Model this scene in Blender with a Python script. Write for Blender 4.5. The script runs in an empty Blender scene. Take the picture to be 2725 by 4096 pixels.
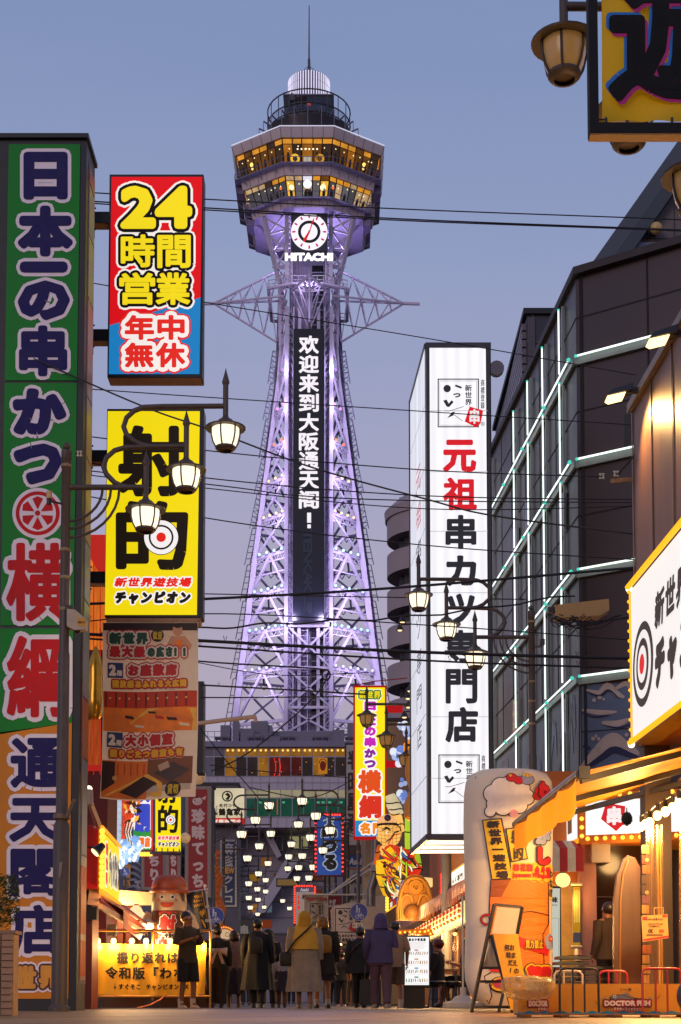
import bpy, bmesh, math, random
from mathutils import Vector, Matrix
R = math.radians
random.seed(7)
SC = bpy.context.scene
COL = SC.collection
# ------------------------------------------------------------------ camera
FPX, PX0, HOR, CAMH, PITCH = 5900.0, 1362.5, 4003.0, 0.13, R(4.0)
CP, SP = math.cos(PITCH), math.sin(PITCH)
PYC = HOR - FPX * math.tan(PITCH)
cam_d = bpy.data.cameras.new('camera')
cam = bpy.data.objects.new('camera', cam_d); COL.objects.link(cam)
cam.location = (0, 0, CAMH); cam.rotation_euler = (R(90) + PITCH, 0, 0)
cam_d.sensor_fit = 'VERTICAL'; cam_d.sensor_height = 36.0; cam_d.sensor_width = 36.0 * 2725 / 4096
cam_d.lens = FPX / 4096 * 36.0
cam_d.shift_y = (PYC - 2048) / 4096
cam_d.clip_start = 0.1; cam_d.clip_end = 4000
SC.camera = cam
# ------------------------------------------------------------------ sky, dusk light, exposure
W = bpy.data.worlds.new('World'); SC.world = W; W.use_nodes = True
wn, wl = W.node_tree.nodes, W.node_tree.links
wn.clear()
wo = wn.new('ShaderNodeOutputWorld'); bg = wn.new('ShaderNodeBackground')
tc = wn.new('ShaderNodeTexCoord'); sx = wn.new('ShaderNodeSeparateXYZ'); rp = wn.new('ShaderNodeValToRGB')
nz = wn.new('ShaderNodeTexNoise'); nz.inputs['Scale'].default_value = 2.2; nz.inputs['Detail'].default_value = 3
mp = wn.new('ShaderNodeMapping'); mp.inputs['Scale'].default_value = (1, 1, 8)
ad = wn.new('ShaderNodeMath'); ad.operation = 'MULTIPLY_ADD'
wl.new(tc.outputs['Generated'], sx.inputs[0]); wl.new(tc.outputs['Generated'], mp.inputs[0]); wl.new(mp.outputs[0], nz.inputs['Vector'])
wl.new(nz.outputs['Fac'], ad.inputs[0]); ad.inputs[1].default_value = 0.10; wl.new(sx.outputs['Z'], ad.inputs[2])
wl.new(ad.outputs[0], rp.inputs[0])
def srgb(h):
 h = h.lstrip('#'); o = []
 for i in (0, 2, 4):
  c = int(h[i:i + 2], 16) / 255
  o.append(c / 12.92 if c <= 0.04045 else ((c + 0.055) / 1.055) ** 2.4)
 return (*o, 1)
el = rp.color_ramp.elements
el[0].position = 0.0; el[0].color = srgb('8d84a0')
el[1].position = 1.0; el[1].color = srgb('6f82ad')
for p, c in ((0.16, 'a69cb6'), (0.26, 'aea3b8'), (0.36, 'a5a2bf'), (0.50, '909bc0'), (0.62, '7f90b9'), (0.75, '7285b0')):
 e = el.new(p); e.color = srgb(c)
sky = wn.new('ShaderNodeTexSky'); sky.sky_type = 'NISHITA'; sky.sun_disc = False
sky.sun_elevation = R(1.5); sky.sun_rotation = R(215)
ms = wn.new('ShaderNodeMix'); ms.data_type = 'RGBA'; ms.blend_type = 'ADD'; ms.inputs[0].default_value = 0.02
wl.new(rp.outputs[0], ms.inputs[6]); wl.new(sky.outputs[0], ms.inputs[7])
wl.new(ms.outputs[2], bg.inputs[0]); bg.inputs[1].default_value = 1.0
wl.new(bg.outputs[0], wo.inputs[0])
sd = bpy.data.lights.new('sun', 'SUN'); sd.energy = 0.55; sd.angle = R(25); sd.color = (1.0, 0.78, 0.72)
so = bpy.data.objects.new('sun', sd); COL.objects.link(so); so.rotation_euler = (R(74), 0, R(-30))
SC.view_settings.view_transform = 'Standard'; SC.view_settings.look = 'None'
SC.view_settings.gamma = 1.0; SC.view_settings.use_curve_mapping = False; SC.view_settings.exposure = 0.0
SC.cycles.use_denoising = True
SC.cycles.sample_clamp_indirect = 4.0
SC.cycles.max_bounces = 6; SC.cycles.diffuse_bounces = 3; SC.cycles.glossy_bounces = 3
SC.cycles.transparent_max_bounces = 12; SC.cycles.caustics_reflective = False; SC.cycles.caustics_refractive = False
# ------------------------------------------------------------------ pixel -> world
def P(px, py, Y):
 a = (PYC - py) / FPX
 dz = Y * (a * CP + SP) / (CP - a * SP)
 zc = Y * CP + dz * SP
 return Vector(((px - PX0) / FPX * zc, Y, CAMH + dz))
def GX(px, Y):            # ground point under pixel column px at depth Y
 return Vector(((px - PX0) / FPX * (Y * CP - CAMH * SP), Y, 0))
def RP(px, py, p0, n):    # the pixel's ray meets the plane (p0, n)
 d = P(px, py, 10.0) - Vector((0, 0, CAMH))
 c0 = Vector((0, 0, CAMH))
 t = (Vector(p0) - c0).dot(n) / d.dot(n)
 return c0 + d * t
def MPP(Y): return Y / FPX  # metres per photograph pixel
# ------------------------------------------------------------------ materials
MATS = {}
def mat(key, hexc=None, rough=0.6, emit=0.0, metal=0.0, noise=0.0, scale=6.0, bump=0.0, sampled=True, stretch=None, emit_hex=None, alpha=1.0, emit_noise=0.0, trans=0):
 if key in MATS: return MATS[key]
 m = bpy.data.materials.new(key); m.use_nodes = True; MATS[key] = m
 nt = m.node_tree; b = nt.nodes['Principled BSDF']; col = srgb(hexc)
 b.inputs['Base Color'].default_value = col; b.inputs['Roughness'].default_value = rough; b.inputs['Metallic'].default_value = metal
 if emit:
  b.inputs['Emission Color'].default_value = srgb(emit_hex) if emit_hex else col
  b.inputs['Emission Strength'].default_value = emit
  if not emit_hex:
   b.inputs['Base Color'].default_value = (col[0] * .3, col[1] * .3, col[2] * .3, 1)
   b.inputs['Specular IOR Level'].default_value = 0.15
  if not sampled: m.cycles.emission_sampling = 'NONE'
 if noise or bump or emit_noise:
  t = nt.nodes.new('ShaderNodeTexCoord'); mp_ = nt.nodes.new('ShaderNodeMapping'); n = nt.nodes.new('ShaderNodeTexNoise')
  n.inputs['Scale'].default_value = scale; n.inputs['Detail'].default_value = 5; n.inputs['Roughness'].default_value = 0.6
  if stretch: mp_.inputs['Scale'].default_value = stretch
  nt.links.new(t.outputs['Object'], mp_.inputs[0]); nt.links.new(mp_.outputs[0], n.inputs['Vector'])
  if noise:
   r = nt.nodes.new('ShaderNodeValToRGB'); e = r.color_ramp.elements
   e[0].position = .3; e[1].position = .7
   e[0].color = tuple(c * (1 - noise) for c in col[:3]) + (1,); e[1].color = tuple(min(1, c * (1 + noise)) for c in col[:3]) + (1,)
   nt.links.new(n.outputs['Fac'], r.inputs[0]); nt.links.new(r.outputs[0], b.inputs['Base Color'])
   rr = nt.nodes.new('ShaderNodeMapRange'); rr.inputs[3].default_value = max(0.05, rough - .15); rr.inputs[4].default_value = min(1, rough + .15)
   nt.links.new(n.outputs['Fac'], rr.inputs[0]); nt.links.new(rr.outputs[0], b.inputs['Roughness'])
  if emit_noise:
   rr = nt.nodes.new('ShaderNodeMapRange'); rr.inputs[1].default_value = .3; rr.inputs[2].default_value = .7
   rr.inputs[3].default_value = emit * (1 - emit_noise); rr.inputs[4].default_value = emit * (1 + emit_noise)
   nt.links.new(n.outputs['Fac'], rr.inputs[0]); nt.links.new(rr.outputs[0], b.inputs['Emission Strength'])
  if bump:
   bp = nt.nodes.new('ShaderNodeBump'); bp.inputs['Strength'].default_value = bump; bp.inputs['Distance'].default_value = 0.02
   nt.links.new(n.outputs['Fac'], bp.inputs['Height']); nt.links.new(bp.outputs[0], b.inputs['Normal'])
 if alpha < 1: b.inputs['Alpha'].default_value = alpha
 if trans:       # thin cloth that lets light through
  tl = nt.nodes.new('ShaderNodeBsdfTranslucent'); tl.inputs[0].default_value = col; mx = nt.nodes.new('ShaderNodeMixShader'); mx.inputs[0].default_value = trans
  out_ = next(n for n in nt.nodes if n.type == 'OUTPUT_MATERIAL'); nt.links.new(b.outputs[0], mx.inputs[1]); nt.links.new(tl.outputs[0], mx.inputs[2]); nt.links.new(mx.outputs[0], out_.inputs[0])
 return m
def em(hexc, s=1.0, sampled=False):    # backlit colour
 return mat('backlit_%s_%g' % (hexc, s), hexc, .5, s, sampled=sampled)
def pt(hexc, rough=.6, noise=.12, scale=5.0):   # painted colour
 rough = max(rough, .35)
 return mat('paint_%s_%g' % (hexc, rough), hexc, rough, noise=noise, scale=scale)
# ------------------------------------------------------------------ mesh builder
class MB:
 def __init__(s, m=None): s.v, s.f, s.mi, s.ms = [], [], [], []; s.use(m or pt('808080'))
 def use(s, m):
  if m not in s.ms: s.ms.append(m)
  s.c = s.ms.index(m); return s
 def add(s, vs, fs):
  o = len(s.v); s.v += [Vector(q) for q in vs]
  for f in fs: s.f.append([o + i for i in f]); s.mi.append(s.c)
  return s
 def box(s, x0, x1, y0, y1, z0, z1):
  return s.hexa([(x0, y0, z0), (x1, y0, z0), (x1, y1, z0), (x0, y1, z0), (x0, y0, z1), (x1, y0, z1), (x1, y1, z1), (x0, y1, z1)])
 def hexa(s, c): return s.add(c, [(0, 3, 2, 1), (4, 5, 6, 7), (0, 1, 5, 4), (1, 2, 6, 5), (2, 3, 7, 6), (3, 0, 4, 7)])
 def prism(s, pts, off):     # polygon extruded by vector off
  n = len(pts); off = Vector(off); a = [Vector(p) for p in pts]
  return s.add(a + [p + off for p in a], [tuple(range(n))[::-1], tuple(range(n, 2 * n))] + [(i, (i + 1) % n, n + (i + 1) % n, n + i) for i in range(n)])
 def bar(s, a, b, w, h=None, up=(0, 0, 1)):
  a, b = Vector(a), Vector(b); d = (b - a)
  if d.length < 1e-6: return s
  d.normalize(); u = Vector(up)
  if abs(d.dot(u)) > .98: u = Vector((1, 0, 0))
  x = d.cross(u).normalized() * w / 2; y = x.normalized().cross(d) * (h or w) / 2
  return s.hexa([a - x - y, a + x - y, a + x + y, a - x + y, b - x - y, b + x - y, b + x + y, b - x + y])
 def tube(s, path, r, n=8, caps=True, squash=None):
  path = [Vector(p) for p in path]; k = len(path); rs = r if isinstance(r, (list, tuple)) else [r] * k
  t0 = (path[1] - path[0]).normalized(); u = Vector((0, 0, 1)) if abs(t0.z) < .9 else Vector((1, 0, 0))
  u = (u - t0 * u.dot(t0)).normalized(); vs = []
  for i, p in enumerate(path):
   t = (path[min(i + 1, k - 1)] - path[max(i - 1, 0)]).normalized()
   u = (u - t * u.dot(t)).normalized(); w = t.cross(u)
   for j in range(n):
    a = 2 * math.pi * j / n; vs.append(p + (u * math.cos(a) + w * math.sin(a)) * rs[i])
  fs = [(i * n + j, i * n + (j + 1) % n, (i + 1) * n + (j + 1) % n, (i + 1) * n + j) for i in range(k - 1) for j in range(n)]
  if caps: fs += [tuple(range(n))[::-1], tuple(range((k - 1) * n, k * n))]
  return s.add(vs, fs)
 def lathe(s, prof, c=(0, 0, 0), n=16, sx=1, sy=1):     # prof: (radius, z)
  c = Vector(c); vs = []
  for r, z in prof:
   for j in range(n):
    a = 2 * math.pi * j / n; vs.append(c + Vector((r * math.cos(a) * sx, r * math.sin(a) * sy, z)))
  k = len(prof)
  fs = [(i * n + j, i * n + (j + 1) % n, (i + 1) * n + (j + 1) % n, (i + 1) * n + j) for i in range(k - 1) for j in range(n)]
  fs += [tuple(range(n))[::-1], tuple(range((k - 1) * n, k * n))]
  return s.add(vs, fs)
 def ball(s, c, r, n=12, m=8, sz=1.0, sx=1.0, sy=1.0):
  prof = [(max(.001, r * math.sin(math.pi * i / m)), -r * sz * math.cos(math.pi * i / m)) for i in range(m + 1)]
  return s.lathe(prof, c, n, sx, sy)
 def loft(s, rings, caps=True):      # rings of equal length
  n = len(rings[0]); vs = [p for r in rings for p in r]; k = len(rings)
  fs = [(i * n + j, i * n + (j + 1) % n, (i + 1) * n + (j + 1) % n, (i + 1) * n + j) for i in range(k - 1) for j in range(n)]
  if caps: fs += [tuple(range(n))[::-1], tuple(range((k - 1) * n, k * n))]
  return s.add(vs, fs)
 def grid(s, fn, nu, nv):
  vs = [fn(i / nu, j / nv) for j in range(nv + 1) for i in range(nu + 1)]
  return s.add(vs, [(j * (nu + 1) + i, j * (nu + 1) + i + 1, (j + 1) * (nu + 1) + i + 1, (j + 1) * (nu + 1) + i) for j in range(nv) for i in range(nu)])
def wloc(o):
 l = Vector((0, 0, 0))
 while o: l += o.location; o = o.parent
 return l
def obj(name, mb, parent=None, smooth=True, local=False, angle=40):
 me = bpy.data.meshes.new(name); off = Vector((0, 0, 0)) if (parent is None or local) else wloc(parent)
 me.from_pydata([v - off for v in mb.v], [], mb.f)
 for m in mb.ms: me.materials.append(m)
 me.polygons.foreach_set('material_index', mb.mi)
 if smooth:
  me.polygons.foreach_set('use_smooth', [True] * len(me.polygons)); me.update()
  me.set_sharp_from_angle(angle=R(angle))
 me.update()
 o = bpy.data.objects.new(name, me); COL.objects.link(o)
 if parent: o.parent = parent
 return o
def tag(o, label, cat, group=None, kind=None):
 if label: o['label'] = label
 if cat: o['category'] = cat
 if group: o['group'] = group
 if kind: o['kind'] = kind
 return o
def thing(name, label, cat, loc=(0, 0, 0), group=None, rz=0):
 o = bpy.data.objects.new(name, None); COL.objects.link(o); o.location = loc; o.rotation_euler = (0, 0, rz)
 o.empty_display_size = .1
 return tag(o, label, cat, group)
def solo(name, mb, label, cat, group=None, **k):    # a thing that is one mesh
 return tag(obj(name, mb, **k), label, cat, group)
def dup(root, loc, rz=0, label=None, scale=None):
 r = root.copy(); COL.objects.link(r); r.location = loc; r.rotation_euler = (0, 0, rz)
 if label: r['label'] = label
 if scale: r.scale = scale
 def rec(src, dst):
  for ch in list(src.children):
   c = ch.copy(); COL.objects.link(c); c.parent = dst; rec(ch, c)
 rec(root, r); return r
def structure(o): o['kind'] = 'structure'; return o
def lamp(name, loc, power, color, parent=None, radius=.06, kind='POINT', target=None, spot=90, blend=.5):
 d = bpy.data.lights.new(name, kind); d.energy = power; d.color = color
 if kind == 'AREA': d.size = radius
 else: d.shadow_soft_size = radius
 if kind == 'SPOT': d.spot_size = R(spot); d.spot_blend = blend
 o = bpy.data.objects.new(name, d); COL.objects.link(o)
 o.location = Vector(loc) - (wloc(parent) if parent else Vector((0, 0, 0)))
 if target is not None: o.rotation_euler = (Vector(target) - Vector(loc)).to_track_quat('-Z', 'Y').to_euler()
 if parent: o.parent = parent
 return o
# ------------------------------------------------------------------ glyphs and flat graphics
_tc = bpy.data.curves.new('glyph_source', 'FONT'); _tc.resolution_u = 2
_to = bpy.data.objects.new('glyph_source', _tc)
GL = {}
def glyph(t, italic=0.0):
 if (t, italic) in GL: return GL[(t, italic)]
 _tc.body = t; _tc.shear = italic
 me = bpy.data.meshes.new_from_object(_to)
 vs = [(v.co.x, v.co.y) for v in me.vertices]; fs = [tuple(p.vertices) for p in me.polygons]
 cnt = {}
 for f in fs:
  for i in range(len(f)):
   e = tuple(sorted((f[i], f[(i + 1) % len(f)]))); cnt[e] = cnt.get(e, 0) + 1
 ed = [e for e, c in cnt.items() if c == 1]
 bpy.data.meshes.remove(me); GL[(t, italic)] = (vs, fs, ed)
 return GL[(t, italic)]
class Sheet:                # flat graphics on a surface: (u right, v down) -> world, layers stacked towards the viewer
 def __init__(s, fn, out, step=.004, mb=None, sub=0): s.sub = sub; s.fn, s.out, s.step, s.mb = fn, Vector(out), step, mb or MB()
 def pos(s, u, v, layer, j=0): return s.fn(u, v) + s.out * (s.step * (layer + .12 * j))
 def poly(s, pts, m, layer=1, j=0):
  s.mb.use(m)
  if s.sub:       # follow a curved surface
   k = s.sub; cu = sum(q[0] for q in pts) / len(pts); cv = sum(q[1] for q in pts) / len(pts)
   for (a, b), (c, d) in zip(pts, list(pts[1:]) + [pts[0]]):
    ix = {}; vs = []; fs = []
    for x in range(k + 1):
     for y in range(k + 1 - x):
      ix[x, y] = len(vs); u, v = cu + ((a - cu) * x + (c - cu) * y) / k, cv + ((b - cv) * x + (d - cv) * y) / k; vs.append(s.pos(u, v, layer, j))
    for x in range(k):
     for y in range(k - x):
      fs.append((ix[x, y], ix[x + 1, y], ix[x, y + 1]))
      if x + y < k - 1: fs.append((ix[x + 1, y], ix[x + 1, y + 1], ix[x, y + 1]))
    s.mb.add(vs, fs)
   return s
  s.mb.add([s.pos(u, v, layer, j) for u, v in pts], [tuple(range(len(pts)))]); return s
 def rect(s, u0, v0, u1, v1, m, layer=1): return s.poly([(u0, v0), (u1, v0), (u1, v1), (u0, v1)], m, layer)
 def frame(s, u0, v0, u1, v1, w, m, layer=1):
  s.rect(u0, v0, u1, v0 + w, m, layer); s.rect(u0, v1 - w, u1, v1, m, layer); s.rect(u0, v0 + w, u0 + w, v1 - w, m, layer); return s.rect(u1 - w, v0 + w, u1, v1 - w, m, layer)
 def disc(s, cu, cv, r, m, layer=1, n=24, rv=None):
  return s.poly([(cu + r * math.cos(2 * math.pi * i / n), cv + (rv or r) * math.sin(2 * math.pi * i / n)) for i in range(n)], m, layer)
 def ring(s, cu, cv, r0, r1, m, layer=1, n=28, k=1.0):
  for i in range(n):
   a, b = 2 * math.pi * i / n, 2 * math.pi * (i + 1) / n
   s.poly([(cu + r * math.cos(t) * k, cv + r * math.sin(t)) for r, t in ((r0, a), (r1, a), (r1, b), (r0, b))], m, layer)
  return s
 def line(s, pts, w, m, layer=1):
  for i, ((a, b), (c, d)) in enumerate(zip(pts, pts[1:])):
   l = math.hypot(c - a, d - b) or 1; nx, ny = -(d - b) / l * w / 2, (c - a) / l * w / 2
   ex, ey = (c - a) / l * w * .25, (d - b) / l * w * .25
   s.poly([(a + nx - ex, b + ny - ey), (c + nx + ex, d + ny + ey), (c - nx + ex, d - ny + ey), (a - nx - ex, b - ny - ey)], m, layer, i % 5)
  return s
 def brush(s, pts, w, m, layer=1):      # smooth tapering stroke
  q = []; n = len(pts)
  for i in range(n - 1):
   a, b, c, d = pts[max(i - 1, 0)], pts[i], pts[i + 1], pts[min(i + 2, n - 1)]
   for k in range(6): t = k / 6; q.append([.5 * (2 * b[x] + (c[x] - a[x]) * t + (2 * a[x] - 5 * b[x] + 4 * c[x] - d[x]) * t * t + (3 * b[x] - a[x] - 3 * c[x] + d[x]) * t ** 3) for x in (0, 1)])
  q.append(pts[-1]); N = len(q); L, R_ = [], []
  for i in range(N):
   a, b = q[max(i - 1, 0)], q[min(i + 1, N - 1)]; l = math.hypot(b[0] - a[0], b[1] - a[1]) or 1; h = w / 2 * (.12 + .88 * math.sin(math.pi * (.06 + .88 * i / (N - 1))))
   nx, ny = -(b[1] - a[1]) / l * h, (b[0] - a[0]) / l * h; L.append((q[i][0] + nx, q[i][1] + ny)); R_.append((q[i][0] - nx, q[i][1] - ny))
  s.mb.use(m); s.mb.add([s.pos(u, v, layer) for u, v in L + R_], [(i, i + 1, N + i + 1, N + i) for i in range(N - 1)]); return s
 def _draw(s, g, tr, m, layer, r):
  vs, fs, ed = g; q = [tr(x, y) for x, y in vs]; s.mb.use(m)
  s.mb.add([s.pos(u, v, layer) for u, v in q], fs)
  if r <= 0: return
  nb = {}
  for k, (a, b) in enumerate(ed):
   (ua, va), (ub, vb) = q[a], q[b]; l = math.hypot(ub - ua, vb - va)
   nb.setdefault(a, []).append(b); nb.setdefault(b, []).append(a)
   if l < 1e-9: continue
   nx, ny = -(vb - va) / l * r, (ub - ua) / l * r; j = .5 + 5.0 * k / len(ed)
   s.mb.add([s.pos(u, v, layer, j) for u, v in ((ua + nx, va + ny), (ub + nx, vb + ny), (ub - nx, vb - ny), (ua - nx, va - ny))], [(0, 1, 2, 3)])
  for k, (i, ns) in enumerate(nb.items()):
   u, v = q[i]
   if len(ns) == 2:
    (a, b), (c, d) = q[ns[0]], q[ns[1]]
    dx1, dy1, dx2, dy2 = u - a, v - b, c - u, d - v
    l1, l2 = math.hypot(dx1, dy1), math.hypot(dx2, dy2)
    if l1 and l2 and (dx1 * dx2 + dy1 * dy2) / l1 / l2 > .96: continue
   s.mb.add([s.pos(u + r * math.cos(t * .785), v + r * math.sin(t * .785), layer, .5 + 5.0 * (k + .37) / len(nb) + .011) for t in range(8)], [tuple(range(8))])
 def glyph(s, t, box, m, layer=2, bold=0, outl=(), fit=True, italic=0.0, rot=0):
  u0, v0, u1, v1 = box; g = glyph(t, italic)
  if not g[0]: return s
  if fit:
   xs = [p[0] for p in g[0]]; ys = [p[1] for p in g[0]]
   x0, x1, y0, y1 = min(xs), max(xs), min(ys), max(ys)
   if y1 - y0 < .15 and len(t) == 1: y0 -= .01; y1 += .01
  else: x0, x1, y0, y1 = 0, 1, -.12, .88
  b = bold
  def tr(x, y):
   u = u0 + b + (x - x0) / (x1 - x0) * (u1 - u0 - 2 * b); v = v1 - b - (y - y0) / (y1 - y0) * (v1 - v0 - 2 * b)
   if rot:
    cu, cv = (u0 + u1) / 2, (v0 + v1) / 2; c, w = math.cos(rot), math.sin(rot)
    u, v = cu + (u - cu) * c - (v - cv) * w, cv + (u - cu) * w + (v - cv) * c
   return u, v
  for k, (om, orad) in enumerate(outl): s._draw(g, tr, om, layer + k, b + orad)
  s._draw(g, tr, m, layer + len(outl), b); return s
 def text(s, t, box, m, layer=2, bold=0, outl=(), vert=False, italic=0.0, fit=False):   # one cell per character
  u0, v0, u1, v1 = box; n = len(t)
  for i, ch in enumerate(t):
   if ch in ' \u3000': continue
   bx = (u0, v0 + (v1 - v0) * i / n, u1, v0 + (v1 - v0) * (i + 1) / n) if vert else (u0 + (u1 - u0) * i / n, v0, u0 + (u1 - u0) * (i + 1) / n, v1)
   if vert and ch == 'ー':
    cu = (bx[0] + bx[2]) / 2; s.rect(cu - bold - 1, bx[1] + 2, cu + bold + 1, bx[3] - 2, m, layer + len(outl)); continue
   s.glyph(ch, bx, m, layer, bold, outl, fit=fit, italic=italic)
  return s
def pixsheet(Y, out=(0, -1, 0), step=.004, mb=None): return Sheet(lambda u, v: P(u, v, Y), out, step, mb)
def planesheet(p0, n, step=.004, mb=None):
 n = Vector(n).normalized()
 return Sheet(lambda u, v: RP(u, v, p0, n), n, step, mb)
def quadsheet(a, b, c, d, w, h, step=.004, mb=None):     # corners: top-left, top-right, bottom-right, bottom-left; (u,v) in 0..w, 0..h
 a, b, c, d = map(Vector, (a, b, c, d)); n = (d - a).cross(b - a).normalized()
 if n.dot(a - Vector((0, 0, CAMH))) > 0: n = -n
 def fn(u, v):
  x, y = u / w, v / h
  return a * (1 - x) * (1 - y) + b * x * (1 - y) + c * x * y + d * (1 - x) * y
 return Sheet(fn, n, step, mb)
def bulb_row(mb, pts, r):
 for p in pts: mb.ball(p, r, 8, 5)
def lerp(a, b, t): return a + (b - a) * t
BLACK = pt('141318', .45); DARK = pt('26242a', .5)
STEEL = mat('dark_bronze_paint', '4a3f38', .5, noise=.18, scale=9)
# ================================================================== ground
def ground():
 m = mat('road_asphalt', '453a30', .7, noise=.25, scale=3, bump=.3)
 b = MB(m); b.add([(-900, 22.5, -.03), (900, 22.5, -.03), (900, 2500, -.03), (-900, 2500, -.03)], [(0, 1, 2, 3)])
 b.add([(-900, -200, -.05), (900, -200, -.05), (900, 22.5, -.05), (-900, 22.5, -.05)], [(0, 1, 2, 3)])
 structure(obj('road', b))
 m = mat('plaza_slabs', '96744a', .5, noise=.4, scale=1.4, bump=.15)
 nt = m.node_tree; bs = nt.nodes['Principled BSDF']; src = bs.inputs['Base Color'].links[0].from_socket
 t = nt.nodes.new('ShaderNodeTexCoord'); br = nt.nodes.new('ShaderNodeTexBrick'); br.offset = 0
 br.inputs['Scale'].default_value = 1; br.inputs['Brick Width'].default_value = 1.25; br.inputs['Row Height'].default_value = 2.2; br.inputs['Mortar Size'].default_value = .035
 br.inputs['Color1'].default_value = (1, 1, 1, 1); br.inputs['Color2'].default_value = (.6, .58, .55, 1); br.inputs['Mortar'].default_value = (.10, .08, .07, 1)
 mx = nt.nodes.new('ShaderNodeMix'); mx.data_type = 'RGBA'; mx.blend_type = 'MULTIPLY'; mx.inputs[0].default_value = 1
 mpn = nt.nodes.new('ShaderNodeMapping'); mpn.inputs['Rotation'].default_value = (0, 0, R(17)); mpn.inputs['Location'].default_value = (.4, .1, 0)
 nt.links.new(t.outputs['Object'], mpn.inputs[0]); nt.links.new(mpn.outputs[0], br.inputs['Vector'])
 nt.links.new(src, mx.inputs[6]); nt.links.new(br.outputs['Color'], mx.inputs[7]); nt.links.new(mx.outputs[2], bs.inputs['Base Color'])
 b = MB(m); b.box(-60, 60, 2.0, 22.5, -.045, 0)
 structure(obj('pavement', b))
 m2 = mat('worn_yellow_paint', 'b08a2a', .6, noise=.3, scale=8)
 b = MB(m2); a, c = GX(1640, 20.5), GX(2120, 19)
 b.add([(a.x, 20.9, .004), (c.x + .6, 20.2, .004), (c.x + .6, 14.5, .004), (a.x + .9, 16.8, .004)], [(0, 1, 2, 3)])
 structure(obj('road_marking', b))
ground()
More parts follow.
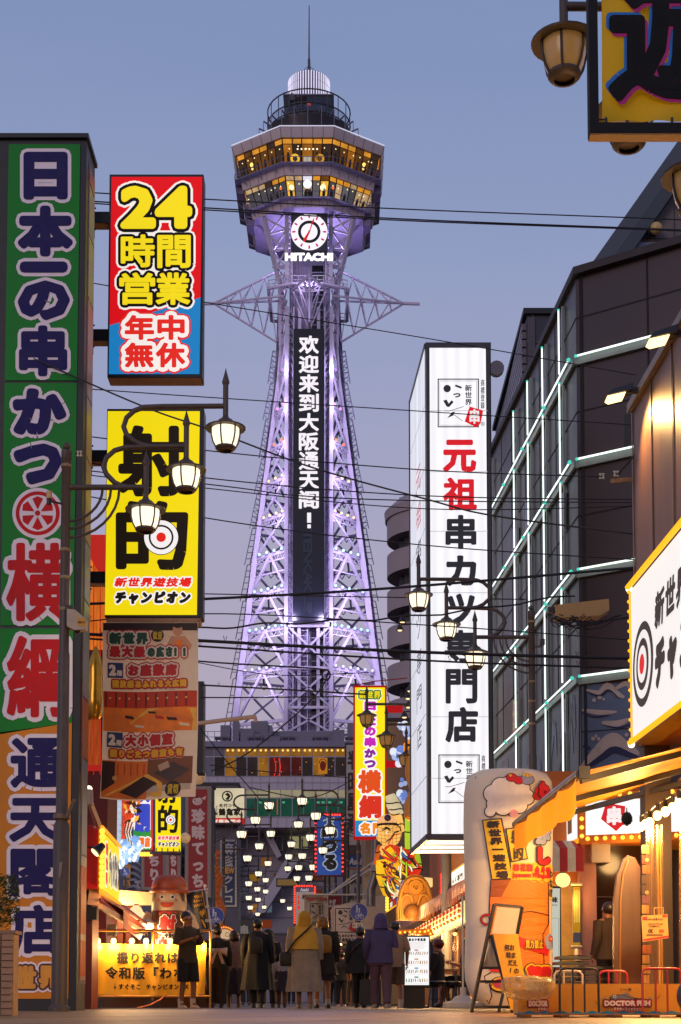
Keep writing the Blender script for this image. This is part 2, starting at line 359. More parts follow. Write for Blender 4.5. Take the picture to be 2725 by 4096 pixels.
# ================================================================== tower
YT = 156.0
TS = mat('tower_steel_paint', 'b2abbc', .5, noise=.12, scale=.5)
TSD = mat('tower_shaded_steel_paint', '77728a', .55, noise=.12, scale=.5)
TPAN = mat('tower_cladding', 'c2b4b4', .45, noise=.10, scale=.35)
TDK = mat('tower_dark_cladding', '24222c', .45, noise=.2, scale=.4)
VIOLET = (.68, .56, 1.0)
def T(px, py, dy=0.0): return P(px, py, YT + dy)
def oct_ring(a, z, cx, e=.347, g=.565):
 c = [(-e, -1), (e, -1), (1, -g), (1, g), (e, 1), (-e, 1), (-1, g), (-1, -g)]
 return [Vector((cx + x * a, YT + y * a, z)) for x, y in c]
CX = T(1236, 700).x
tower = thing('observation_tower', 'tall steel lattice tower with lit octagonal observation deck, round clock and long black vertical screen', 'tower', (CX, YT, 0))
def tower_build():
 tw = tower
 # observation deck ------------------------------------------------
 def zf(py, a): return P(1236, py, YT - a).z
 lv = [(8.15, zf(508, 8.15)), (7.85, zf(549, 7.85)), (7.25, zf(651, 7.25)), (7.0, zf(698, 7.0)), (6.2, zf(792, 6.2)), (5.95, zf(828, 5.95))]
 b = MB(TPAN)
 rings = [oct_ring(a, z, CX) for a, z in lv]
 for i in (0, 2, 4): b.loft([rings[i], rings[i + 1]], caps=False)
 for i in (1, 3):    # window bands recessed a little
  in0 = oct_ring(lv[i][0] - .25, lv[i][1], CX); in1 = oct_ring(lv[i + 1][0] - .25, lv[i + 1][1], CX)
  b.loft([rings[i], in0], caps=False); b.loft([in1, rings[i + 1]], caps=False)
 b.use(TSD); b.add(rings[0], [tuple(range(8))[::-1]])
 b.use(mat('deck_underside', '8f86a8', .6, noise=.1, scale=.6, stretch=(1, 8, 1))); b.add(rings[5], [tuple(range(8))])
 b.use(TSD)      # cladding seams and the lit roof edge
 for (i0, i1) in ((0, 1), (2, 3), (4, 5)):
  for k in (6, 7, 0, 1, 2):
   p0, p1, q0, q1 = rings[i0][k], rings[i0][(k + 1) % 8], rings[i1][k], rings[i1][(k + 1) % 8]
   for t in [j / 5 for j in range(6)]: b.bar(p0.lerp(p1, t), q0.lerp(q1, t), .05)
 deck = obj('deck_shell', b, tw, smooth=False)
 b = MB(em('d0cce0', .95))
 for k in (7, 0, 1):
  b.bar(rings[0][k] + Vector((0, -.05, .1)), rings[0][(k + 1) % 8] + Vector((0, -.05, .1)), .08)
 obj('roof_edge_light', b, tw)
 # windows
 am = [mat('lit_window_amber', 'a8671c', .2, .75, emit_noise=.5, scale=.9, sampled=False), mat('lit_window_brown', '6d4416', .2, .6, emit_noise=.5, scale=.8, sampled=False),
  mat('lit_window_gold', 'd8912c', .2, .9, emit_noise=.35, scale=.9, sampled=False), mat('lit_window_dim', '3d2c20', .2, .7, emit_noise=.4, scale=.7, sampled=False)]
 lo = [mat('window_blind_grey', '7f7d82', .4, .45, emit_noise=.15, scale=.5, sampled=False), mat('lit_window_cream', 'c9a87c', .2, .75, emit_noise=.4, scale=1.2, sampled=False),
  am[3], mat('lit_window_yellow', 'f0b53c', .2, .95, emit_noise=.3, scale=1, sampled=False), mat('window_dusk_glass', '5d5a60', .15, .5, emit_noise=.3, scale=.5, sampled=False)]
 rnd = random.Random(3)
 for lev, (i0, i1) in enumerate(((1, 2), (3, 4))):
  r0, r1 = oct_ring(lv[i0][0] - .24, lv[i0][1], CX), oct_ring(lv[i1][0] - .24, lv[i1][1], CX)
  for fk, k in enumerate((6, 7, 0, 1, 2)):
   tl, tr_, bl, br = r0[k], r0[(k + 1) % 8], r1[k], r1[(k + 1) % 8]
   h = (tl - bl).length; w = ((tr_ - tl).length + (br - bl).length) / 2
   sh = quadsheet(tl, tr_, br, bl, w, h, .03); n = 5 if k == 0 else 6
   cols = [.02] + [(.2 if k == 0 else 1 / n) * 1] * 0
   xs = [0, .2, .385, .615, .8, 1] if k == 0 else [i / n for i in range(n + 1)]
   for i in range(n):
    for (v0, v1, top) in ((.02, .2, True), (.23, .98, False)):
     if lev == 0: m = am[2] if (top and rnd.random() < .55) else rnd.choice([am[0], am[1], am[1], am[3]])
     else:
      m = rnd.choice([am[2], lo[1], lo[2]]) if top else rnd.choice([lo[0], lo[4], lo[1], lo[4]])
      if k == 0 and not top: m = (lo[3], lo[0], lo[1], lo[0], lo[3])[i]
      if k == 0 and top: m = (lo[1], lo[1], em('e9e2f2', .9), am[2], am[1])[i]
     sh.rect(xs[i] * w + .06, v0 * h, xs[i + 1] * w - .06, v1 * h, m, 1)
   # room lights, furniture and visitors seen through the panes
   for q in range(5 if k == 0 else 6):
    u = (q + .5) / (5 if k == 0 else 6) * w
    sh.disc(u + rnd.uniform(-.3, .3), h * rnd.uniform(.3, .42), .07, em('ffe9b0', 1.4), 2, 8)
    if rnd.random() < .7:
     sh.rect(u - .16, h * .62, u + .16, h * .97, pt('1d1512', .6), 2); sh.disc(u, h * .58, .12, pt('1d1512', .6), 2, 10)
   if k in (6, 7, 1, 2):
    u = w * (.28 if k in (6, 7) else .72)
    if lev == 0: sh.disc(u, h * .55, .22, em('ffd873', 1.5), 2, 12); sh.disc(u, h * .72, .14, em('ffd873', 1.5), 2, 12)
    else: sh.disc(w * (.86 if k == 7 else .1 if k == 1 else .5), h * .45, .16, em('ff6a2c', 1.2), 2, 12)
   if k == 0 and lev == 0:
    sh.ring(w * .24, h * .8, .25, .5, em('e8b53c', 1), 2); sh.ring(w * .76, h * .8, .25, .5, em('c98d2c', 1), 2)
    sh.rect(w * .42, h * .7, w * .58, h * .96, em('b9b3a4', .8), 2)
    for q in range(6): sh.disc(w * (.3 + q * .08), h * .42, .09, em('fff3cc', 1.6), 3, 10)
   if k == 0 and lev == 1:
    sh.disc(w * .5, h * .36, .42, em('f4efff', 1.6), 2, 16); sh.disc(w * .12, h * .5, .26, em('fff0b8', 1.6), 2); sh.disc(w * .87, h * .5, .3, em('fff0b8', 1.6), 2)
    sh.rect(w * .4, h * .8, w * .6, h * .92, em('2f8f78', .6), 2)
    for q in (.46, .56): sh.rect(w * q - .2, h * .68, w * q + .2, h * .98, pt('171316', .6), 3); sh.disc(w * q, h * .64, .15, pt('171316', .6), 3)
   obj('window', sh.mb, tw, smooth=False)
 # ledges with brackets
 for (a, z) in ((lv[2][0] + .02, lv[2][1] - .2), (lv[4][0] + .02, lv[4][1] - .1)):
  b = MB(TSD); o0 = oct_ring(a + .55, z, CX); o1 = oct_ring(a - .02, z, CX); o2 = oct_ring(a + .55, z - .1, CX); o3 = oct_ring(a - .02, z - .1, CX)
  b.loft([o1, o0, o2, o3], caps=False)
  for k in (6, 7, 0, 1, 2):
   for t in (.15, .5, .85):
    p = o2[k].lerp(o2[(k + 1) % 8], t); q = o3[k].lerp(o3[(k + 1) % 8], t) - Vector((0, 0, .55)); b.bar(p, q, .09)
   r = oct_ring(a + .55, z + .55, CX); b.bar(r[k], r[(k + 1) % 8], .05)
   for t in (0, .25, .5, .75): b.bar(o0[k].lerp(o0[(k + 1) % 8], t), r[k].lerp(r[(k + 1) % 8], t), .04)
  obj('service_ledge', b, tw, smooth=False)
 # side service cages
 for s in (-1, 1):
  for (pa, pb, xa) in ((700, 800, 282), (838, 925, 246)):
   b = MB(mat('violet_mesh_panel', '7a6e92', .6, noise=.2, scale=2))
   x0 = T(1236 + s * xa, pa, -2).x; x1 = T(1236 + s * (xa - 30), pa, -2).x; z0, z1 = T(1236, pb, -2).z, T(1236, pa, -2).z
   for k in range(3):
    zz0 = lerp(z0, z1, k / 3) + .08; zz1 = lerp(z0, z1, (k + 1) / 3) - .08
    b.prism([(x0, YT - 3.3, zz0), (x1, YT - 3.3, zz0 - .3), (x1, YT - 3.3, zz1 - .3), (x0, YT - 3.3, zz1)], (0, 1.8, 0))
   b.use(TSD)
   for k in range(4): b.bar((x0, YT - 3.4, lerp(z0, z1, k / 3)), (x1 - s * .8, YT - 3.4, lerp(z0, z1, k / 3) - .2), .07)
   b.bar((x0 + s * .1, YT - 3.4, z1 + 2.0), (x0 + s * .0, YT - 3.4, z0), .07); b.bar((x1, YT - 3.4, z1 + 1.8), (x1, YT - 3.4, z0), .07)
   for k in range(3): b.bar((x0 + s * .05, YT - 3.4, z1 + k * .65), (x1, YT - 3.4, z1 + k * .65 - .15), .05)
   obj('service_cage', b, tw, smooth=False)
 # rear skirt below the deck
 b = MB(mat('violet_louvre', '9086b4', .6, noise=.15, scale=.8, stretch=(1, 1, 10)))
 r0 = oct_ring(5.9, lv[5][1] - .05, CX); r1 = oct_ring(5.5, T(1236, 932, 3).z, CX)
 for k in (2, 3, 4, 5, 6): b.add([r0[k], r0[(k + 1) % 8], r1[(k + 1) % 8], r1[k]], [(0, 1, 2, 3)])
 for q in range(1, 7):
  for k in (2, 3, 4, 5, 6):
   b.bar(r0[k].lerp(r1[k], q / 7) * .999 + Vector((0, -.15, 0)), r0[(k + 1) % 8].lerp(r1[(k + 1) % 8], q / 7) + Vector((0, -.15, 0)), .08)
 obj('underside_skirt', b, tw, smooth=False)
 # rooftop --------------------------------------------------------
 zr = lv[0][1]
 zd1 = T(1236, 448, -4.7).z
 b = MB(TDK); b.lathe([(4.5, zr), (4.5, zd1 - .5), (4.7, zd1 - .2), (4.7, zd1)], (CX, YT, 0), 28)
 for k in range(24):
  a = 2 * math.pi * k / 24; c, s_ = math.cos(a), math.sin(a)
  b.use(TSD); b.bar((CX + 4.6 * c, YT + 4.6 * s_, zd1 - .15), (CX + 5.6 * c, YT + 5.6 * s_, zd1 + .15), .12)
  b.bar((CX + 5.6 * c, YT + 5.6 * s_, zd1 + .15), (CX + 5.6 * c, YT + 5.6 * s_, zr), .07)
 obj('roof_drum', b, tw)
 b = MB(mat('roof_rail_steel', '3b3844', .5))
 zt = T(1236, 354, -4.55).z
 for zz, r in ((zt, 4.55), (lerp(zd1, zt, .45), 4.55), (zd1 + .25, 4.55)):
  b.tube([(CX + r * math.cos(2 * math.pi * i / 32), YT + r * math.sin(2 * math.pi * i / 32), zz) for i in range(33)], .075, 5, False)
 for k in range(20):
  a = 2 * math.pi * (k + .5) / 20; b.bar((CX + 4.55 * math.cos(a), YT + 4.55 * math.sin(a), zd1), (CX + 4.55 * math.cos(a), YT + 4.55 * math.sin(a), zt), .09)
 obj('roof_railing', b, tw)
 g = mat('roof_screen_glass', '5a6478', .15, alpha=.35)
 b = MB(g); b.loft([[Vector((CX + 4.45 * math.cos(2 * math.pi * i / 32), YT + 4.45 * math.sin(2 * math.pi * i / 32), z)) for i in range(32)] for z in (zd1 + .3, lerp(zd1, zt, .44))], caps=False)
 obj('roof_glass_screen', b, tw)
 zc0, zc1 = zd1, T(1236, 378, -2.5).z
 b = MB(TDK); b.box(CX - 2.65, CX + 2.65, YT - 2.3, YT + 2.3, zc0, zc1); b.use(TSD); b.box(CX - 2.75, CX + 2.75, YT - 2.4, YT + 2.4, zc1, zc1 + .15)
 sh = pixsheet(YT - 2.32, step=.03, mb=b); sh.rect(1228, 413, 1243, 424, em('ff6a3c', 1.0), 1)
 for k in range(5): sh.rect(1150 + k * 37, 392, 1180 + k * 37, 440, mat('dark_blue_glass', '2d3344', .15), 1)
 obj('roof_house', b, tw, smooth=False)
 b = MB(pt('5b5866')); zl0, zl1 = zc1 + .1, T(1236, 282, -2.2).z
 b.lathe([(2.15, zl0), (2.15, zl1)], (CX, YT, 0), 24); b.use(em('d9d3ee', 1.05))
 for k in range(48):
  a = 2 * math.pi * k / 48; b.bar((CX + 2.26 * math.cos(a), YT + 2.26 * math.sin(a), zl0), (CX + 2.26 * math.cos(a), YT + 2.26 * math.sin(a), zl1), .12)
 b.use(pt('77738a'))
 for zz in (lerp(zl0, zl1, .33), lerp(zl0, zl1, .66), zl1): b.tube([(CX + 2.3 * math.cos(2 * math.pi * i / 24), YT + 2.3 * math.sin(2 * math.pi * i / 24), zz) for i in range(25)], .03, 4, False)
 obj('crown_lantern', b, tw)
 b = MB(mat('mast_steel', '544c58', .5)); zm = T(1236, 22).z
 b.tube([(CX, YT, zl1), (CX, YT, lerp(zl1, zm, .3)), (CX, YT, lerp(zl1, zm, .32)), (CX, YT, zm)], [.17, .15, .09, .05], 8)
 for dx, dy in ((-1.3, -1.3), (1.3, -1.3), (1.3, 1.3), (-1.3, 1.3)): b.tube([(CX + dx, YT + dy, zl1), (CX, YT, zl1 + 2.0)], .03, 4)
 obj('mast', b, tw)
 # flared neck between waist and deck ---------------------------------
 zs = lv[5][1]; zw = T(1236, 1150).z
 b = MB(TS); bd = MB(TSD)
 def lat(mb, a0, a1, b0, b1, n, w):      # lattice between two chords
  for i in range(n):
   t0, t1 = i / n, (i + 1) / n
   mb.bar(a0.lerp(a1, t0), b0.lerp(b1, t1), w); mb.bar(b0.lerp(b1, t0), a0.lerp(a1, t1), w); mb.bar(a0.lerp(a1, t1), b0.lerp(b1, t1), w)
 for (q, dq, mb) in ((-3.4, -3.0, b), (3.4, 3.0, bd)):
  top = [T(1056, 872, q - 1), T(1416, 872, q - 1)]; bot = [T(1122, 1140, dq), T(1350, 1140, dq)]
  i0 = [T(1148, 840, q - 1), T(1324, 840, q - 1)]; i1 = [T(1148, 1150, dq - 1), T(1324, 1150, dq - 1)]
  for s in (0, 1):
   mb.bar(top[s], bot[s], .5, .35)
   mb.bar(i0[s], i1[s], .42, .42)
   lat(mb, top[s], bot[s], i0[s], i1[s], 4, .16)
  lat(mb, i0[0], i1[0], i0[0] + Vector((.55, 0, 0)), i1[0] + Vector((.55, 0, 0)), 14, .08); lat(mb, i0[1], i1[1], i0[1] - Vector((.55, 0, 0)), i1[1] - Vector((.55, 0, 0)), 14, .08)
  mb.bar(i0[0] + Vector((.55, 0, 0)), i1[0] + Vector((.55, 0, 0)), .14); mb.bar(i0[1] - Vector((.55, 0, 0)), i1[1] - Vector((.55, 0, 0)), .14)
  for zz in (T(1236, 990, q).z, T(1236, 1065, q).z): mb.bar((T(1090, 990, q).x, YT + q, zz), (T(1382, 990, q).x, YT + q, zz), .2)
 for s in (-1, 1):
  for k in range(4): bd.bar(T(1236 + s * (170 - k * 16), 880 + k * 66, -4), T(1236 + s * (150 - k * 14), 900 + k * 66, 4), .18)
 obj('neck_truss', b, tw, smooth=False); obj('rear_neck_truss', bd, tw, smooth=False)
 # waist star ----------------------------------------------------------
 b = MB(TS)
 def wing(up, lo_, na, fa, tip, rod, n=5, w=.15):
  ch = [up, lo_, na, fa]
  for c in ch: b.bar(c, tip, w * 1.15)
  b.bar(tip, rod, w * 1.7)
  for i in range(n):
   t = i / n; q = [c.lerp(tip, t) for c in ch]; t2 = (i + 1) / n; q2 = [c.lerp(tip, t2) for c in ch]
   if i < n - 1 or True:
    for x, y in ((0, 2), (0, 3), (1, 2), (1, 3), (2, 3)): b.bar(q[x], q[y], w * .7)
    if i < n - 1:
     b.bar(q[0], q2[2], w * .6); b.bar(q[1], q2[2], w * .6); b.bar(q[0], q2[3], w * .5); b.bar(q[1], q2[3], w * .5)
 zt_ = T(1236, 1214, 0).z
 for s in (-1, 1):
  wing(T(1236 + s * 125, 1085), T(1236 + s * 130, 1368), T(1236 + s * 95, 1183, -4), T(1236 + s * 95, 1203, 4), T(1236 + s * 380, 1214), T(1236 + s * 444, 1216))
 z1, z2 = T(1236, 1150, -4).z, T(1236, 1300, -4).z
 tipf = T(1238, 1098, -10.5)
 wing(T(1238, 1168, -4.6), T(1238, 1320, -4.6), T(1170, 1160, -4.6), T(1306, 1160, -4.6), tipf, tipf + Vector((0, -.5, 0)), 3, .16)
 # ring platform and railing at the waist
 rg = [(-1.0, -.9), (-.4, -1.15), (.4, -1.15), (1.0, -.9), (1.0, .9), (-1, .9)]
 pr = [Vector((CX + x * 4.2, YT + y * 4.2, zt_ - .2)) for x, y in rg]
 for i in range(6):
  p, q = pr[i], pr[(i + 1) % 6]; b.bar(p, q, .35, .22); u = Vector((0, 0, .9)); b.bar(p + u, q + u, .07); b.bar(p + u * .5, q + u * .5, .05)
  for t in (0, .2, .4, .6, .8): b.bar(p.lerp(q, t), p.lerp(q, t) + u, .05)
 obj('waist_star', b, tw, smooth=False)
 # shaft core -------------------------------------------------------------
 core = mat('corrugated_lilac_core', '8f88a4', .5, noise=.1, scale=1)
 b = MB(core); xl, xr = T(1156, 2000, -3.6).x, T(1318, 2000, -3.6).x
 z0, z1 = 8.0, T(1236, 1020, -3.5).z
 nrib = 26
 for k in range(nrib):
  x = lerp(xl, xr, (k + .1) / nrib); b.box(x, x + (xr - xl) / nrib * .6, YT - 3.72, YT - 3.5, z0, z1)
 b.box(xl, xr, YT - 3.5, YT + 3.5, z0, z1)
 b.use(mat('core_dark_glazing', '17161e', .2, noise=.3, scale=1.5)); xa, xb = T(1247, 2000, -3.9).x, T(1292, 2000, -3.9).x
 b.box(xa, xb, YT - 3.85, YT - 3.73, T(1236, 2895, -4).z, T(1236, 1060, -4).z)
 b.use(TSD)
 for k in range(60):
  zz = lerp(T(1236, 2895, -4).z, T(1236, 1060, -4).z, k / 60); b.box(xa, xb, YT - 3.9, YT - 3.86, zz, zz + .12)
 obj('shaft_core', b, tw, smooth=False)
 # legs and lattice -----------------------------------------------------------
 lev = [(1338, 1126), (1470, 1117), (1618, 1098), (1763, 1080), (1908, 1061), (2053, 1042), (2203, 1022), (2353, 1004), (2510, 986), (2673, 965), (2880, 940)]
 cnt = [0, 1, 2, 2, 3, 4, 4, 5, 6, 6, 0]
 colr = [None, 'c78bff', 'f29ad8', 'ff8a5c', 'ffd9a8', 'ffe0b0', 'c8ffe4', 'c8f6ff', 'b8ecff', 'cfd2ff', None]
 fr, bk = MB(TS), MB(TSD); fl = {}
 for side in (-1, 1):
  def X(off, py, dy): return T(1236 + side * off, py, dy)
  pts_in, pts_out, pts_inb, pts_outb = [], [], [], []
  for py, ox in lev:
   zi = T(1236, py, -4.5).z; off = 1236 - ox
   xi = T(1236 + side * 92, py, -4.5).x
   k = (FPX / (YT - 1)); zc = (YT - 1) * CP + zi * SP
   xo = (1236 + side * off - PX0) / FPX * zc; xc = CX
   pts_in.append(Vector((T(1236 + side * 90, 2000, -4.5).x, YT - 4.5, zi))); pts_out.append(Vector((xo, YT - 1.5, zi)))
   pts_inb.append(Vector((pts_in[-1].x, YT + 4.5, zi))); pts_outb.append(Vector((xo + side * .5, YT + 1.5 + (zi < 60) * 1.0, zi)))
  for i in range(len(lev) - 1):
   wd = .32 + .02 * i
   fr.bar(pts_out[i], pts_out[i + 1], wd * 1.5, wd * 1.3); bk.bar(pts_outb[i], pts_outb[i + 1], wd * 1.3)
   a0, a1, b0, b1 = pts_in[i], pts_in[i + 1], pts_out[i], pts_out[i + 1]
   if i < 6: fr.bar(a0, b1, .2); fr.bar(b0, a1, .2)
   else:
    mid = a0.lerp(b0, .5); fr.bar(mid, a1, .28); fr.bar(mid, b1, .28); fr.bar(a0.lerp(a1, .5), b0.lerp(b1, .5), .14)
   fr.bar(a1, b1, .26, .34); fr.bar(a1 - Vector((0, 0, .7)), b1 - Vector((0, 0, .7)), .12)
   n = 5
   for q in range(n): fr.bar(a1.lerp(b1, q / n), a1.lerp(b1, (q + .5) / n) - Vector((0, 0, .7)), .08); fr.bar(a1.lerp(b1, (q + .5) / n) - Vector((0, 0, .7)), a1.lerp(b1, (q + 1) / n), .08)
   c0, c1, d0, d1 = pts_inb[i], pts_inb[i + 1], pts_outb[i], pts_outb[i + 1]
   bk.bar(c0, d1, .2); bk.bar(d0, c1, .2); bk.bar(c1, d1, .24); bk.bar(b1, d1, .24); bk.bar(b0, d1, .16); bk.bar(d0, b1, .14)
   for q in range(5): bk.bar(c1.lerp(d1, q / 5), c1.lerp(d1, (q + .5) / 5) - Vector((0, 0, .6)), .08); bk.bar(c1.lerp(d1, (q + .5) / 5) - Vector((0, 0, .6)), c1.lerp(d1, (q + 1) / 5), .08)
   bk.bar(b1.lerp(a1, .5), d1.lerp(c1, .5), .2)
   # outer service ladder
   e0, e1 = d0 + Vector((side * .45, -2.0, 0)), d1 + Vector((side * .75, -2.0, 0)); f0, f1 = e0 - Vector((side * .55, 0, 0)), e1 - Vector((side * .55, 0, 0))
   bk.bar(e0, e1, .09); bk.bar(f0, f1, .09)
   for q in range(6): bk.bar(e0.lerp(e1, q / 6), f0.lerp(f1, q / 6), .07)
   if i < 5:
    for q in range(8): bk.bar(e0.lerp(e1, q / 8), f0.lerp(f1, (q + 1) / 8), .06)
   # lamp row on the level
   for q in range(cnt[i + 1]):
    t = (q + .6) / (cnt[i + 1] + .2); p = a1.lerp(b1, t) + Vector((0, -.35, .28))
    fl.setdefault(i + 1, []).append(p)
  wt_ = [T(1236 + side * 114, 1140, -3), T(1236 + side * 114, 1140, 3)]
  fr.bar(wt_[0], pts_out[0], .5, .4); bk.bar(wt_[1], pts_outb[0], .4); lat_ = [wt_[0].lerp(pts_out[0], q / 5) for q in range(6)]; li_ = [Vector((pts_in[0].x, YT - 4.5, p.z)) for p in lat_]
  for q in range(5): fr.bar(lat_[q], li_[q + 1], .14); fr.bar(li_[q], lat_[q + 1], .14); bk.bar(lat_[q], wt_[1].lerp(pts_outb[0], (q + 1) / 5), .12)
  # vertical front columns with lattice
  a, c = pts_in[0] + Vector((0, 0, 3)), Vector((pts_in[0].x, YT - 4.5, 8))
  fr.bar(a, c, .5, .4); u = Vector((-side * .72, .1, 0)); fr.bar(a + u, c + u, .16); fr.bar(a + u * 1.9, c + u * 1.9, .34)
  n = 70
  for q in range(n): fr.bar(a.lerp(c, q / n), a.lerp(c, (q + 1) / n) + u, .07); fr.bar(a.lerp(c, (q + 1) / n) + u, a.lerp(c, (q + 1) / n), .05)
  bk.bar(pts_inb[0], Vector((pts_inb[0].x, YT + 4.5, 8)), .5)
  # feet spreading onto the roof of the base
  o = pts_out[-1]; fr.bar(o, (o.x + side * .6, o.y, 8), .7); bk.bar(pts_outb[-1], (pts_outb[-1].x + side * .6, YT + 2.5, 8), .6)
  fr.bar(pts_out[-1], (lerp(pts_in[-1].x, o.x, .45), YT - 3, 22), .4)
 # braces across the core below the screen
 xi0, xi1 = T(1146, 2600, -4.5).x, T(1326, 2600, -4.5).x
 zz = [T(1236, q, -4.5).z for q in (2500, 2672, 2830, 2930)]
 for z_a, z_b in zip(zz, zz[1:]): fr.bar((xi0, YT - 4.5, z_a), (xi1, YT - 4.5, z_b), .2); fr.bar((xi1, YT - 4.5, z_a), (xi0, YT - 4.5, z_b), .2); fr.bar((xi0, YT - 4.5, z_b), (xi1, YT - 4.5, z_b), .28)
 fr.bar((xi0, YT - 4.5, zz[0]), (xi1, YT - 4.5, zz[0]), .5)
 for q in range(16): z_a = lerp(zz[0], zz[2], q / 16); fr.bar((xi0 + 1.2, YT - 4.4, z_a), (xi0 + 2.2, YT - 4.4, z_a), .06)
 fr.bar((xi0 + 1.2, YT - 4.4, zz[0]), (xi0 + 1.2, YT - 4.4, zz[3]), .08); fr.bar((xi0 + 2.2, YT - 4.4, zz[0]), (xi0 + 2.2, YT - 4.4, zz[3]), .08)
 obj('lattice_legs', fr, tw, smooth=False); obj('rear_lattice', bk, tw, smooth=False)
 for i, ps in fl.items():
  proto = None
  for p in ps:
   if proto is None:
    b = MB(em(colr[i], 1.15)); b.ball(p, .155, 8, 6); b.use(TSD); b.box(p.x - .2, p.x + .2, p.y, p.y + .3, p.z - .25, p.z - .05)
    proto = obj('floodlight', b, tw); p0 = p
   else:
    c = proto.copy(); COL.objects.link(c); c.location = p - p0
 # clock -----------------------------------------------------------------------
 yk = YT - 6.3; sh = pixsheet(yk, step=.05)
 b = MB(TDK); p, q = P(1165, 852, yk), P(1310, 1004, yk); b.box(p.x, q.x, yk + .02, yk + .9, q.z, p.z); sh.mb = b
 wf = mat('clock_dial', 'f4f1f6', .4, 1.0, sampled=False); ck = (1237.5, 929)
 sh.disc(*ck, 73, wf, 1, 48); sh.ring(*ck, 33, 45, pt('15131c'), 2, 40)
 for h in range(12):
  a = h * math.pi / 6; c, s_ = math.sin(a), -math.cos(a)
  def rr(d, w): return (ck[0] + c * d - s_ * w, ck[1] + s_ * d + c * w)
  sh.poly([rr(68, -3.6), rr(68, 3.6), rr(57, 3.6), rr(53, 0), rr(57, -3.6)], em('c8206e', .9), 2)
 obj('clock', b, tw, smooth=False)
 sh = pixsheet(yk - .25, step=.05); red = em('d81a22', .9)
 for a, l, w in ((R(19), 62, 3), (R(209), 48, 6)):
  c, s_ = math.sin(a), -math.cos(a)
  sh.poly([(ck[0] - c * 6 - s_ * w * .5, ck[1] - s_ * 6 + c * w * .5), (ck[0] - c * 6 + s_ * w * .5, ck[1] - s_ * 6 - c * w * .5), (ck[0] + c * l * .8 + s_ * w, ck[1] + s_ * l * .8 - c * w), (ck[0] + c * l, ck[1] + s_ * l), (ck[0] + c * l * .8 - s_ * w, ck[1] + s_ * l * .8 + c * w)], red, 1 + (w > 3))
 sh.disc(*ck, 4, pt('b8902c'), 4, 12)
 obj('clock_hands', sh.mb, tw, smooth=False)
 sh = pixsheet(yk, step=.05)
 sh.glyph('HITACHI', (1140, 1012, 1333, 1046), em('fffdf2', 1.3), 1, bold=3.2)
 o = obj('lit_lettering', sh.mb, tw, smooth=False)
 # screen ---------------------------------------------------------------------------
 ys = YT - 5.6; sh = pixsheet(ys, step=.05); b = MB(mat('screen_black', '10101a', .35, noise=.2, scale=.6))
 p, q = P(1174, 1315, ys), P(1297, 2484, ys); b.box(p.x, q.x, ys, ys + .6, q.z, p.z); sh.mb = b
 sh.rect(1176, 2060, 1295, 2482, mat('screen_dim_blue', '131624', .3), 1)
 obj('led_screen', b, tw, smooth=False)
 sh = pixsheet(ys, step=.05); wt = em('efe9ee', 1.0); y = 1344
 for i, ch in enumerate('欢迎来到大阪通天阁'):
  sh.glyph(ch, (1196, y + i * 77.4, 1276, y + i * 77.4 + 73), wt, 2, bold=2.6)
 sh.rect(1229, 2052, 1245, 2092, wt, 2); sh.rect(1230, 2099, 1244, 2114, wt, 2)
 dim = em('2b2e3d', .8)
 for i, ch in enumerate('TENKAKU!'):
  sh.glyph(ch, (1206, 2124 + i * 42, 1258, 2124 + i * 42 + 36), dim, 2, bold=2, rot=math.pi / 2)
 obj('lettering', sh.mb, tw, smooth=False)
 # violet floodlighting -----------------------------------------------------------
 for i in range(1, 10):
  z = T(1236, lev[i][0], 0).z; off = (1236 - lev[i][1]) * .0268
  for s in (-1, 1):
   lamp('flood_beam', (CX + s * (off * .62 + .9), YT - 5.6, z - 2.2), 330 + 36 * i, VIOLET, tw, .3)
 for x in (-2.0, 2.0): lamp('flood_beam', (CX + x, YT - 2.2, lv[5][1] - 3.4), 800, VIOLET, tw, .4)
 lamp('flood_beam', (CX, YT - 7.5, T(1236, 1190, 0).z - 1.5), 500, VIOLET, tw, .4)
 for x in (-1.6, 1.6): lamp('flood_beam', (CX + x, YT - 7.0, T(1236, 2520).z), 700, (.7, .6, 1), tw, .4)
tower_build()
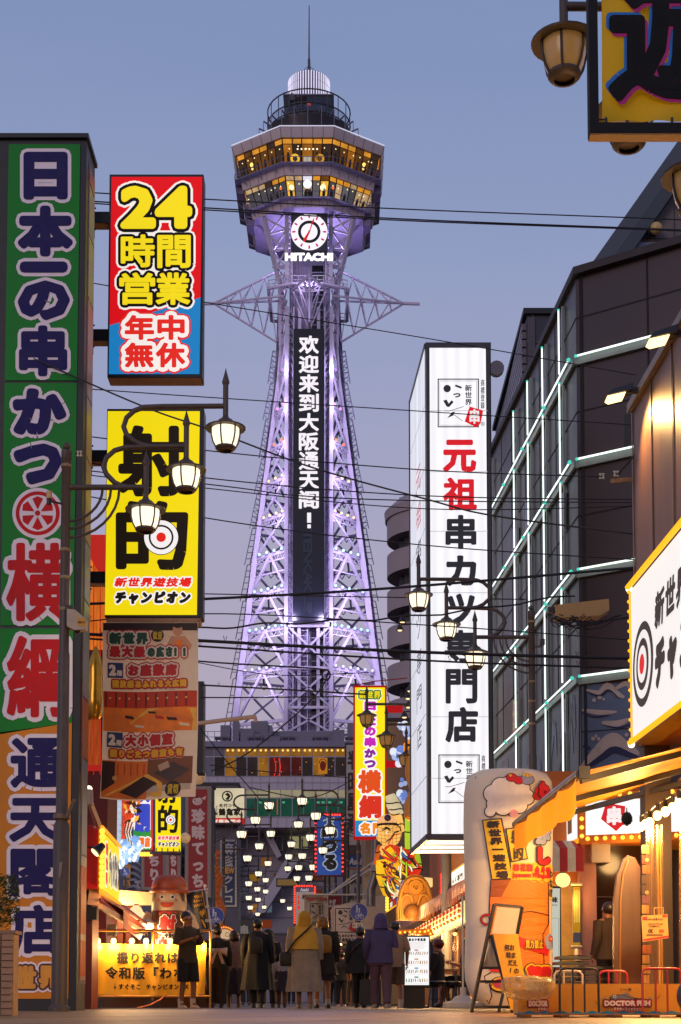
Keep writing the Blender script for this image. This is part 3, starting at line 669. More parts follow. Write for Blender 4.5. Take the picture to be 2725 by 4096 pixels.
# ================================================================== base building under the tower
def base_building():
 YB = 141.0
 t = thing('tower_base_building', 'long grey panelled building with lit window rows under the lattice tower', 'building', GX(1120, YB))
 white = mat('grey_panel_facade', 'b3abb6', .5, noise=.08, scale=.3)
 b = MB(white); xl, xr = P(560, 3000, YB).x, P(1800, 3000, YB).x
 z = lambda py: P(1100, py, YB).z
 b.box(xl, xr, YB, YB + 28, z(3310), z(2990)); b.use(TSD)
 b.box(xl - .3, xr + .3, YB - .5, YB + 28, z(2990), z(2968))
 b.use(pt('9a92a2'))
 for k in range(36): x = lerp(xl, xr, k / 36); b.box(x, x + .05, YB - .03, YB - .004, z(3310), z(2990))
 for py in (3008, 3105, 3130, 3160, 3268): b.box(xl, xr, YB - .04, YB - .006, z(py) - .05, z(py) + .05)
 # side piers down to the ground and a back wall between them
 b.use(mat('pier_concrete', '76707c', .7, noise=.2, scale=.3))
 for x0, x1 in ((560, 900), (1330, 1800)): b.box(P(x0, 3600, YB + 1).x, P(x1, 3600, YB + 1).x, YB + 1, YB + 27, 0, z(3310))
 b.use(mat('passage_backdrop', '8a8490', .7, noise=.2, scale=.2)); b.box(P(880, 3600, YB + 5).x, P(1360, 3600, YB + 5).x, YB + 5, YB + 6, 0, z(3310))  # added back wall across the passage, set forward to catch sky light
 b.use(mat('vault_panel', 'aaa4b0', .6, noise=.12, scale=.3))
 A, Bq, Cq, D = P(1180, 3470, YB + 6), P(1110, 3330, YB + 6), P(1060, 3580, YB + 6), P(1200, 3420, YB + 6)
 b.prism([P(1010, 3660, YB + 3), P(1060, 3650, YB + 3), P(1195, 3440, YB + 3), P(1140, 3440, YB + 3)], (0, 1.8, 0))
 b.prism([P(1040, 3310, YB + 5), P(1075, 3310, YB + 5), P(1130, 3430, YB + 5), P(1112, 3440, YB + 5)], (0, -2, 0))
 obj('facade', b, t, smooth=False)
 sh = pixsheet(YB, step=.05); rnd = random.Random(5)
 gold, dkb, red = mat('lit_hall_gold', 'a06a1c', .3, .55, emit_noise=.5, scale=.5, sampled=False), mat('dark_hall_glass', '2a211f', .2, .7, emit_noise=.4, scale=.5, sampled=False), mat('lit_hall_red', '5a1a14', .3, .5, emit_noise=.5, scale=.6, sampled=False)
 x = 812
 for i in range(14):
  w = 44; g = mat('dusk_glass', '6a6674', .15, noise=.15, scale=.3)
  sh.rect(x + 2, 2995, x + w - 2, 3024, gold if i > 1 else g, 1); sh.rect(x + 2, 3029, x + w - 2, 3104, (g if i < 1 else (gold if i in (2, 5, 10, 13) else red if i in (6, 7, 8) else dkb)), 1)
  if i > 1:
   for q in range(2): sh.disc(x + 12 + q * 20, 3002, 5, em('ffcf6a', 1.1), 2, 10)
  for q in range(3):
   if i > 1 and rnd.random() < .6: sh.disc(x + rnd.uniform(6, 38), rnd.uniform(3040, 3095), 1.6, em('ff9a50', 1.2), 2, 6)
  x += w
 for (cx, r, y0, y1) in ((1098, 5, 3036, 3104), (1116, 5, 3036, 3104)):
  for q in range(16): sh.disc(cx + 6 * math.sin(q / 15 * math.pi), lerp(y0, y1, q / 15), 1.8, em('ff3a2a', 1.3), 3, 6)
 sh.disc(1292, 3064, 12, em('5a1a10', .8), 2, 16, 20); sh.rect(1274, 3032, 1310, 3096, em('c07a1e', .7), 1.5); sh.ring(1292, 3050, 12, 15, em('451610', .8), 3)
 obj('window', sh.mb, t, smooth=False)
 sh = pixsheet(YB, step=.05); x = 985
 for i in range(11):
  w = 46; sh.rect(x + 2, 3160, x + w - 2, 3190, mat('pale_lit_glass', 'a89f7e', .3, .6, emit_noise=.3, scale=.4, sampled=False), 1)
  sh.rect(x + 2, 3194, x + w - 2, 3266, mat('green_shop_glass', '1d5a44', .3, .38, emit_noise=.4, scale=.6, sampled=False), 1)
  for q in range(2):
   if rnd.random() < .7: sh.rect(x + 6 + q * 20, 3206, x + 18 + q * 20, 3214, em('59b58a', .6), 2)
  x += w
 for q in range(12): sh.disc(1110, 3200 + q * 5.2, 1.8, em('ff3a2a', 1.2), 3, 6)
 obj('shop_window', sh.mb, t, smooth=False)
 sh = pixsheet(YB + 5, step=.06)
 for k in range(9):
  y = 3420 + k * 62; sh.rect(890, y, 1350, y + 5, pt('6a6672'), 1)
  for q in range(9):
   if rnd.random() < .34: sh.rect(896 + q * 50, y + 12, 938 + q * 50, y + 44, em(rnd.choice(['b8741c', '6a4a2a', '7a6a4a', '8a3a1c', '5a6a78', 'c8902c']), rnd.choice([.3, .5, .7])), 1)  # glowing patches added at random to warm the dark passage
 obj('passage_glow', sh.mb, t, smooth=False)
 # a dim window under the soffit
 sh = pixsheet(YB + 3.6, step=.05); sh.rect(1082, 3345, 1132, 3402, pt('8b8790'), 1); sh.rect(1086, 3349, 1107, 3398, pt('2e2c36'), 2); sh.rect(1110, 3349, 1128, 3398, pt('34313a'), 2)
 sh.rect(1160, 3345, 1196, 3398, em('a5a070', .6), 2); sh.rect(1205, 3345, 1232, 3398, em('a5a070', .5), 2)
 obj('soffit_window', sh.mb, t, smooth=False)
 # rooftop plant and railing
 rp = thing('rooftop_plant', 'grey air handling units and railings on the roof of the tower base building', 'roof plant', (xl, YB + 1, z(2968)))
 b = MB(pt('6f6b78'))
 for i, (px, w, h) in enumerate(((882, 40, 70), (930, 26, 90), (960, 55, 60), (1010, 30, 40), (1075, 44, 30), (1330, 50, 60), (1390, 30, 90), (1000, 70, 100), (1046, 40, 84))):
  p = P(px, 2968, YB + 3); b.box(p.x, p.x + w * .024, YB + 3 + i * .23, YB + 5 + i * .31, p.z, p.z + h * .024)
 for px, w, h in ((1085, 250, 42),):
  p = P(px, 2968, YB + 6); b.box(p.x, p.x + w * .025, YB + 6, YB + 7, p.z, p.z + h * .025)
 b.use(DARK)
 for k in range(5): p = P(860 + k * 130, 2958, YB + 1.5); b.box(p.x, p.x + 1.6, YB + 1.5, YB + 1.9, p.z, p.z + .3); b.box(p.x + .1, p.x + .2, YB + 1.5, YB + 1.9, z(2968), p.z); b.box(p.x + 1.4, p.x + 1.5, YB + 1.5, YB + 1.9, z(2968), p.z)
 b.use(TSD)
 for k in range(46): x = lerp(xl, xr, k / 46); b.box(x, x + .05, YB + .2, YB + .25, z(2968), z(2968) + 1.1)
 for q in (.55, 1.1): b.box(xl, xr, YB + .2, YB + .25, z(2968) + q - .05, z(2968) + q)
 obj('units', b, rp, smooth=False)
base_building()
# ================================================================== right: dark corner building with neon tubes
def V2(x, y, z=0): return Vector((x, y, z))
def neon_building():
 Y0 = 30.0; bx = P(2318, 2500, Y0).x; B = V2(bx, Y0)
 dS = V2(-.0716, 1).normalized(); nS = V2(-1, -.0716).normalized(); dF = V2(.83, -.56).normalized(); nF = V2(-.56, -.83).normalized()
 z = lambda py: P(2318, py, Y0).z
 t = thing('neon_building', 'dark panelled corner building outlined with white neon tubes behind the tall white sign', 'building', B)
 wall = mat('dark_brown_panel', '3b2c2e', .38, noise=.12, scale=.4)
 zt = z(1112); L = 15.0; F = 6.0; far = B + dS * L; right = B + dF * F
 b = MB(wall); poly = [B, right, right + V2(4, 14), far + V2(9, 0), far]
 b.prism([p + V2(0, 0, 0) for p in poly], (0, 0, zt))
 b.use(pt('2a2023')); cap = [B - dS * .08 - dF * .0 + V2(-.08, -.08), right + nF * .12, right + V2(4, 14), far + V2(9, 0), far + nS * .1]
 b.prism([p + V2(0, 0, zt) for p in cap], (0, 0, .16))
 obj('wall', b, t, smooth=False)
 sS = Sheet(lambda u, v: RP(u, v, B, nS), nS, .012); sF = Sheet(lambda u, v: RP(u, v, B, nF), nF, .012)
 def hz(mb, zz, w, off, mS=True, mF=True):
  if mS: a = B + nS * off + V2(0, 0, zz); mb.bar(a, a + dS * L, w * .5, w)
  if mF: a = B + nF * off + V2(0, 0, zz); mb.bar(a, a + dF * F, w * .5, w)
 seam = MB(pt('140f12', .7))
 for py in (1275, 1650, 2065, 2500): hz(seam, z(py), .035, .0)
 for px in (2230, 2165, 2105, 2050, 2010):
  q = RP(px, 2300, B, nS); seam.bar(V2(q.x, q.y, 0), V2(q.x, q.y, zt), .02)
 for px in (2595,):
  q = RP(px, 1500, B, nF); seam.bar(V2(q.x, q.y, z(1900)), V2(q.x, q.y, zt), .035)
 seam.bar(B + V2(0, 0, 0) + nF * .01 + dF * .12, B + V2(0, 0, zt) + nF * .01 + dF * .12, .06)
 obj('panel_seams', seam, t, smooth=False)
 trough = MB(mat('neon_trough', '8a958e', .4, noise=.1)); tube_m = em('f1fff6', 1.5, True); cap_m = em('4fe0c8', .9)
 levels = [z(1438), z(1848), z(2286), z(2712)]
 n = 0
 for zz in levels:
  b = MB(mat('neon_trough', '8a958e')); hz(b, zz - .05, .12, .05, True, False); hz(b, zz - .07, .17, .05, False, True)
  obj('neon_trough', b, t, smooth=False)
  a = B + nS * .16 + V2(0, 0, zz); k = 0
  b = MB(tube_m)
  while k < L - .1:
   e = min(k + 2.45, L); b.use(tube_m).tube([a + dS * (k + .05), a + dS * (e - .05)], .019, 6)
   b.use(cap_m).ball(a + dS * (k + .03), .045, 6, 4); k += 2.5
  a = B + nF * .16 + V2(0, 0, zz); b.use(tube_m).tube([a + dF * .1, a + dF * (F - .2)], .022, 6); b.use(cap_m).ball(a + dF * .06, .035, 6, 4)
  obj('neon_tube', b, t)
 zl = [zt - .35] + levels + [z(3200)]
 for px, top in ((2265, 1215), (2196, 1370), (2134, 1508), (2076, 1632), (1978, 1836)):
  q = RP(px, 1750, B, nS) + nS * .14; b = MB(tube_m)
  za = RP(px, top, B, nS).z
  ls = [za] + [l for l in levels if l < za - .4] + [z(3170)]
  for u, v in zip(ls, ls[1:]):
   b.use(tube_m).tube([V2(q.x, q.y, u - .1), V2(q.x, q.y, v + .12)], .018, 6); b.use(cap_m).ball(V2(q.x, q.y, u - .08), .03, 6, 4)
  b.use(mat('neon_trough', '8a958e')).bar(V2(q.x, q.y, ls[-1]) - nS * .09, V2(q.x, q.y, za) - nS * .09, .06, .05)
  obj('neon_tube', b, t)
 for px, y0, y1, w in ((2065, 2115, 2250, 20), (2115, 2000, 2160, 18), (2262, 1975, 2115, 18), (2067, 2800, 2950, 20), (2268, 2795, 2930, 16), (2180, 1510, 1600, 12)):
  sh = planesheet(B, nS, .03); sh.rect(px - w / 2 - 3, y0 - 4, px + w / 2 + 3, y1 + 4, pt('1b1517', .5), 1); sh.rect(px - w / 2, y0, px + w / 2, y1, mat('slit_glass', '20242e', .1), 1.3)
  obj('slit_window', sh.mb, t, smooth=False)
 sh = planesheet(B, nF, .03); sh.rect(2500, 1660, 2575, 1830, pt('17120f', .4), 1); sh.rect(2528, 1700, 2570, 1780, mat('slit_glass', '20242e', .1), 2)
 obj('window', sh.mb, t, smooth=False)
 # painted wave panels on the lowest storey
 sh = planesheet(B, nF, .012); mb_ = pt('5b6d8a', .5, .1, 1.2); pale, navy = pt('b9aaa0', .6), pt('1c2450', .6)
 sh.rect(2328, 2735, 2640, 3300, mb_, 1)
 for (pts, w, m) in (([(2345, 2760), (2400, 2772), (2432, 2745), (2470, 2775), (2500, 2790)], 22, pale), ([(2348, 2766), (2400, 2784), (2438, 2762), (2480, 2795)], 7, navy), ([(2460, 2760), (2505, 2735), (2530, 2760)], 16, pale), ([(2330, 2840), (2400, 2850), (2470, 2848)], 16, pale), ([(2330, 2850), (2380, 2868), (2440, 2862)], 6, navy),
      ([(2410, 2890), (2470, 2895), (2525, 2875)], 20, pale), ([(2420, 2902), (2480, 2912), (2530, 2895)], 6, navy), ([(2330, 3070), (2400, 3000), (2450, 2960), (2490, 2975), (2560, 3020)], 44, pale), ([(2330, 3085), (2410, 3030), (2460, 3000), (2520, 3020), (2570, 3035)], 22, navy), ([(2335, 2985), (2365, 2995)], 12, navy)):
  sh.brush(pts, w * 1.25, m, 2 + (m is navy))
 for cx, cy, r in ((2380, 2802, 8), (2402, 2790, 9), (2418, 2798, 6), (2376, 2955, 8), (2388, 2945, 6), (2398, 2956, 7), (2510, 2940, 8), (2530, 2958, 9)): sh.disc(cx, cy, r, pale, 3, 10)
 sh.line([(2328, 2928), (2640, 2905)], 3, BLACK, 3)
 obj('wave_mural', sh.mb, t, smooth=False)
 sh = planesheet(B, nS, .012); rnd = random.Random(4)
 for x0, x1 in ((1985, 2070), (2080, 2190), (2200, 2262), (2270, 2318)):
  def yy(x): return 2712 + (2318 - x) * .943 + 20
  sh.poly([(x0, yy(x0)), (x1, yy(x1)), (x1, 3300), (x0, 3300)], pt('7f8690', .5, .12, 1.0), 1)
  for k in range(3):
   cx = rnd.uniform(x0 + 12, x1 - 12); cy = yy(cx) + rnd.uniform(60, 240)
   sh.brush([(cx - 8, cy + 90), (cx - 3, cy + 20), (cx + 3, cy - 50), (cx + 8, cy + 20), (cx + 12, cy + 80)], 9, pt(rnd.choice(['a39c98', '8d93a8', '9aa4b4']), .5), 2)
 obj('wave_mural', sh.mb, t, smooth=False)
 # penthouse behind the parapet
 p = thing('rooftop_penthouse', 'slate grey plant room with louvred side above the dark neon building', 'plant room', V2(P(2150, 1500, 38).x, 38, zt))
 b = MB(pt('3a3944', .45)); a0, a1 = P(2108, 1260, 38), P(2300, 1260, 38)
 b.box(a0.x, a1.x, 38, 46, zt - 1.2, a0.z); b.use(pt('24232b')); b.box(a0.x - .1, a1.x, 37.9, 46, a0.z, a0.z + .15)
 b.use(pt('55515c')); b.box(a0.x + .02, a0.x + .2, 37.93, 38, zt - 1, a0.z - .1); b.box(P(2128, 1300, 38).x, P(2134, 1300, 38).x, 37.96, 38, zt - 1, a0.z); b.box(a0.x, a1.x, 37.97, 38, P(2108, 1365, 38).z - .06, P(2108, 1365, 38).z)
 b.use(pt('1c1b22')); q0, q1 = P(2170, 1370, 38), P(2235, 1480, 38); b.box(q0.x, q1.x, 37.95, 38, q1.z, q0.z)
 obj('wall', b, p, smooth=False)
 b = MB(mat('louvre_lilac', '69636d', .5, noise=.1))
 q0, q1 = P(2100, 1290, 38), P(1978, 1690, 50)
 A, Bq = V2(q0.x, 38.2), V2(P(1985, 1700, 47).x, 47)
 ztop0 = P(2100, 1275, 38.2).z
 for k in range(16):
  z0 = lerp(zt - .6, ztop0, k / 16); b.bar((A.x, A.y, z0), (Bq.x, Bq.y, z0), .12, (ztop0 - zt + .6) / 16 * .8)
 b.bar((A.x + .1, A.y, (zt + ztop0) / 2 - .3), (Bq.x + .1, Bq.y, (zt + ztop0) / 2 - .3), .05, ztop0 - zt + .6)
 obj('louvre_screen', b, p, smooth=False)
 b = MB(pt('6d6a74')); c = P(1986, 1478, 31); b.tube([(c.x, 30.9, c.z), (c.x, 31.05, c.z)], .16, 14)
 solo('round_vent_cowl', b, 'small round grey vent cowl on the roof edge beside the white sign', 'vent')
neon_building()
# gable-roofed building at the upper right
def gable_building():
 Y = 34.0; t = thing('gable_building', 'concrete building with steep dark metal roof above the dark neon building', 'building', V2(P(2600, 1500, Y).x, Y))
 b = MB(mat('stained_concrete', '6b6264', .75, noise=.3, scale=.9, bump=.3))
 pts = [P(2350, 1125, Y), P(2725, 1125, Y), P(2980, 1125, Y), P(2980, 200, Y), P(2725, 555, Y)]
 b.prism(pts, (0, 8, 0)); obj('wall', b, t, smooth=False)
 b = MB(mat('slate_roof_metal', '4a5059', .4, noise=.1, scale=1))
 a, c = P(2338, 1095, Y - .3), P(2990, 170, Y - .3)
 d = (c - a).normalized(); nn = Vector((d.z, 0, -d.x))
 b.prism([a, c, c + nn * .34, a + nn * .34], (0, 8.5, 0)); b.use(mat('slate_roof_edge', '3d434c', .4)); b.prism([a + nn * .343, c + nn * .343, c + nn * .62, a + nn * .62], (0, 8.3, 0))
 obj('roof', b, t, smooth=False)
 sh = pixsheet(Y, step=.02); sm = pt('2c282b')
 for pts_ in ([(2590, 800), (2590, 960)], [(2698, 700), (2698, 980)], [(2490, 955), (2725, 955)]): sh.line(pts_, 3, sm, 1)
 sh.poly([(2512, 1050), (2548, 962), (2698, 962), (2698, 1050)], pt('4a4648'), 1); sh.poly([(2520, 1048), (2553, 972), (2690, 972), (2690, 1048)], mat('sky_glass', '7f86a3', .08), 2)
 obj('window', sh.mb, t, smooth=False)
 b = MB(mat('cream_globe', 'c8a868', .35)); c = P(2625, 914, Y - .25); b.ball(c, .15, 16, 10); b.use(DARK); b.box(c.x - .05, c.x + .05, c.y, c.y + .26, c.z - .05, c.z + .05)
 solo('globe_wall_lamp', b, 'unlit cream globe lamp on the concrete gable wall', 'wall lamp')
gable_building()
# near right building with the floodlit wall
NR_D = V2(-.0342, 1).normalized(); NR_N = V2(-1, -.0342).normalized()
NR0 = V2(P(2545, 2600, 17.2).x, 17.2)
def near_right():
 t = thing('shooting_gallery_building', 'brown ribbed metal building on the right with floodlit side wall', 'building', NR0)
 m = mat('brown_ribbed_metal', '6b4a30', .45, noise=.1, scale=1, stretch=(4, 4, .3))
 b = MB(m); zt = P(2543, 1629, 17.2).z; a = NR0; e = NR0 - NR_D * 13
 zb = P(2540, 2990, 17.2).z
 b.prism([a + V2(0, 0, zb), e + V2(0, 0, zb), e + V2(6, 0, zb), a + V2(6, 0, zb)], (0, 0, zt - zb))
 k = 0
 while k < 12.9:
  q = a - NR_D * k + NR_N * .012; b.bar(q + V2(0, 0, zb), q + V2(0, 0, zt - .02), .05, .005); k += .9
 b.use(pt('8d8580')); b.bar(a + V2(0, 0, zt) + NR_D * .05, e + V2(0, 0, zt), .12, .1)
 b.use(pt('2b1c14')); b.prism([a + V2(0.9, 0, 0), e + V2(.9, 0, 0), e + V2(6, 0, 0), a + V2(6, 0, 0)], (0, 0, zb)); b.bar(a + V2(.2, 0, 0), a + V2(.2, 0, zb), .3)
 obj('wall', b, t, smooth=False)
 for i, (px, py) in enumerate(((2478, 1588), (2650, 1362))):
  q = RP(px + 95, py - 10, NR0, NR_N); c = P(px, py, q.y)
  f = thing('floodlight', ['glowing floodlight on an arm at the far end of the brown roof edge', 'upper glowing floodlight nearer along the brown roof edge'][i], 'floodlight', c, 'floodlights on the brown wall')
  b = MB(DARK); b.bar(c + V2(.06, 0, .07), q + V2(.1, 0, .06), .06); b.hexa([c + V2(-.16, -.1, -.02), c + V2(.14, -.1, .06), c + V2(.14, .1, .06), c + V2(-.16, .1, -.02), c + V2(-.1, -.07, .06), c + V2(.16, -.07, .15), c + V2(.16, .07, .15), c + V2(-.1, .07, .06)])
  obj('housing', b, f, smooth=False)
  b = MB(em('ffd890', 3)); b.hexa([c + V2(-.12, -.07, -.06), c + V2(.04, -.07, -.02), c + V2(.04, .07, -.02), c + V2(-.12, .07, -.06), c + V2(-.155, -.095, -.025), c + V2(.06, -.08, .03), c + V2(.06, .08, .03), c + V2(-.155, .095, -.025)])
  obj('lamp_glass', b, f)
  w = RP(px + 142, py + 60, NR0, NR_N); lamp('beam', c + V2(0, 0, -.16), 170, (1, .56, .18), f, .05, 'SPOT', w + V2(0, -.2, -1.0), 130, .8)
 # white lit sign on the wall
 s = thing('wall_signboard', 'white lit sign with a target emblem and bulbs along its edges on the brown wall', 'sign', NR0 + V2(0, 0, zb))
 off = NR_N * .28; p0 = NR0 + off
 TL, BL = RP(2524, 2362, p0, NR_N), RP(2532, 2955, p0, NR_N)
 zt1, zb1 = TL.z, BL.z; a = V2(TL.x, TL.y); e = a - NR_D * 5.6
 b = MB(mat('sign_white_face', 'f2efec', .5, .95, sampled=True)); b.prism([a + V2(0, 0, zb1), e + V2(0, 0, zb1), e + V2(0, 0, zt1), a + V2(0, 0, zt1)], -NR_N * .02)
 b.use(DARK); b.prism([a - NR_N * .022 + V2(0, 0, zb1 - .06), e - NR_N * .022 + V2(0, 0, zb1 - .06), e - NR_N * .022 + V2(0, 0, zt1 + .06), a - NR_N * .022 + V2(0, 0, zt1 + .06)], -NR_N * .24)
 obj('panel', b, s, smooth=False)
 L = 5.6; H = zt1 - zb1
 sh = quadsheet(a + V2(0, 0, zt1), e + V2(0, 0, zt1), e + V2(0, 0, zb1), a + V2(0, 0, zb1), L, H, .004)
 ink = em('4a3c38', .5); c = (.52, H * .57)
 for r, m in ((.46, ink), (.37, em('f2efec', .9)), (.28, ink), (.2, em('f2efec', .9)), (.11, em('e0201c', .9))): sh.disc(c[0], c[1], r, m, 1 + (.46 - r) * 8, 32)
 sh.text('新世界遊技場', (1.05, H * .2, 3.6, H * .2 + .42), ink, 2, .02, italic=.15)
 sh.text('チャンピオン', (1.0, H * .48, 3.9, H * .48 + .6), ink, 2, .045, italic=.15)
 obj('lettering', sh.mb, s, smooth=False)
 for zz in (zt1 + .03, zb1 - .05):
  b = MB(mat('bulb_amber_strip', 'ffb020', .4, 1.3, sampled=False)); k = 0
  b.tube([a + NR_N * .03 + V2(0, 0, zz), e + NR_N * .03 + V2(0, 0, zz)], .025, 6)
  for k in range(112): b.ball(a - NR_D * (k * .05 + .02) + NR_N * .045 + V2(0, 0, zz), .027, 6, 4)
  o = obj('bulb_strip', b, s); o['kind'] = 'stuff'
 b = MB(mat('bulb_amber_strip', 'ffb020')); b.tube([a + NR_D * .05 + V2(0, 0, zb1), a + NR_D * .05 + V2(0, 0, zt1)], .012, 5)
 for k in range(16): b.ball(a + NR_D * .06 + NR_N * .01 + V2(0, 0, lerp(zb1, zt1, k / 15)), .022, 6, 4)
 o = obj('bulb_strip', b, s); o['kind'] = 'stuff'
 for zz in (zb1 - .05, zt1 + .04):
  b = MB(em('fff6e0', 2.5)); b.ball(a + NR_D * .08 + V2(0, 0, zz), .04, 8, 6); obj('end_lamp', b, s)
near_right()
# curved apartment block far behind
def apartment():
 Y = 78.0; c = V2(P(1745, 2400, Y).x, Y + 3); t = thing('curved_apartment_block', 'rounded grey apartment tower with stacked curved balconies behind the white sign', 'building', c)
 r = c.x - P(1556, 2400, Y).x; zz = [P(1600, py, Y).z for py in (3000, 2850, 2702, 2545, 2392, 2240, 2090, 2020)]
 b = MB(pt('57525c', .7, .15, .4)); b.lathe([(r - .9, 0), (r - .9, zz[-1])], c, 40); obj('wall', b, t)
 for i in range(7):
  b = MB(mat('balcony_render', '9c8f94', .7, noise=.1, scale=.4)); z0 = zz[i]
  b.lathe([(r - .95, z0 - .2), (r, z0 - .15), (r, z0 + 1.05), (r - .12, z0 + 1.05), (r - .12, z0 + .02), (r - .95, z0 + .02)], c, 48); obj('balcony', b, t)
  b = MB(pt('3b3743')); 
  for k in range(6): a = math.pi + .35 + k * .32; p = c + V2(math.cos(a) * (r - .88), math.sin(a) * (r - .88)); b.box(p.x - .3, p.x + .3, p.y - .1, p.y + .1, z0 + .05, z0 + 2.2)
  obj('window', b, t, smooth=False)
 b = MB(pt('9c8f94', .7)); b.lathe([(r + .1, zz[-1] + .02), (r + .15, zz[-1] + .5), (r - .6, zz[-1] + 1.2)], c, 48); obj('roof', b, t)
apartment()
# plain street buildings that carry the signs
def block(name, label, x0, x1, Y, depth, top, hexc, extras=None, seamn=0, base=0.0):
 a = P(x0, (top + 4003) / 2, Y).x; c = P(x1, (top + 4003) / 2, Y).x; zt = P((x0 + x1) / 2, top, Y).z
 t = thing(name, label, 'building', V2((a + c) / 2, Y)); b = MB(mat('render_' + hexc, hexc, .75, noise=.18, scale=.7))
 b.box(a, c, Y, Y + depth, base, zt); b.use(pt('2b2628')); b.box(a - .05, c + .05, Y - .05, Y + depth, zt, zt + .12)
 obj('wall', b, t, smooth=False); return t, a, c, zt
t_, *_ = block('sign_block', 'dark narrow building hidden behind the big green sign', -120, 270, 19.9, .6, 640, '2a2430')
t_, a, c, zt = block('left_row_building', 'dark red shop building behind the left signs', 250, 432, 27.5, 1.2, 2200, '5a1512')
sh = pixsheet(27.5, step=.01); glow = mat('lit_gold_glass', 'd06a1a', .25, .8, emit_noise=.6, scale=3, stretch=(6, 6, .5), sampled=False)
sh.rect(352, 2210, 428, 2600, glow, 1)
for x in (352, 376, 402, 428): sh.rect(x - 2, 2200, x + 2, 3100, em('c8281a', .7), 2)
sh.rect(350, 2140, 432, 2215, em('d8301c', .8), 2); sh.rect(350, 2880, 405, 3060, mat('lit_orange_slats', 'b04a14', .4, .6, emit_noise=.6, scale=5, stretch=(8, 8, .4), sampled=False), 1); sh.rect(345, 3060, 420, 3085, em('b8201a', .7), 2)
obj('window', sh.mb, t_, smooth=False)
b = MB(em('d42a1c', .6)); b.prism([P(350, 2140, 27.2), P(420, 2140, 27.2), P(420, 2330, 27.2), P(352, 2215, 27.2)], (0, .3, 0)); obj('red_canopy', b, t_, smooth=False)
block('wave_wall_building', 'blue grey building with red blowfish restaurant signs on its front', 452, 850, 48, .6, 3150, '59627a')
block('left_far_shop', 'grey shop building far down the left side of the street', 800, 952, 72, 2, 3140, '625c66')
block('tan_building', 'tan rendered building behind the yellow vertical sign', 1462, 1720, 54, 14, 2885, '9a7f5e')
block('right_far_shop', 'dim shop building far down the right side of the street', 1372, 1560, 66, 12, 3300, '4a3a36')
b = MB(BLACK); p, q = P(788, 2725, 40), P(813, 3090, 40); b.box(p.x, q.x, 40, 40.6, q.z, p.z); b.use(pt('5a5660'))
for k in range(8): b.box(q.x, q.x + .03, 39.98, 40.0, lerp(q.z, p.z, k / 8), lerp(q.z, p.z, k / 8) + .08)
solo('dark_sign_column', b, 'slim black sign column seen edge on beside the hanging cloth banner', 'sign')
# ================================================================== street lamps
def lantern_mesh(x, zr, finial):
 b = MB(STEEL); b.tube([(x, 0, zr + .11), (x, 0, zr + .56)], .034, 10)
 b.lathe([(.034, zr + .55), (.048, zr + .58), (.045, zr + .6), (.012, zr + .72), (.002, zr + .77)], (x, 0, 0), 10)
 b.lathe([(.25, zr - .015), (.255, zr), (.2, zr + .022), (.12, zr + .06), (.085, zr + .1), (.055, zr + .115), (.04, zr + .14), (.03, zr + .16)], (x, 0, 0), 24)
 for k in range(6):
  a = k * math.pi / 3 + .26; c, s = math.cos(a), math.sin(a)
  b.tube([(x + c * .182, s * .182, zr - .01), (x + c * .18, s * .18, zr - .1), (x + c * .158, s * .158, zr - .19), (x + c * .118, s * .118, zr - .262)], .011, 5)
 b.lathe([(.126, zr - .242), (.128, zr - .266), (.105, zr - .29), (.08, zr - .295), (.08, zr - .285), (.1, zr - .26)], (x, 0, 0), 18)
 if finial: b.lathe([(.09, zr - .29), (.03, zr - .32), (.035, zr - .335), (.012, zr - .35), (.004, zr - .39)], (x, 0, 0), 12)
 g = MB(); g.lathe([(.172, zr - .015), (.17, zr - .08), (.148, zr - .18), (.112, zr - .258)], (x, 0, 0), 20)
 return b, g
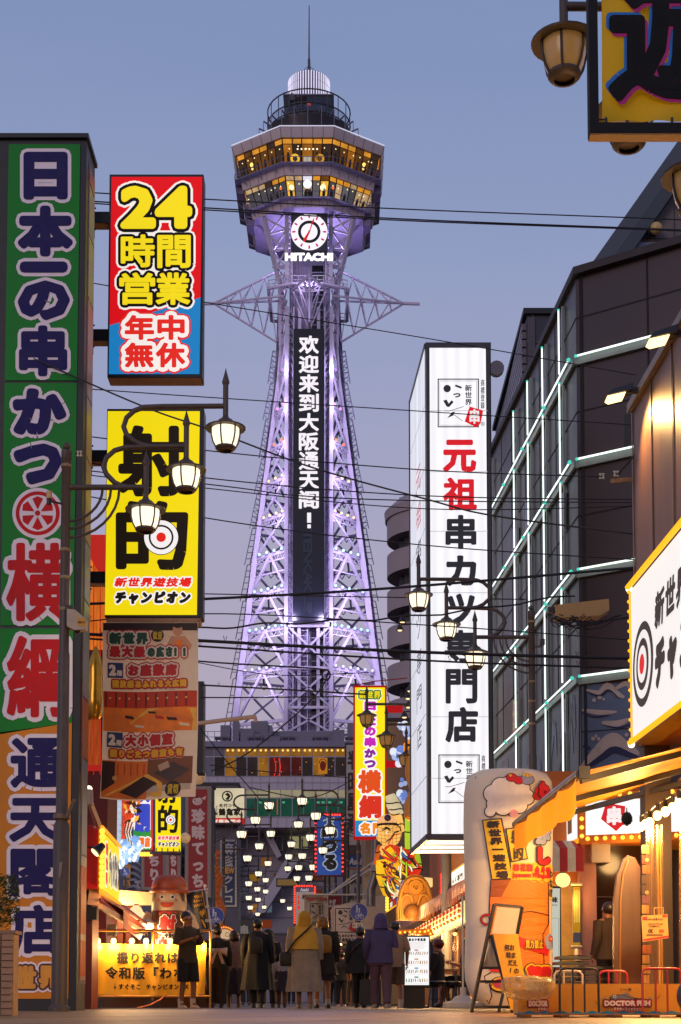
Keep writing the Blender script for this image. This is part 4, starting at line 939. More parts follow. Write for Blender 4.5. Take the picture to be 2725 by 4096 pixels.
def lamp_post(label, loc, rz, lit, group, finial=False, power=0, proto_mats=None):
 t = thing('street_lamp', label, 'street lamp', (0, 0, 0), group)
 b = MB(STEEL); b.lathe([(.13, 0), (.13, .05), (.1, .08), (.1, 2.28), (.075, 2.32), (.072, 4.4), (.062, 4.45), (.058, 6.85), (.066, 6.86), (.066, 6.98), (.04, 7.0)], (0, 0, 0), 14); b.ball((0, 0, 7.04), .05, 10, 7)
 b.use(pt('8f7a58')); 
 for zz in (6.77, 5.7, 5.35, 4.95): b.lathe([(.064, zz), (.068, zz + .01), (.068, zz + .03), (.064, zz + .04)], (0, 0, 0), 12)
 obj('pole', b, t)
 b = MB(STEEL); b.tube([(0, 0, 6.52), (1.0, 0, 6.52)], .036, 10)
 b.tube([(.78, 0, 6.52), (.70, 0, 6.535), (.6, 0, 6.585), (.5, 0, 6.69), (.462, 0, 6.785), (.5, 0, 6.9), (.6, 0, 6.99), (.735, 0, 7.03), (1.0, 0, 7.04), (1.49, 0, 7.044)], .033, 10)
 b.tube([(1.05, 0, 7.043), (.94, 0, 7.062), (.84, 0, 7.11), (.745, 0, 7.2), (.71, 0, 7.295), (.745, 0, 7.41), (.84, 0, 7.5), (.96, 0, 7.545), (1.2, 0, 7.555), (1.985, 0, 7.56)], .033, 10)
 for rx, z1 in ((.455, 6.085), (.56, 5.99), (.665, 5.875)):
  b.tube([(rx * math.cos(a * math.pi / 16), 0, 6.5 - (6.5 - z1) * math.sin(a * math.pi / 16)) for a in range(9)], .017, 7)
 obj('arm', b, t)
 gm = mat('lamp_glass_lit', 'ffeecb', .3, 1.45, sampled=True) if lit else mat('unlit_lamp_glass_faint_glow', 'b08c58', .2, emit=.10, emit_hex='e8b060', noise=.1)  # unlit glass has a faint amber glow put in for light passing through
 for x, zr in ((.995, 6.24), (1.496, 6.75), (1.985, 7.28)):
  b, g = lantern_mesh(x, zr, finial); g.ms = [gm]
  l = obj('lantern', b, t); obj('glass', g, l)
  if power: lamp('glow', (x, 0, zr - .42), power * 1.6, (1, .8, .52), t, .05, 'SPOT', (x, 0, 0), 150, .6)
 t.location = loc; t.rotation_euler = (0, 0, rz)
 return t
GS = 'lantern street lamps along the street'
def rods():
 b = MB(pt('6a5a48', .5)); c = P(240, 3262, 17.88); b.lathe([(.105, -.03), (.108, 0), (.105, .03)], V2(GX(237, 18).x, 18, c.z), 14); b.tube([c + V2(.1, -.02, -.02), c + V2(.19, -.02, .2)], .014, 7); b.tube([c + V2(.08, -.02, -.02), c + V2(.165, -.02, .2)], .012, 7); solo('flag_holder', b, 'metal clamp with two slanting rods on the nearest lamp post', 'flag holder')
 sh = pixsheet(17.885); sh.poly([(238, 3450), (250, 3446), (248, 3480), (242, 3512), (234, 3505)], pt('7a7068'), 1); solo('sticker', sh.mb, 'torn pale sticker on the lower shaft of the nearest lamp post', 'sticker', smooth=False)
rods()
L1 = lamp_post('nearest three lantern street lamp in front of the big green sign', GX(237, 18), 0, True, GS, False, 14)
L2 = lamp_post('three lantern street lamp beside the white crane restaurant sign', GX(852, 53), 0, True, GS, True, 22)
R1 = dup(L1, GX(2140, 25.6), math.pi, 'lit three lantern street lamp with its arms across the tall white sign')
RU = lamp_post('unlit street lamp whose three amber lanterns hang before the tall yellow sign', GX(1790, 36.6), math.pi, False, GS, True)
lamp_post('unlit street lamp at the edge with amber lanterns behind the yellow and black banner', (P(3352, 3000, 10.9).x, 10.9, 0), math.pi, False, GS).scale = (1, 1, 1.032)
far = [(892, 62, 0, 'second street lamp down the left row after the crane restaurant sign'), (915, 75.5, 0, 'third street lamp down the left row before the dark passage'), (925, 86, 0, 'fourth street lamp down the left row'), (938, 95, 0, 'fifth street lamp down the left row'), (950, 111, 0, 'sixth and farthest street lamp down the left row'),
 (1434, 51.8, 1, 'nearest lamp post of the right row carrying a round blue sign'), (1392, 58.7, 1, 'second street lamp down the right row beside the red bulb framed blue sign'), (1342, 66.2, 1, 'third street lamp down the right row'), (1317, 72, 1, 'fourth street lamp down the right row'), (1300, 78.5, 1, 'fifth street lamp down the right row'), (1243, 104, 1, 'small sixth street lamp far down the right row'), ]
for px, Y, s, lb in far: dup(L2, GX(px, Y), math.pi * s, lb)
# ================================================================== left: big green sign
GN, OR_, NAVY, GREY, RED = pt('12842a', .75, .06, 1), pt('d8861a', .7, .08, 1), pt('140c58', .75), pt('efe6ef', .75, .05), pt('c80e14', .75)
def big_green():
 Y = 19.0; t = thing('vertical_signboard', 'tall green and orange restaurant sign with huge white outlined characters', 'sign', GX(150, Y))
 lx = lambda x, py: P(x, py, Y).x
 x0, x1 = P(-40, 2270, Y).x, P(326, 2270, Y).x; zt, zb = P(180, 556, Y).z, P(150, 4003, Y).z
 b = MB(BLACK); b.box(x0, x1, Y + .01, Y + .66, .0, zt); b.box(x0 - .02, x1 + .03, Y - .04, Y + .7, zt, zt + .06)
 b.use(pt('6a6070')); b.box(x1 - .02, x1 + .004, Y + .16, Y + .66, .35, zt - .2)
 # side advertising strips
 rnd = random.Random(9); cols = ['7d8a8c', '9aa08a', '8a5a4c', 'a86a4a', '6b7c9a', 'b08a74', '94604e']
 z = .4
 while z < zt - .4:
  h = rnd.uniform(.5, 1.4); b.use(pt(rnd.choice(cols), .4)); b.box(x1 + .004, x1 + .012, Y + .2, Y + .6, z, min(z + h - .03, zt - .25)); z += h
 b.use(em('a8441c', .55)); b.box(x1 + .004, x1 + .013, Y + .2, Y + .6, 1.0, 1.9); b.box(x1 + .004, x1 + .013, Y + .2, Y + .6, .45, .92)
 obj('cabinet', b, t, smooth=False)
 sh = pixsheet(Y, step=.004)
 def lx0(py): return 36 - (py - 575) * .0175
 def lx1(py): return 322 - (py - 575) * .0142
 def band(pa, pb, m, pa2=None, pb2=None): sh.poly([(lx0(pa) - (60 if pa > 2800 else 0), pa), (lx1(pa), pa2 or pa), (lx1(pb), pb2 or pb), (lx0(pb) - (60 if pa > 2800 else 0), pb)], m, 1)
 band(577, 1522, GN); band(1532, 2502, GN); band(2514, 2938, GN, None, 2890); band(2939, 3995, OR_, 2891)
 obj('face_panel', sh.mb, t, smooth=False)
 sh = pixsheet(Y, step=.004); o = [(GREY, 15)]
 for ch, bx in (('日', (95, 609, 272, 801)), ('本', (72, 824, 293, 1028)), ('一', (80, 1046, 272, 1094)), ('の', (72, 1123, 281, 1283)), ('串', (77, 1303, 270, 1507)), ('か', (52, 1554, 267, 1741)), ('つ', (55, 1775, 250, 1940))):
  sh.glyph(ch, bx, NAVY, 2, bold={'一': 17, '串': 10, 'の': 14, 'か': 15, 'つ': 16}.get(ch, 13), outl=[(GREY, 14)])
 for ch, bx in (('横', (26, 2172, 275, 2487)), ('綱', (28, 2543, 272, 2870))): sh.glyph(ch, bx, RED, 2, bold=9, outl=[(GREY, 19)])
 for ch, bx in (('通', (43, 2951, 255, 3152)), ('天', (38, 3192, 250, 3368)), ('閣', (43, 3395, 250, 3585)), ('店', (43, 3619, 250, 3817))): sh.glyph(ch, bx, NAVY, 2, bold=8.5, outl=[(GREY, 16)])
 for i, ch in enumerate('新世界'): sh.glyph(ch, (-35 + i * 95, 3862, 52 + i * 95, 3955), pt('d8962a', .4), 2, bold=7, outl=[(GREY, 16), (pt('4a1420', .4), 8)])
 c = (152, 2054); sh.disc(*c, 102, GREY, 2, 40); sh.disc(*c, 88, RED, 2.5, 40); sh.disc(*c, 73, GREY, 3, 40)
 for k in range(6):
  a = k * math.pi / 3 + math.pi / 2; sh.poly([(c[0] + r * math.cos(a + d), c[1] + r * math.sin(a + d)) for r, d in ((14, 0), (62, -.36), (68, 0), (62, .36))], RED, 3.5)
 sh.disc(*c, 17, GREY, 4, 20); sh.disc(*c, 11, RED, 4.5, 16)
 obj('lettering', sh.mb, t, smooth=False)
big_green()
# projecting lit signs on brackets
def lit_box(name, label, Y, x0, y0, x1, y1, depth, side_m, bottom_m, rim=18):
 t = thing(name, label, 'sign', P((x0 + x1) / 2, y1, Y)); a, c = P(x0, (y0 + y1) / 2, Y), P(x1, (y0 + y1) / 2, Y)
 zt, zb = P((x0 + x1) / 2, y0, Y).z, P((x0 + x1) / 2, y1, Y).z
 b = MB(BLACK); b.box(a.x, c.x, Y + .006, Y + depth, zb, zt); b.use(side_m); b.box(a.x + .02, c.x - .02, Y + .02, Y + depth - .02, zb - .012, zb - .002)
 obj('cabinet', b, t, smooth=False); return t
wood = pt('8a5a38', .6)
def sign24():
 Y = 20.6; t = lit_box('projecting_signboard', 'red and blue lit sign reading 24 hours in fat yellow characters', Y, 434, 697, 812, 1508, .3, wood, wood)
 sh = pixsheet(Y); red, blu, yel, blk, wh, rd = em('d8121a', .95, True), em('1e7fc0', .9), em('f2d81a', .95), em('1a1210', .5), em('f4ece6', .95), em('e02a22', .95)
 X = lambda x, y: x - (y - 700) * .0145
 sh.poly([(X(447, 708), 708), (X(810, 708), 708), (X(810, 1190), 1190), (X(447, 1302), 1302)], red, 1)
 sh.poly([(X(447, 1302), 1302), (X(810, 1190), 1190), (X(810, 1497), 1497), (X(447, 1497), 1497)], blu, 1)
 obj('face_panel', sh.mb, t, smooth=False); sh = pixsheet(Y)
 o = [(wh, 22), (blk, 13)]
 for ch, bx in (('2', (482, 745, 625, 918)), ('4', (620, 745, 770, 918)), ('時', (484, 940, 620, 1072)), ('間', (630, 942, 764, 1075)), ('営', (478, 1092, 622, 1222)), ('業', (624, 1092, 762, 1222))):
  sh.glyph(ch, bx, yel, 2, bold=13 if ch in '24' else 4.6, outl=o if ch in '24' else [(wh, 19), (blk, 11)])
 for ch, bx in (('年', (500, 1262, 618, 1362)), ('中', (630, 1262, 740, 1362)), ('無', (500, 1372, 616, 1472)), ('休', (624, 1372, 742, 1472))): sh.glyph(ch, bx, rd, 2, bold=4.8, outl=[(rd, 24), (wh, 17)])
 obj('lettering', sh.mb, t, smooth=False)
 return t
sign24()
def shateki(name, label, Y, x0, y0, x1, y1, lit, box=True):
 w, h = x1 - x0, y1 - y0
 yel, blk = (em('f0d80c', .95, True), em('241a10', .6)) if lit else (pt('d8a818', .5), pt('2a2018', .5))
 wh, red = (em('f2eeee', .95), em('e02418', .95)) if lit else (pt('d8cfc8'), pt('c02418'))
 t = lit_box(name, label, Y, x0 - 8, y0 - 10, x1 + 14, y1 + 8, .3, wood, wood) if box else thing(name, label, 'banner', P(x0, y1, Y))
 sh = pixsheet(Y); k = .0145 if box else 0; X = lambda u, v: x0 + u * w - v * h * k; Yv = lambda v: y0 + v * h
 sh.poly([(X(0, 0), y0), (X(1, 0), y0), (X(1, 1), y1), (X(0, 1), y1)], yel, 1); obj('face_panel', sh.mb, t, smooth=False)
 sh = pixsheet(Y)
 def B4(u0, v0, u1, v1): return (X(u0, v0), Yv(v0), X(u1, v1), Yv(v1))
 bw = w * .03
 sh.glyph('射', B4(.10, .07, .87, .42), blk, 2, bold=bw); sh.glyph('的', B4(.10, .44, .90, .78), blk, 2, bold=bw)
 c = (X(.6, .62), Yv(.62)); r = w * .185
 sh.disc(*c, r, wh, 3, 32); sh.ring(c[0], c[1], r * .62, r * .73, blk, 4); sh.disc(*c, r * .28, red, 4)
 sh.disc(*c, r * 1.04, blk, 2.8, 32)
 for s, v0, v1, m, b_ in (('新世界遊技場', .815, .865, red, w * .006), ('チャンピオン', .88, .95, blk, w * .012)):
  sh.text(s, B4(.09, v0, .93, v1), m, 2, b_, outl=[(wh, w * .016)], italic=.2)
 obj('lettering', sh.mb, t, smooth=False); return t
shateki('projecting_signboard', 'large yellow lit shooting gallery sign with a target emblem below the red sign', 20.6, 432, 1645, 800, 2460, True)
def brackets():
 for (y, lb) in ((868, 'top black bracket arm holding the red and blue sign'), (1338, 'lower black bracket arm holding the red and blue sign'), (1822, 'top black bracket arm holding the large yellow sign'), (2308, 'lower black bracket arm holding the large yellow sign')):
  Y = 20.7; a, c = P(352 - (y - 600) * .012, y, Y), P(436, y, Y); h = .075 * 20.6 / 19
  b = MB(BLACK); b.box(a.x - .1, c.x, Y, Y + .2, a.z - h, a.z + h); b.box(a.x - .02, a.x + .07, Y - .06, Y + .26, a.z - .19, a.z + .19); b.use(wood); b.box(a.x + .08, c.x - .005, Y + .01, Y + .19, a.z - h - .01, a.z - h - .002)
  for s in (-.16, .16): b.use(DARK).tube([(a.x + .04, Y + .05, a.z + s), (a.x + .12, Y + .05, a.z + s)], .014, 6)
  solo('sign_bracket', b, lb, 'bracket', 'brackets of the projecting signs', smooth=False)
brackets()
# cloth banner below the yellow sign
def cloth_banner():
 Y = 20.55; t = thing('cloth_banner', 'long faded cloth banner advertising second floor dining rooms with interior photographs', 'banner', P(600, 3190, Y))
 def fn(u, v):   # gentle sag and ripple of the cloth
  yy = Y - .03 * math.sin(v / 130.0) * (v - 2500) / 700 - .05 * math.sin(u / 160.0 + v / 300) * max(0, (v - 2500)) / 700
  return P(u - (v - 2490) * .025 + 6 * math.sin(v / 210.0), v + 8 * math.sin(u / 70.0) * ((v - 2490) / 700), yy)
 b = MB(mat('cloth_banner_print', 'e6d4bc', .7, noise=.08, trans=.4)); b.grid(lambda i, j: fn(415 + i * 382, 2490 + j * 705), 16, 30)
 obj('cloth', b, t); sh = Sheet(fn, (0, -1, 0), .004)
 brown = pt('5a3420', .6)
 def patch(u0, v0, u1, v1, m, layer, n=8):
  for j in range(n):
   for i in range(n): sh.poly([(lerp(u0, u1, (i + a) / n), lerp(v0, v1, (j + b_) / n)) for a, b_ in ((0, 0), (1, 0), (1, 1), (0, 1))], m, layer)
 patch(418, 2492, 795, 2522, pt('2e1612'), 1)
 tatami, orange, dk, redw, mid = pt('f4b444', .6, .25), pt('ee7c20', .6, .25), pt('34180f', .6), pt('c03414', .6), pt('e07428', .6)
 patch(418, 2765, 792, 2925, orange, 1); patch(418, 2765, 792, 2830, redw, 1.2)
 for i in range(9):
  patch(425 + i * 40, 2770, 432 + i * 40, 2826, pt('6a2010'), 2, 2); sh.disc(445 + i * 38, 2792, 4, pt('e8c070'), 2.2, 8)
 for (q, m) in (([(480, 2925), (600, 2830), (790, 2835), (790, 2925)], tatami), ([(425, 2865), (480, 2850), (560, 2925), (425, 2925)], mid)): sh.poly(q, m, 1.6)
 for i in range(6): sh.poly([(620 + i * 26, 2842 + i * 6), (680 + i * 20, 2846 + i * 6), (676 + i * 20, 2852 + i * 8), (612 + i * 26, 2848 + i * 8)], mid, 2.4)
 for (cx, cy, w, h, m) in ((690, 2880, 40, 12, dk), (610, 2850, 30, 8, dk), (640, 2872, 34, 14, redw), (520, 2870, 34, 12, dk), (560, 2905, 36, 10, pt('e0c8a0')), (740, 2905, 40, 12, pt('e0c8a0'))): sh.poly([(cx - w / 2, cy - h), (cx + w / 2, cy - h * .6), (cx + w / 2 + 6, cy + h * .4), (cx - w / 2 + 6, cy)], m, 2.6)
 obj('printed_photograph', sh.mb, t, smooth=False); sh = Sheet(fn, (0, -1, 0), .004)
 patch(418, 3040, 600, 3190, mid, 1); patch(600, 3030, 780, 3140, pt('7a4a30'), 1); patch(600, 3140, 775, 3165, pt('c0ad98'), 1.3, 3)
 sh.poly([(430, 3185), (600, 3090), (660, 3130), (660, 3188)], tatami, 1.6); sh.poly([(418, 3045), (470, 3045), (470, 3130), (418, 3170)], dk, 1.6); sh.poly([(490, 3165), (585, 3100), (640, 3130), (560, 3186)], dk, 2)
 sh.poly([(625, 3090), (700, 3050), (770, 3085), (690, 3130)], pt('4a3a36'), 2); sh.poly([(640, 3060), (680, 3045), (690, 3070), (650, 3085)], pt('b89a80'), 2.4); sh.disc(470, 3110, 10, pt('d8a060'), 2.2, 10)
 for i in range(5): sh.poly([(480 + i * 26, 3050), (484 + i * 26, 3050), (484 + i * 26, 3096), (480 + i * 26, 3096)], redw, 2.1)
 sh.disc(705, 3160, 32, pt('2a241e'), 2.5, 20); sh.text('貸切', (682, 3138, 728, 3182), pt('c8a82a'), 3, 1.5)
 obj('printed_photograph', sh.mb, t, smooth=False); sh = Sheet(fn, (0, -1, 0), .004)
 wh, red, gr, navy, yel = pt('ddd0c0', .6), pt('b81c1e', .6), pt('1c4a34', .6), pt('2c3468', .6), pt('e0aa28', .6)
 sh.text('新世界', (440, 2528, 600, 2580), gr, 2, 4, [(red, 12), (wh, 7)])
 sh.disc(634, 2542, 26, pt('2a241e'), 2, 20); sh.text('歓迎', (616, 2524, 654, 2560), pt('c8a82a'), 3, 1.2)
 sh.text('最大級', (440, 2582, 588, 2632), red, 2, 4, [(red, 11), (wh, 6)]); sh.text('の広さ!!', (592, 2584, 770, 2632), gr, 2, 4, [(red, 11), (wh, 6)])
 for y in (2648, 2925):
  sh.rect(432, y, 500, y + 66, wh, 1.5); sh.rect(435, y + 3, 497, y + 63, navy, 2); sh.glyph('2', (440, y + 10, 470, y + 56), wh, 3, 4); sh.glyph('階', (473, y + 32, 494, y + 56), wh, 3, 1)
 sh.text('お座敷席', (512, 2654, 715, 2706), red, 2, 4, [(red, 11), (wh, 6)]); sh.text('開放感あふれる大広間', (452, 2718, 752, 2752), yel, 2, 2.5, [(wh, 8), (red, 6)])
 sh.text('大小個室', (506, 2932, 700, 2984), red, 2, 4, [(red, 11), (wh, 6)]); sh.text('掘りごたつ個室も有', (446, 2994, 742, 3030), yel, 2, 2.5, [(wh, 8), (red, 6)])
 # plain wrestler figure in the corner
 skin = pt('c8906a'); sh.disc(715, 2520, 20, skin, 1.6, 16, 24); sh.poly([(672, 2580), (690, 2545), (745, 2545), (772, 2580), (765, 2600), (680, 2600)], skin, 1.5); sh.disc(716, 2503, 17, pt('1e1614'), 1.8, 14, 10); sh.poly([(700, 2570), (725, 2556), (740, 2590), (715, 2600)], orange, 1.9)
 obj('lettering', sh.mb, t, smooth=False)
 b = MB(pt('9a7a60')); a, c = P(425, 2478, 20.6), P(800, 2478, 20.6); b.box(a.x, c.x, 20.62, 20.9, a.z - .03, a.z + .03)
 for k in range(5): x = lerp(a.x + .02, c.x - .02, k / 4); b.bar((x, 20.56, a.z - .05), (x, 20.62, a.z), .02)
 obj('hanging_rail', b, t, smooth=False)
cloth_banner()
# ================================================================== right: tall white sign
def white_sign():
 Y = 28.0; t = thing('tower_signboard', 'tall white lit box sign reading skewer specialist in red and black brush characters', 'sign', P(1840, 3357, Y))
 m = mat('white_lit_acrylic', 'f3f2f6', .4, 1.02, sampled=True); nt = m.node_tree; bs = nt.nodes['Principled BSDF']
 tcn = nt.nodes.new('ShaderNodeTexCoord'); wv = nt.nodes.new('ShaderNodeTexWave'); wv.bands_direction = 'X'; wv.inputs['Scale'].default_value = 1.35; wv.inputs['Distortion'].default_value = .4; wv.inputs['Detail'].default_value = 0
 mr = nt.nodes.new('ShaderNodeMapRange'); mr.inputs[3].default_value = .93; mr.inputs[4].default_value = 1.06
 nt.links.new(tcn.outputs['Object'], wv.inputs['Vector']); nt.links.new(wv.outputs['Fac'], mr.inputs[0]); nt.links.new(mr.outputs[0], bs.inputs['Emission Strength'])   # the vertical light tubes behind the acrylic
 a, c = P(1706, 2370, Y), P(1971, 2370, Y); zt, zb = P(1840, 1376, Y).z, P(1840, 3357, Y).z; zt2 = zt
 d = V2(-.0614, 1); D = 2.75; n = V2(-1, -.0614).normalized()
 A, Cc = V2(a.x, Y), V2(c.x, Y)
 b = MB(BLACK); b.prism([A + V2(.012, .012, zb + .01), Cc + V2(0, .012, zb + .01), Cc + d * D + V2(0, 0, zb + .01), A + d * D + V2(.012, 0, zb + .01)], (0, 0, zt - zb - .02))
 b.use(pt('3c3a42', .4))
 fw = .085
 for (p, q) in ((A, Cc),): 
  b.bar(p + V2(0, 0, zt - .03), q + V2(0, 0, zt - .03), .06, .1); b.bar(p + V2(0, 0, zb + .04), q + V2(0, 0, zb + .04), .06, .12)
  b.bar(p + V2(.04, 0, zb), p + V2(.04, 0, zt), fw, .05); b.bar(q + V2(-.05, 0, zb), q + V2(-.05, 0, zt), .1, .05)
 b.bar(A + V2(0, 0, zt - .03), A + d * D + V2(0, 0, zt - .03), .05, .08); b.bar(A + V2(0, 0, zb + .04), A + d * D + V2(0, 0, zb + .04), .05, .12); b.bar(A + d * D + V2(0, 0, zb), A + d * D + V2(0, 0, zt), .05, .06)
 obj('cabinet', b, t, smooth=False)
 b = MB(m); b.add([A + V2(.08, -.002, zb + .1), Cc + V2(-.1, -.002, zb + .1), Cc + V2(-.1, -.002, zt - .08), A + V2(.08, -.002, zt - .08)], [(0, 1, 2, 3)])
 obj('front_panel', b, t, smooth=False)
 ms = mat('white_lit_acrylic_side', 'dfe0ea', .4, .86, sampled=True, emit_noise=.25, scale=2.6, stretch=(1, 1.6, .05)); b = MB(ms)
 s0, s1 = A + n * .006 + d * .06, A + n * .006 + d * (D - .05); b.add([s0 + V2(0, 0, zb + .1), s1 + V2(0, 0, zb + .1), s1 + V2(0, 0, zt - .07), s0 + V2(0, 0, zt - .07)], [(0, 1, 2, 3)]); obj('side_panel', b, t, smooth=False)
 b = MB(mat('white_lit_base', 'fff4e4', .4, 1.25, sampled=True)); b.add([A + V2(.05, .05, zb), Cc + V2(-.05, .05, zb), Cc + d * D + V2(-.05, -.05, zb), A + d * D + V2(.05, -.05, zb)], [(0, 1, 2, 3)])
 b.use(pt('8a8a90'))
 for k in (.35, .65): b.bar(A + d * D * k + V2(.05, 0, zb - .01), Cc + d * D * k + V2(-.05, 0, zb - .01), .03, .02)
 obj('lit_underside', b, t, smooth=False)
 sh = pixsheet(Y); ink, red, ln = em('3a3840', .5), em('d8202a', .9), em('b9b9c2', .8)
 for y in (1642, 1886, 2124, 2370, 2614, 2866, 3112): sh.rect(1722, y, 1952, y + 2.5, ln, 1)
 for ch, bx, mm in (('元', (1772, 1759, 1906, 1890), red), ('祖', (1772, 1910, 1908, 2042), red), ('串', (1782, 2060, 1906, 2197), ink), ('カ', (1783, 2222, 1906, 2345), ink), ('ツ', (1790, 2375, 1900, 2500), ink), ('専', (1777, 2520, 1910, 2652), ink), ('門', (1783, 2676, 1910, 2815), ink), ('店', (1782, 2828, 1913, 2970), ink)):
  sh.glyph(ch, bx, mm, 2, bold=5 if ch in '串専門祖' else 6)
 def logo(x0, y0, s, yl, seal=True, red=red, ink=ink, tint=True):
  w, h = 165 * s, 195 * s; sh_ = sh
  sh_.frame(x0, y0, x0 + w, y0 + h, 4.5 * s, ink, 2); sh_.frame(x0 + 8 * s, y0 + 9 * s, x0 + w - 9 * s, y0 + h - 8 * s, 1.3 * s, ink, 2)
  sh_.disc(x0 + 38 * s, y0 + 40 * s, 15 * s, ink, 2, 16); sh_.line([(x0 + 72 * s, y0 + 28 * s), (x0 + 94 * s, y0 + 36 * s)], 8 * s, ink, 2); sh_.glyph('っ', (x0 + 62 * s, y0 + 58 * s, x0 + 92 * s, y0 + 76 * s), ink, 2, 1.5 * s)
  sh_.poly([(x0 + 22 * s, y0 + 88 * s), (x0 + 36 * s, y0 + 84 * s), (x0 + 44 * s, y0 + 100 * s), (x0 + 56 * s, y0 + 86 * s), (x0 + 64 * s, y0 + 94 * s), (x0 + 46 * s, y0 + 114 * s), (x0 + 36 * s, y0 + 112 * s)], ink, 2)
  sh_.line([(x0 + 28 * s, y0 + 128 * s), (x0 + 44 * s, y0 + 130 * s), (x0 + 104 * s, y0 + 112 * s)], 2.2 * s, ink, 2); sh_.poly([(x0 + 38 * s, y0 + 158 * s), (x0 + 58 * s, y0 + 134 * s), (x0 + 70 * s, y0 + 132 * s), (x0 + 62 * s, y0 + 148 * s)], ink, 2); sh_.line([(x0 + 62 * s, y0 + 142 * s), (x0 + 100 * s, y0 + 170 * s)], 2 * s, ink, 2)
  sh_.text('新世界', (x0 + 108 * s, y0 + 24 * s, x0 + 138 * s, y0 + 108 * s), ink, 2, .6 * s, vert=True)
  if seal: sh_.poly([(x0 + 108 * s, y0 + 172 * s), (x0 + 128 * s, y0 + 112 * s), (x0 + 182 * s, y0 + 128 * s), (x0 + 172 * s, y0 + 178 * s), (x0 + 156 * s, y0 + 196 * s)], red, 3); sh_.text('串', (x0 + 122 * s, y0 + 120 * s, x0 + 172 * s, y0 + 184 * s), em('f0eaea', .9) if tint else pt('e8dcd0'), 4, 2 * s)
  sh_.text('商標登録', (x0 + 172 * s, y0 + 2 * s, x0 + 188 * s, y0 + 122 * s), ink, 2, .3 * s, vert=True)
 logo(1751, 1515, 1.0, 0); logo(1754, 3018, 1.0, 0, False)
 sh.ring(1932, 1696, 6.5, 8, ink, 2, 16); sh.glyph('R', (1928, 1691, 1936, 1701), ink, 2)
 obj('lettering', sh.mb, t, smooth=False)
 q = quadsheet(A + n * .008 + d * D + V2(0, 0, zt), A + n * .008 + V2(0, 0, zt), A + n * .008 + V2(0, 0, zb), A + n * .008 + d * D + V2(0, 0, zb), D, zt - zb, .004)
 H = zt - zb; ink2, red2 = em('45454e', .5), em('c03a40', .8)
 for i, (ch, m_) in enumerate((('元', red2), ('祖', red2), ('串', ink2), ('カ', ink2), ('ツ', ink2), ('専', ink2), ('門', ink2), ('店', ink2))): q.glyph(ch, (D * .42, H * (.21 + i * .077), D * .72, H * (.21 + i * .077 + .05)), m_, 1, .0)
 for k in range(1, 8): q.line([(.06, H * k / 8), (D - .06, H * k / 8)], .025, em('a9a9b4', .7), 1)
 obj('side_lettering', q.mb, t, smooth=False)
 return logo
WLOGO = white_sign()
# yellow vertical sign deeper in the street
def yellow_sign2():
 Y = 50.0; t = thing('vertical_signboard', 'bright yellow vertical sign with red frame and magenta characters before the tan building', 'sign', P(1480, 3352, Y))
 a, c = P(1414, 3050, Y), P(1547, 3050, Y); zt, zb = P(1480, 2742, Y).z, P(1480, 3354, Y).z
 b = MB(em('c0141a', .7)); b.box(a.x, c.x, Y + .01, Y + .5, zb, zt)
 for y in (2832, 3053): p, q = P(1547, y, Y), P(1612, y, Y); b.box(p.x, q.x, Y + .1, Y + .35, p.z - .1, p.z + .1)
 obj('cabinet', b, t, smooth=False)
 sh = pixsheet(Y); yel = mat('yellow_lit_face', 'f4e012', .4, 1.0, sampled=True, emit_noise=.06, scale=.8); X = lambda x, y: x
 sh.rect(1421, 2750, 1540, 3282, yel, 1); sh.rect(1421, 3282, 1540, 3346, em('2a8ac8', .9), 1); obj('face_panel', sh.mb, t, smooth=False)
 sh = pixsheet(Y); wh, mag, gr, org, pur = em('f6f0f0', 1), em('c828b8', .9), em('e8d418', .9), em('e0501c', .95), em('8a2a9a', .9)
 sh.text('新世界', (1436, 2762, 1524, 2796), gr, 2, 1.5, [(wh, 7), (em('1c7a3c', .8), 4.5)])
 ys = [(2806, 2842), (2850, 2890), (2892, 2902), (2908, 2944), (2948, 2988), (2994, 3032), (3040, 3072)]
 for ch, (y0, y1) in zip('日本一の串かつ', ys): sh.glyph(ch, (1458, y0, 1504, y1), mag if ch not in 'かつ' else pur, 2, 3.5, [(wh, 6)])
 sh.glyph('横', (1432, 3080, 1526, 3174), org, 2, 5, [(wh, 7)]); sh.glyph('綱', (1436, 3180, 1526, 3274), em('d83420', .95), 2, 5, [(wh, 7)])
 sh.text('名門', (1438, 3288, 1536, 3338), em('f08a1c', .95), 2, 3.5, [(wh, 6)])
 obj('lettering', sh.mb, t, smooth=False)
yellow_sign2()
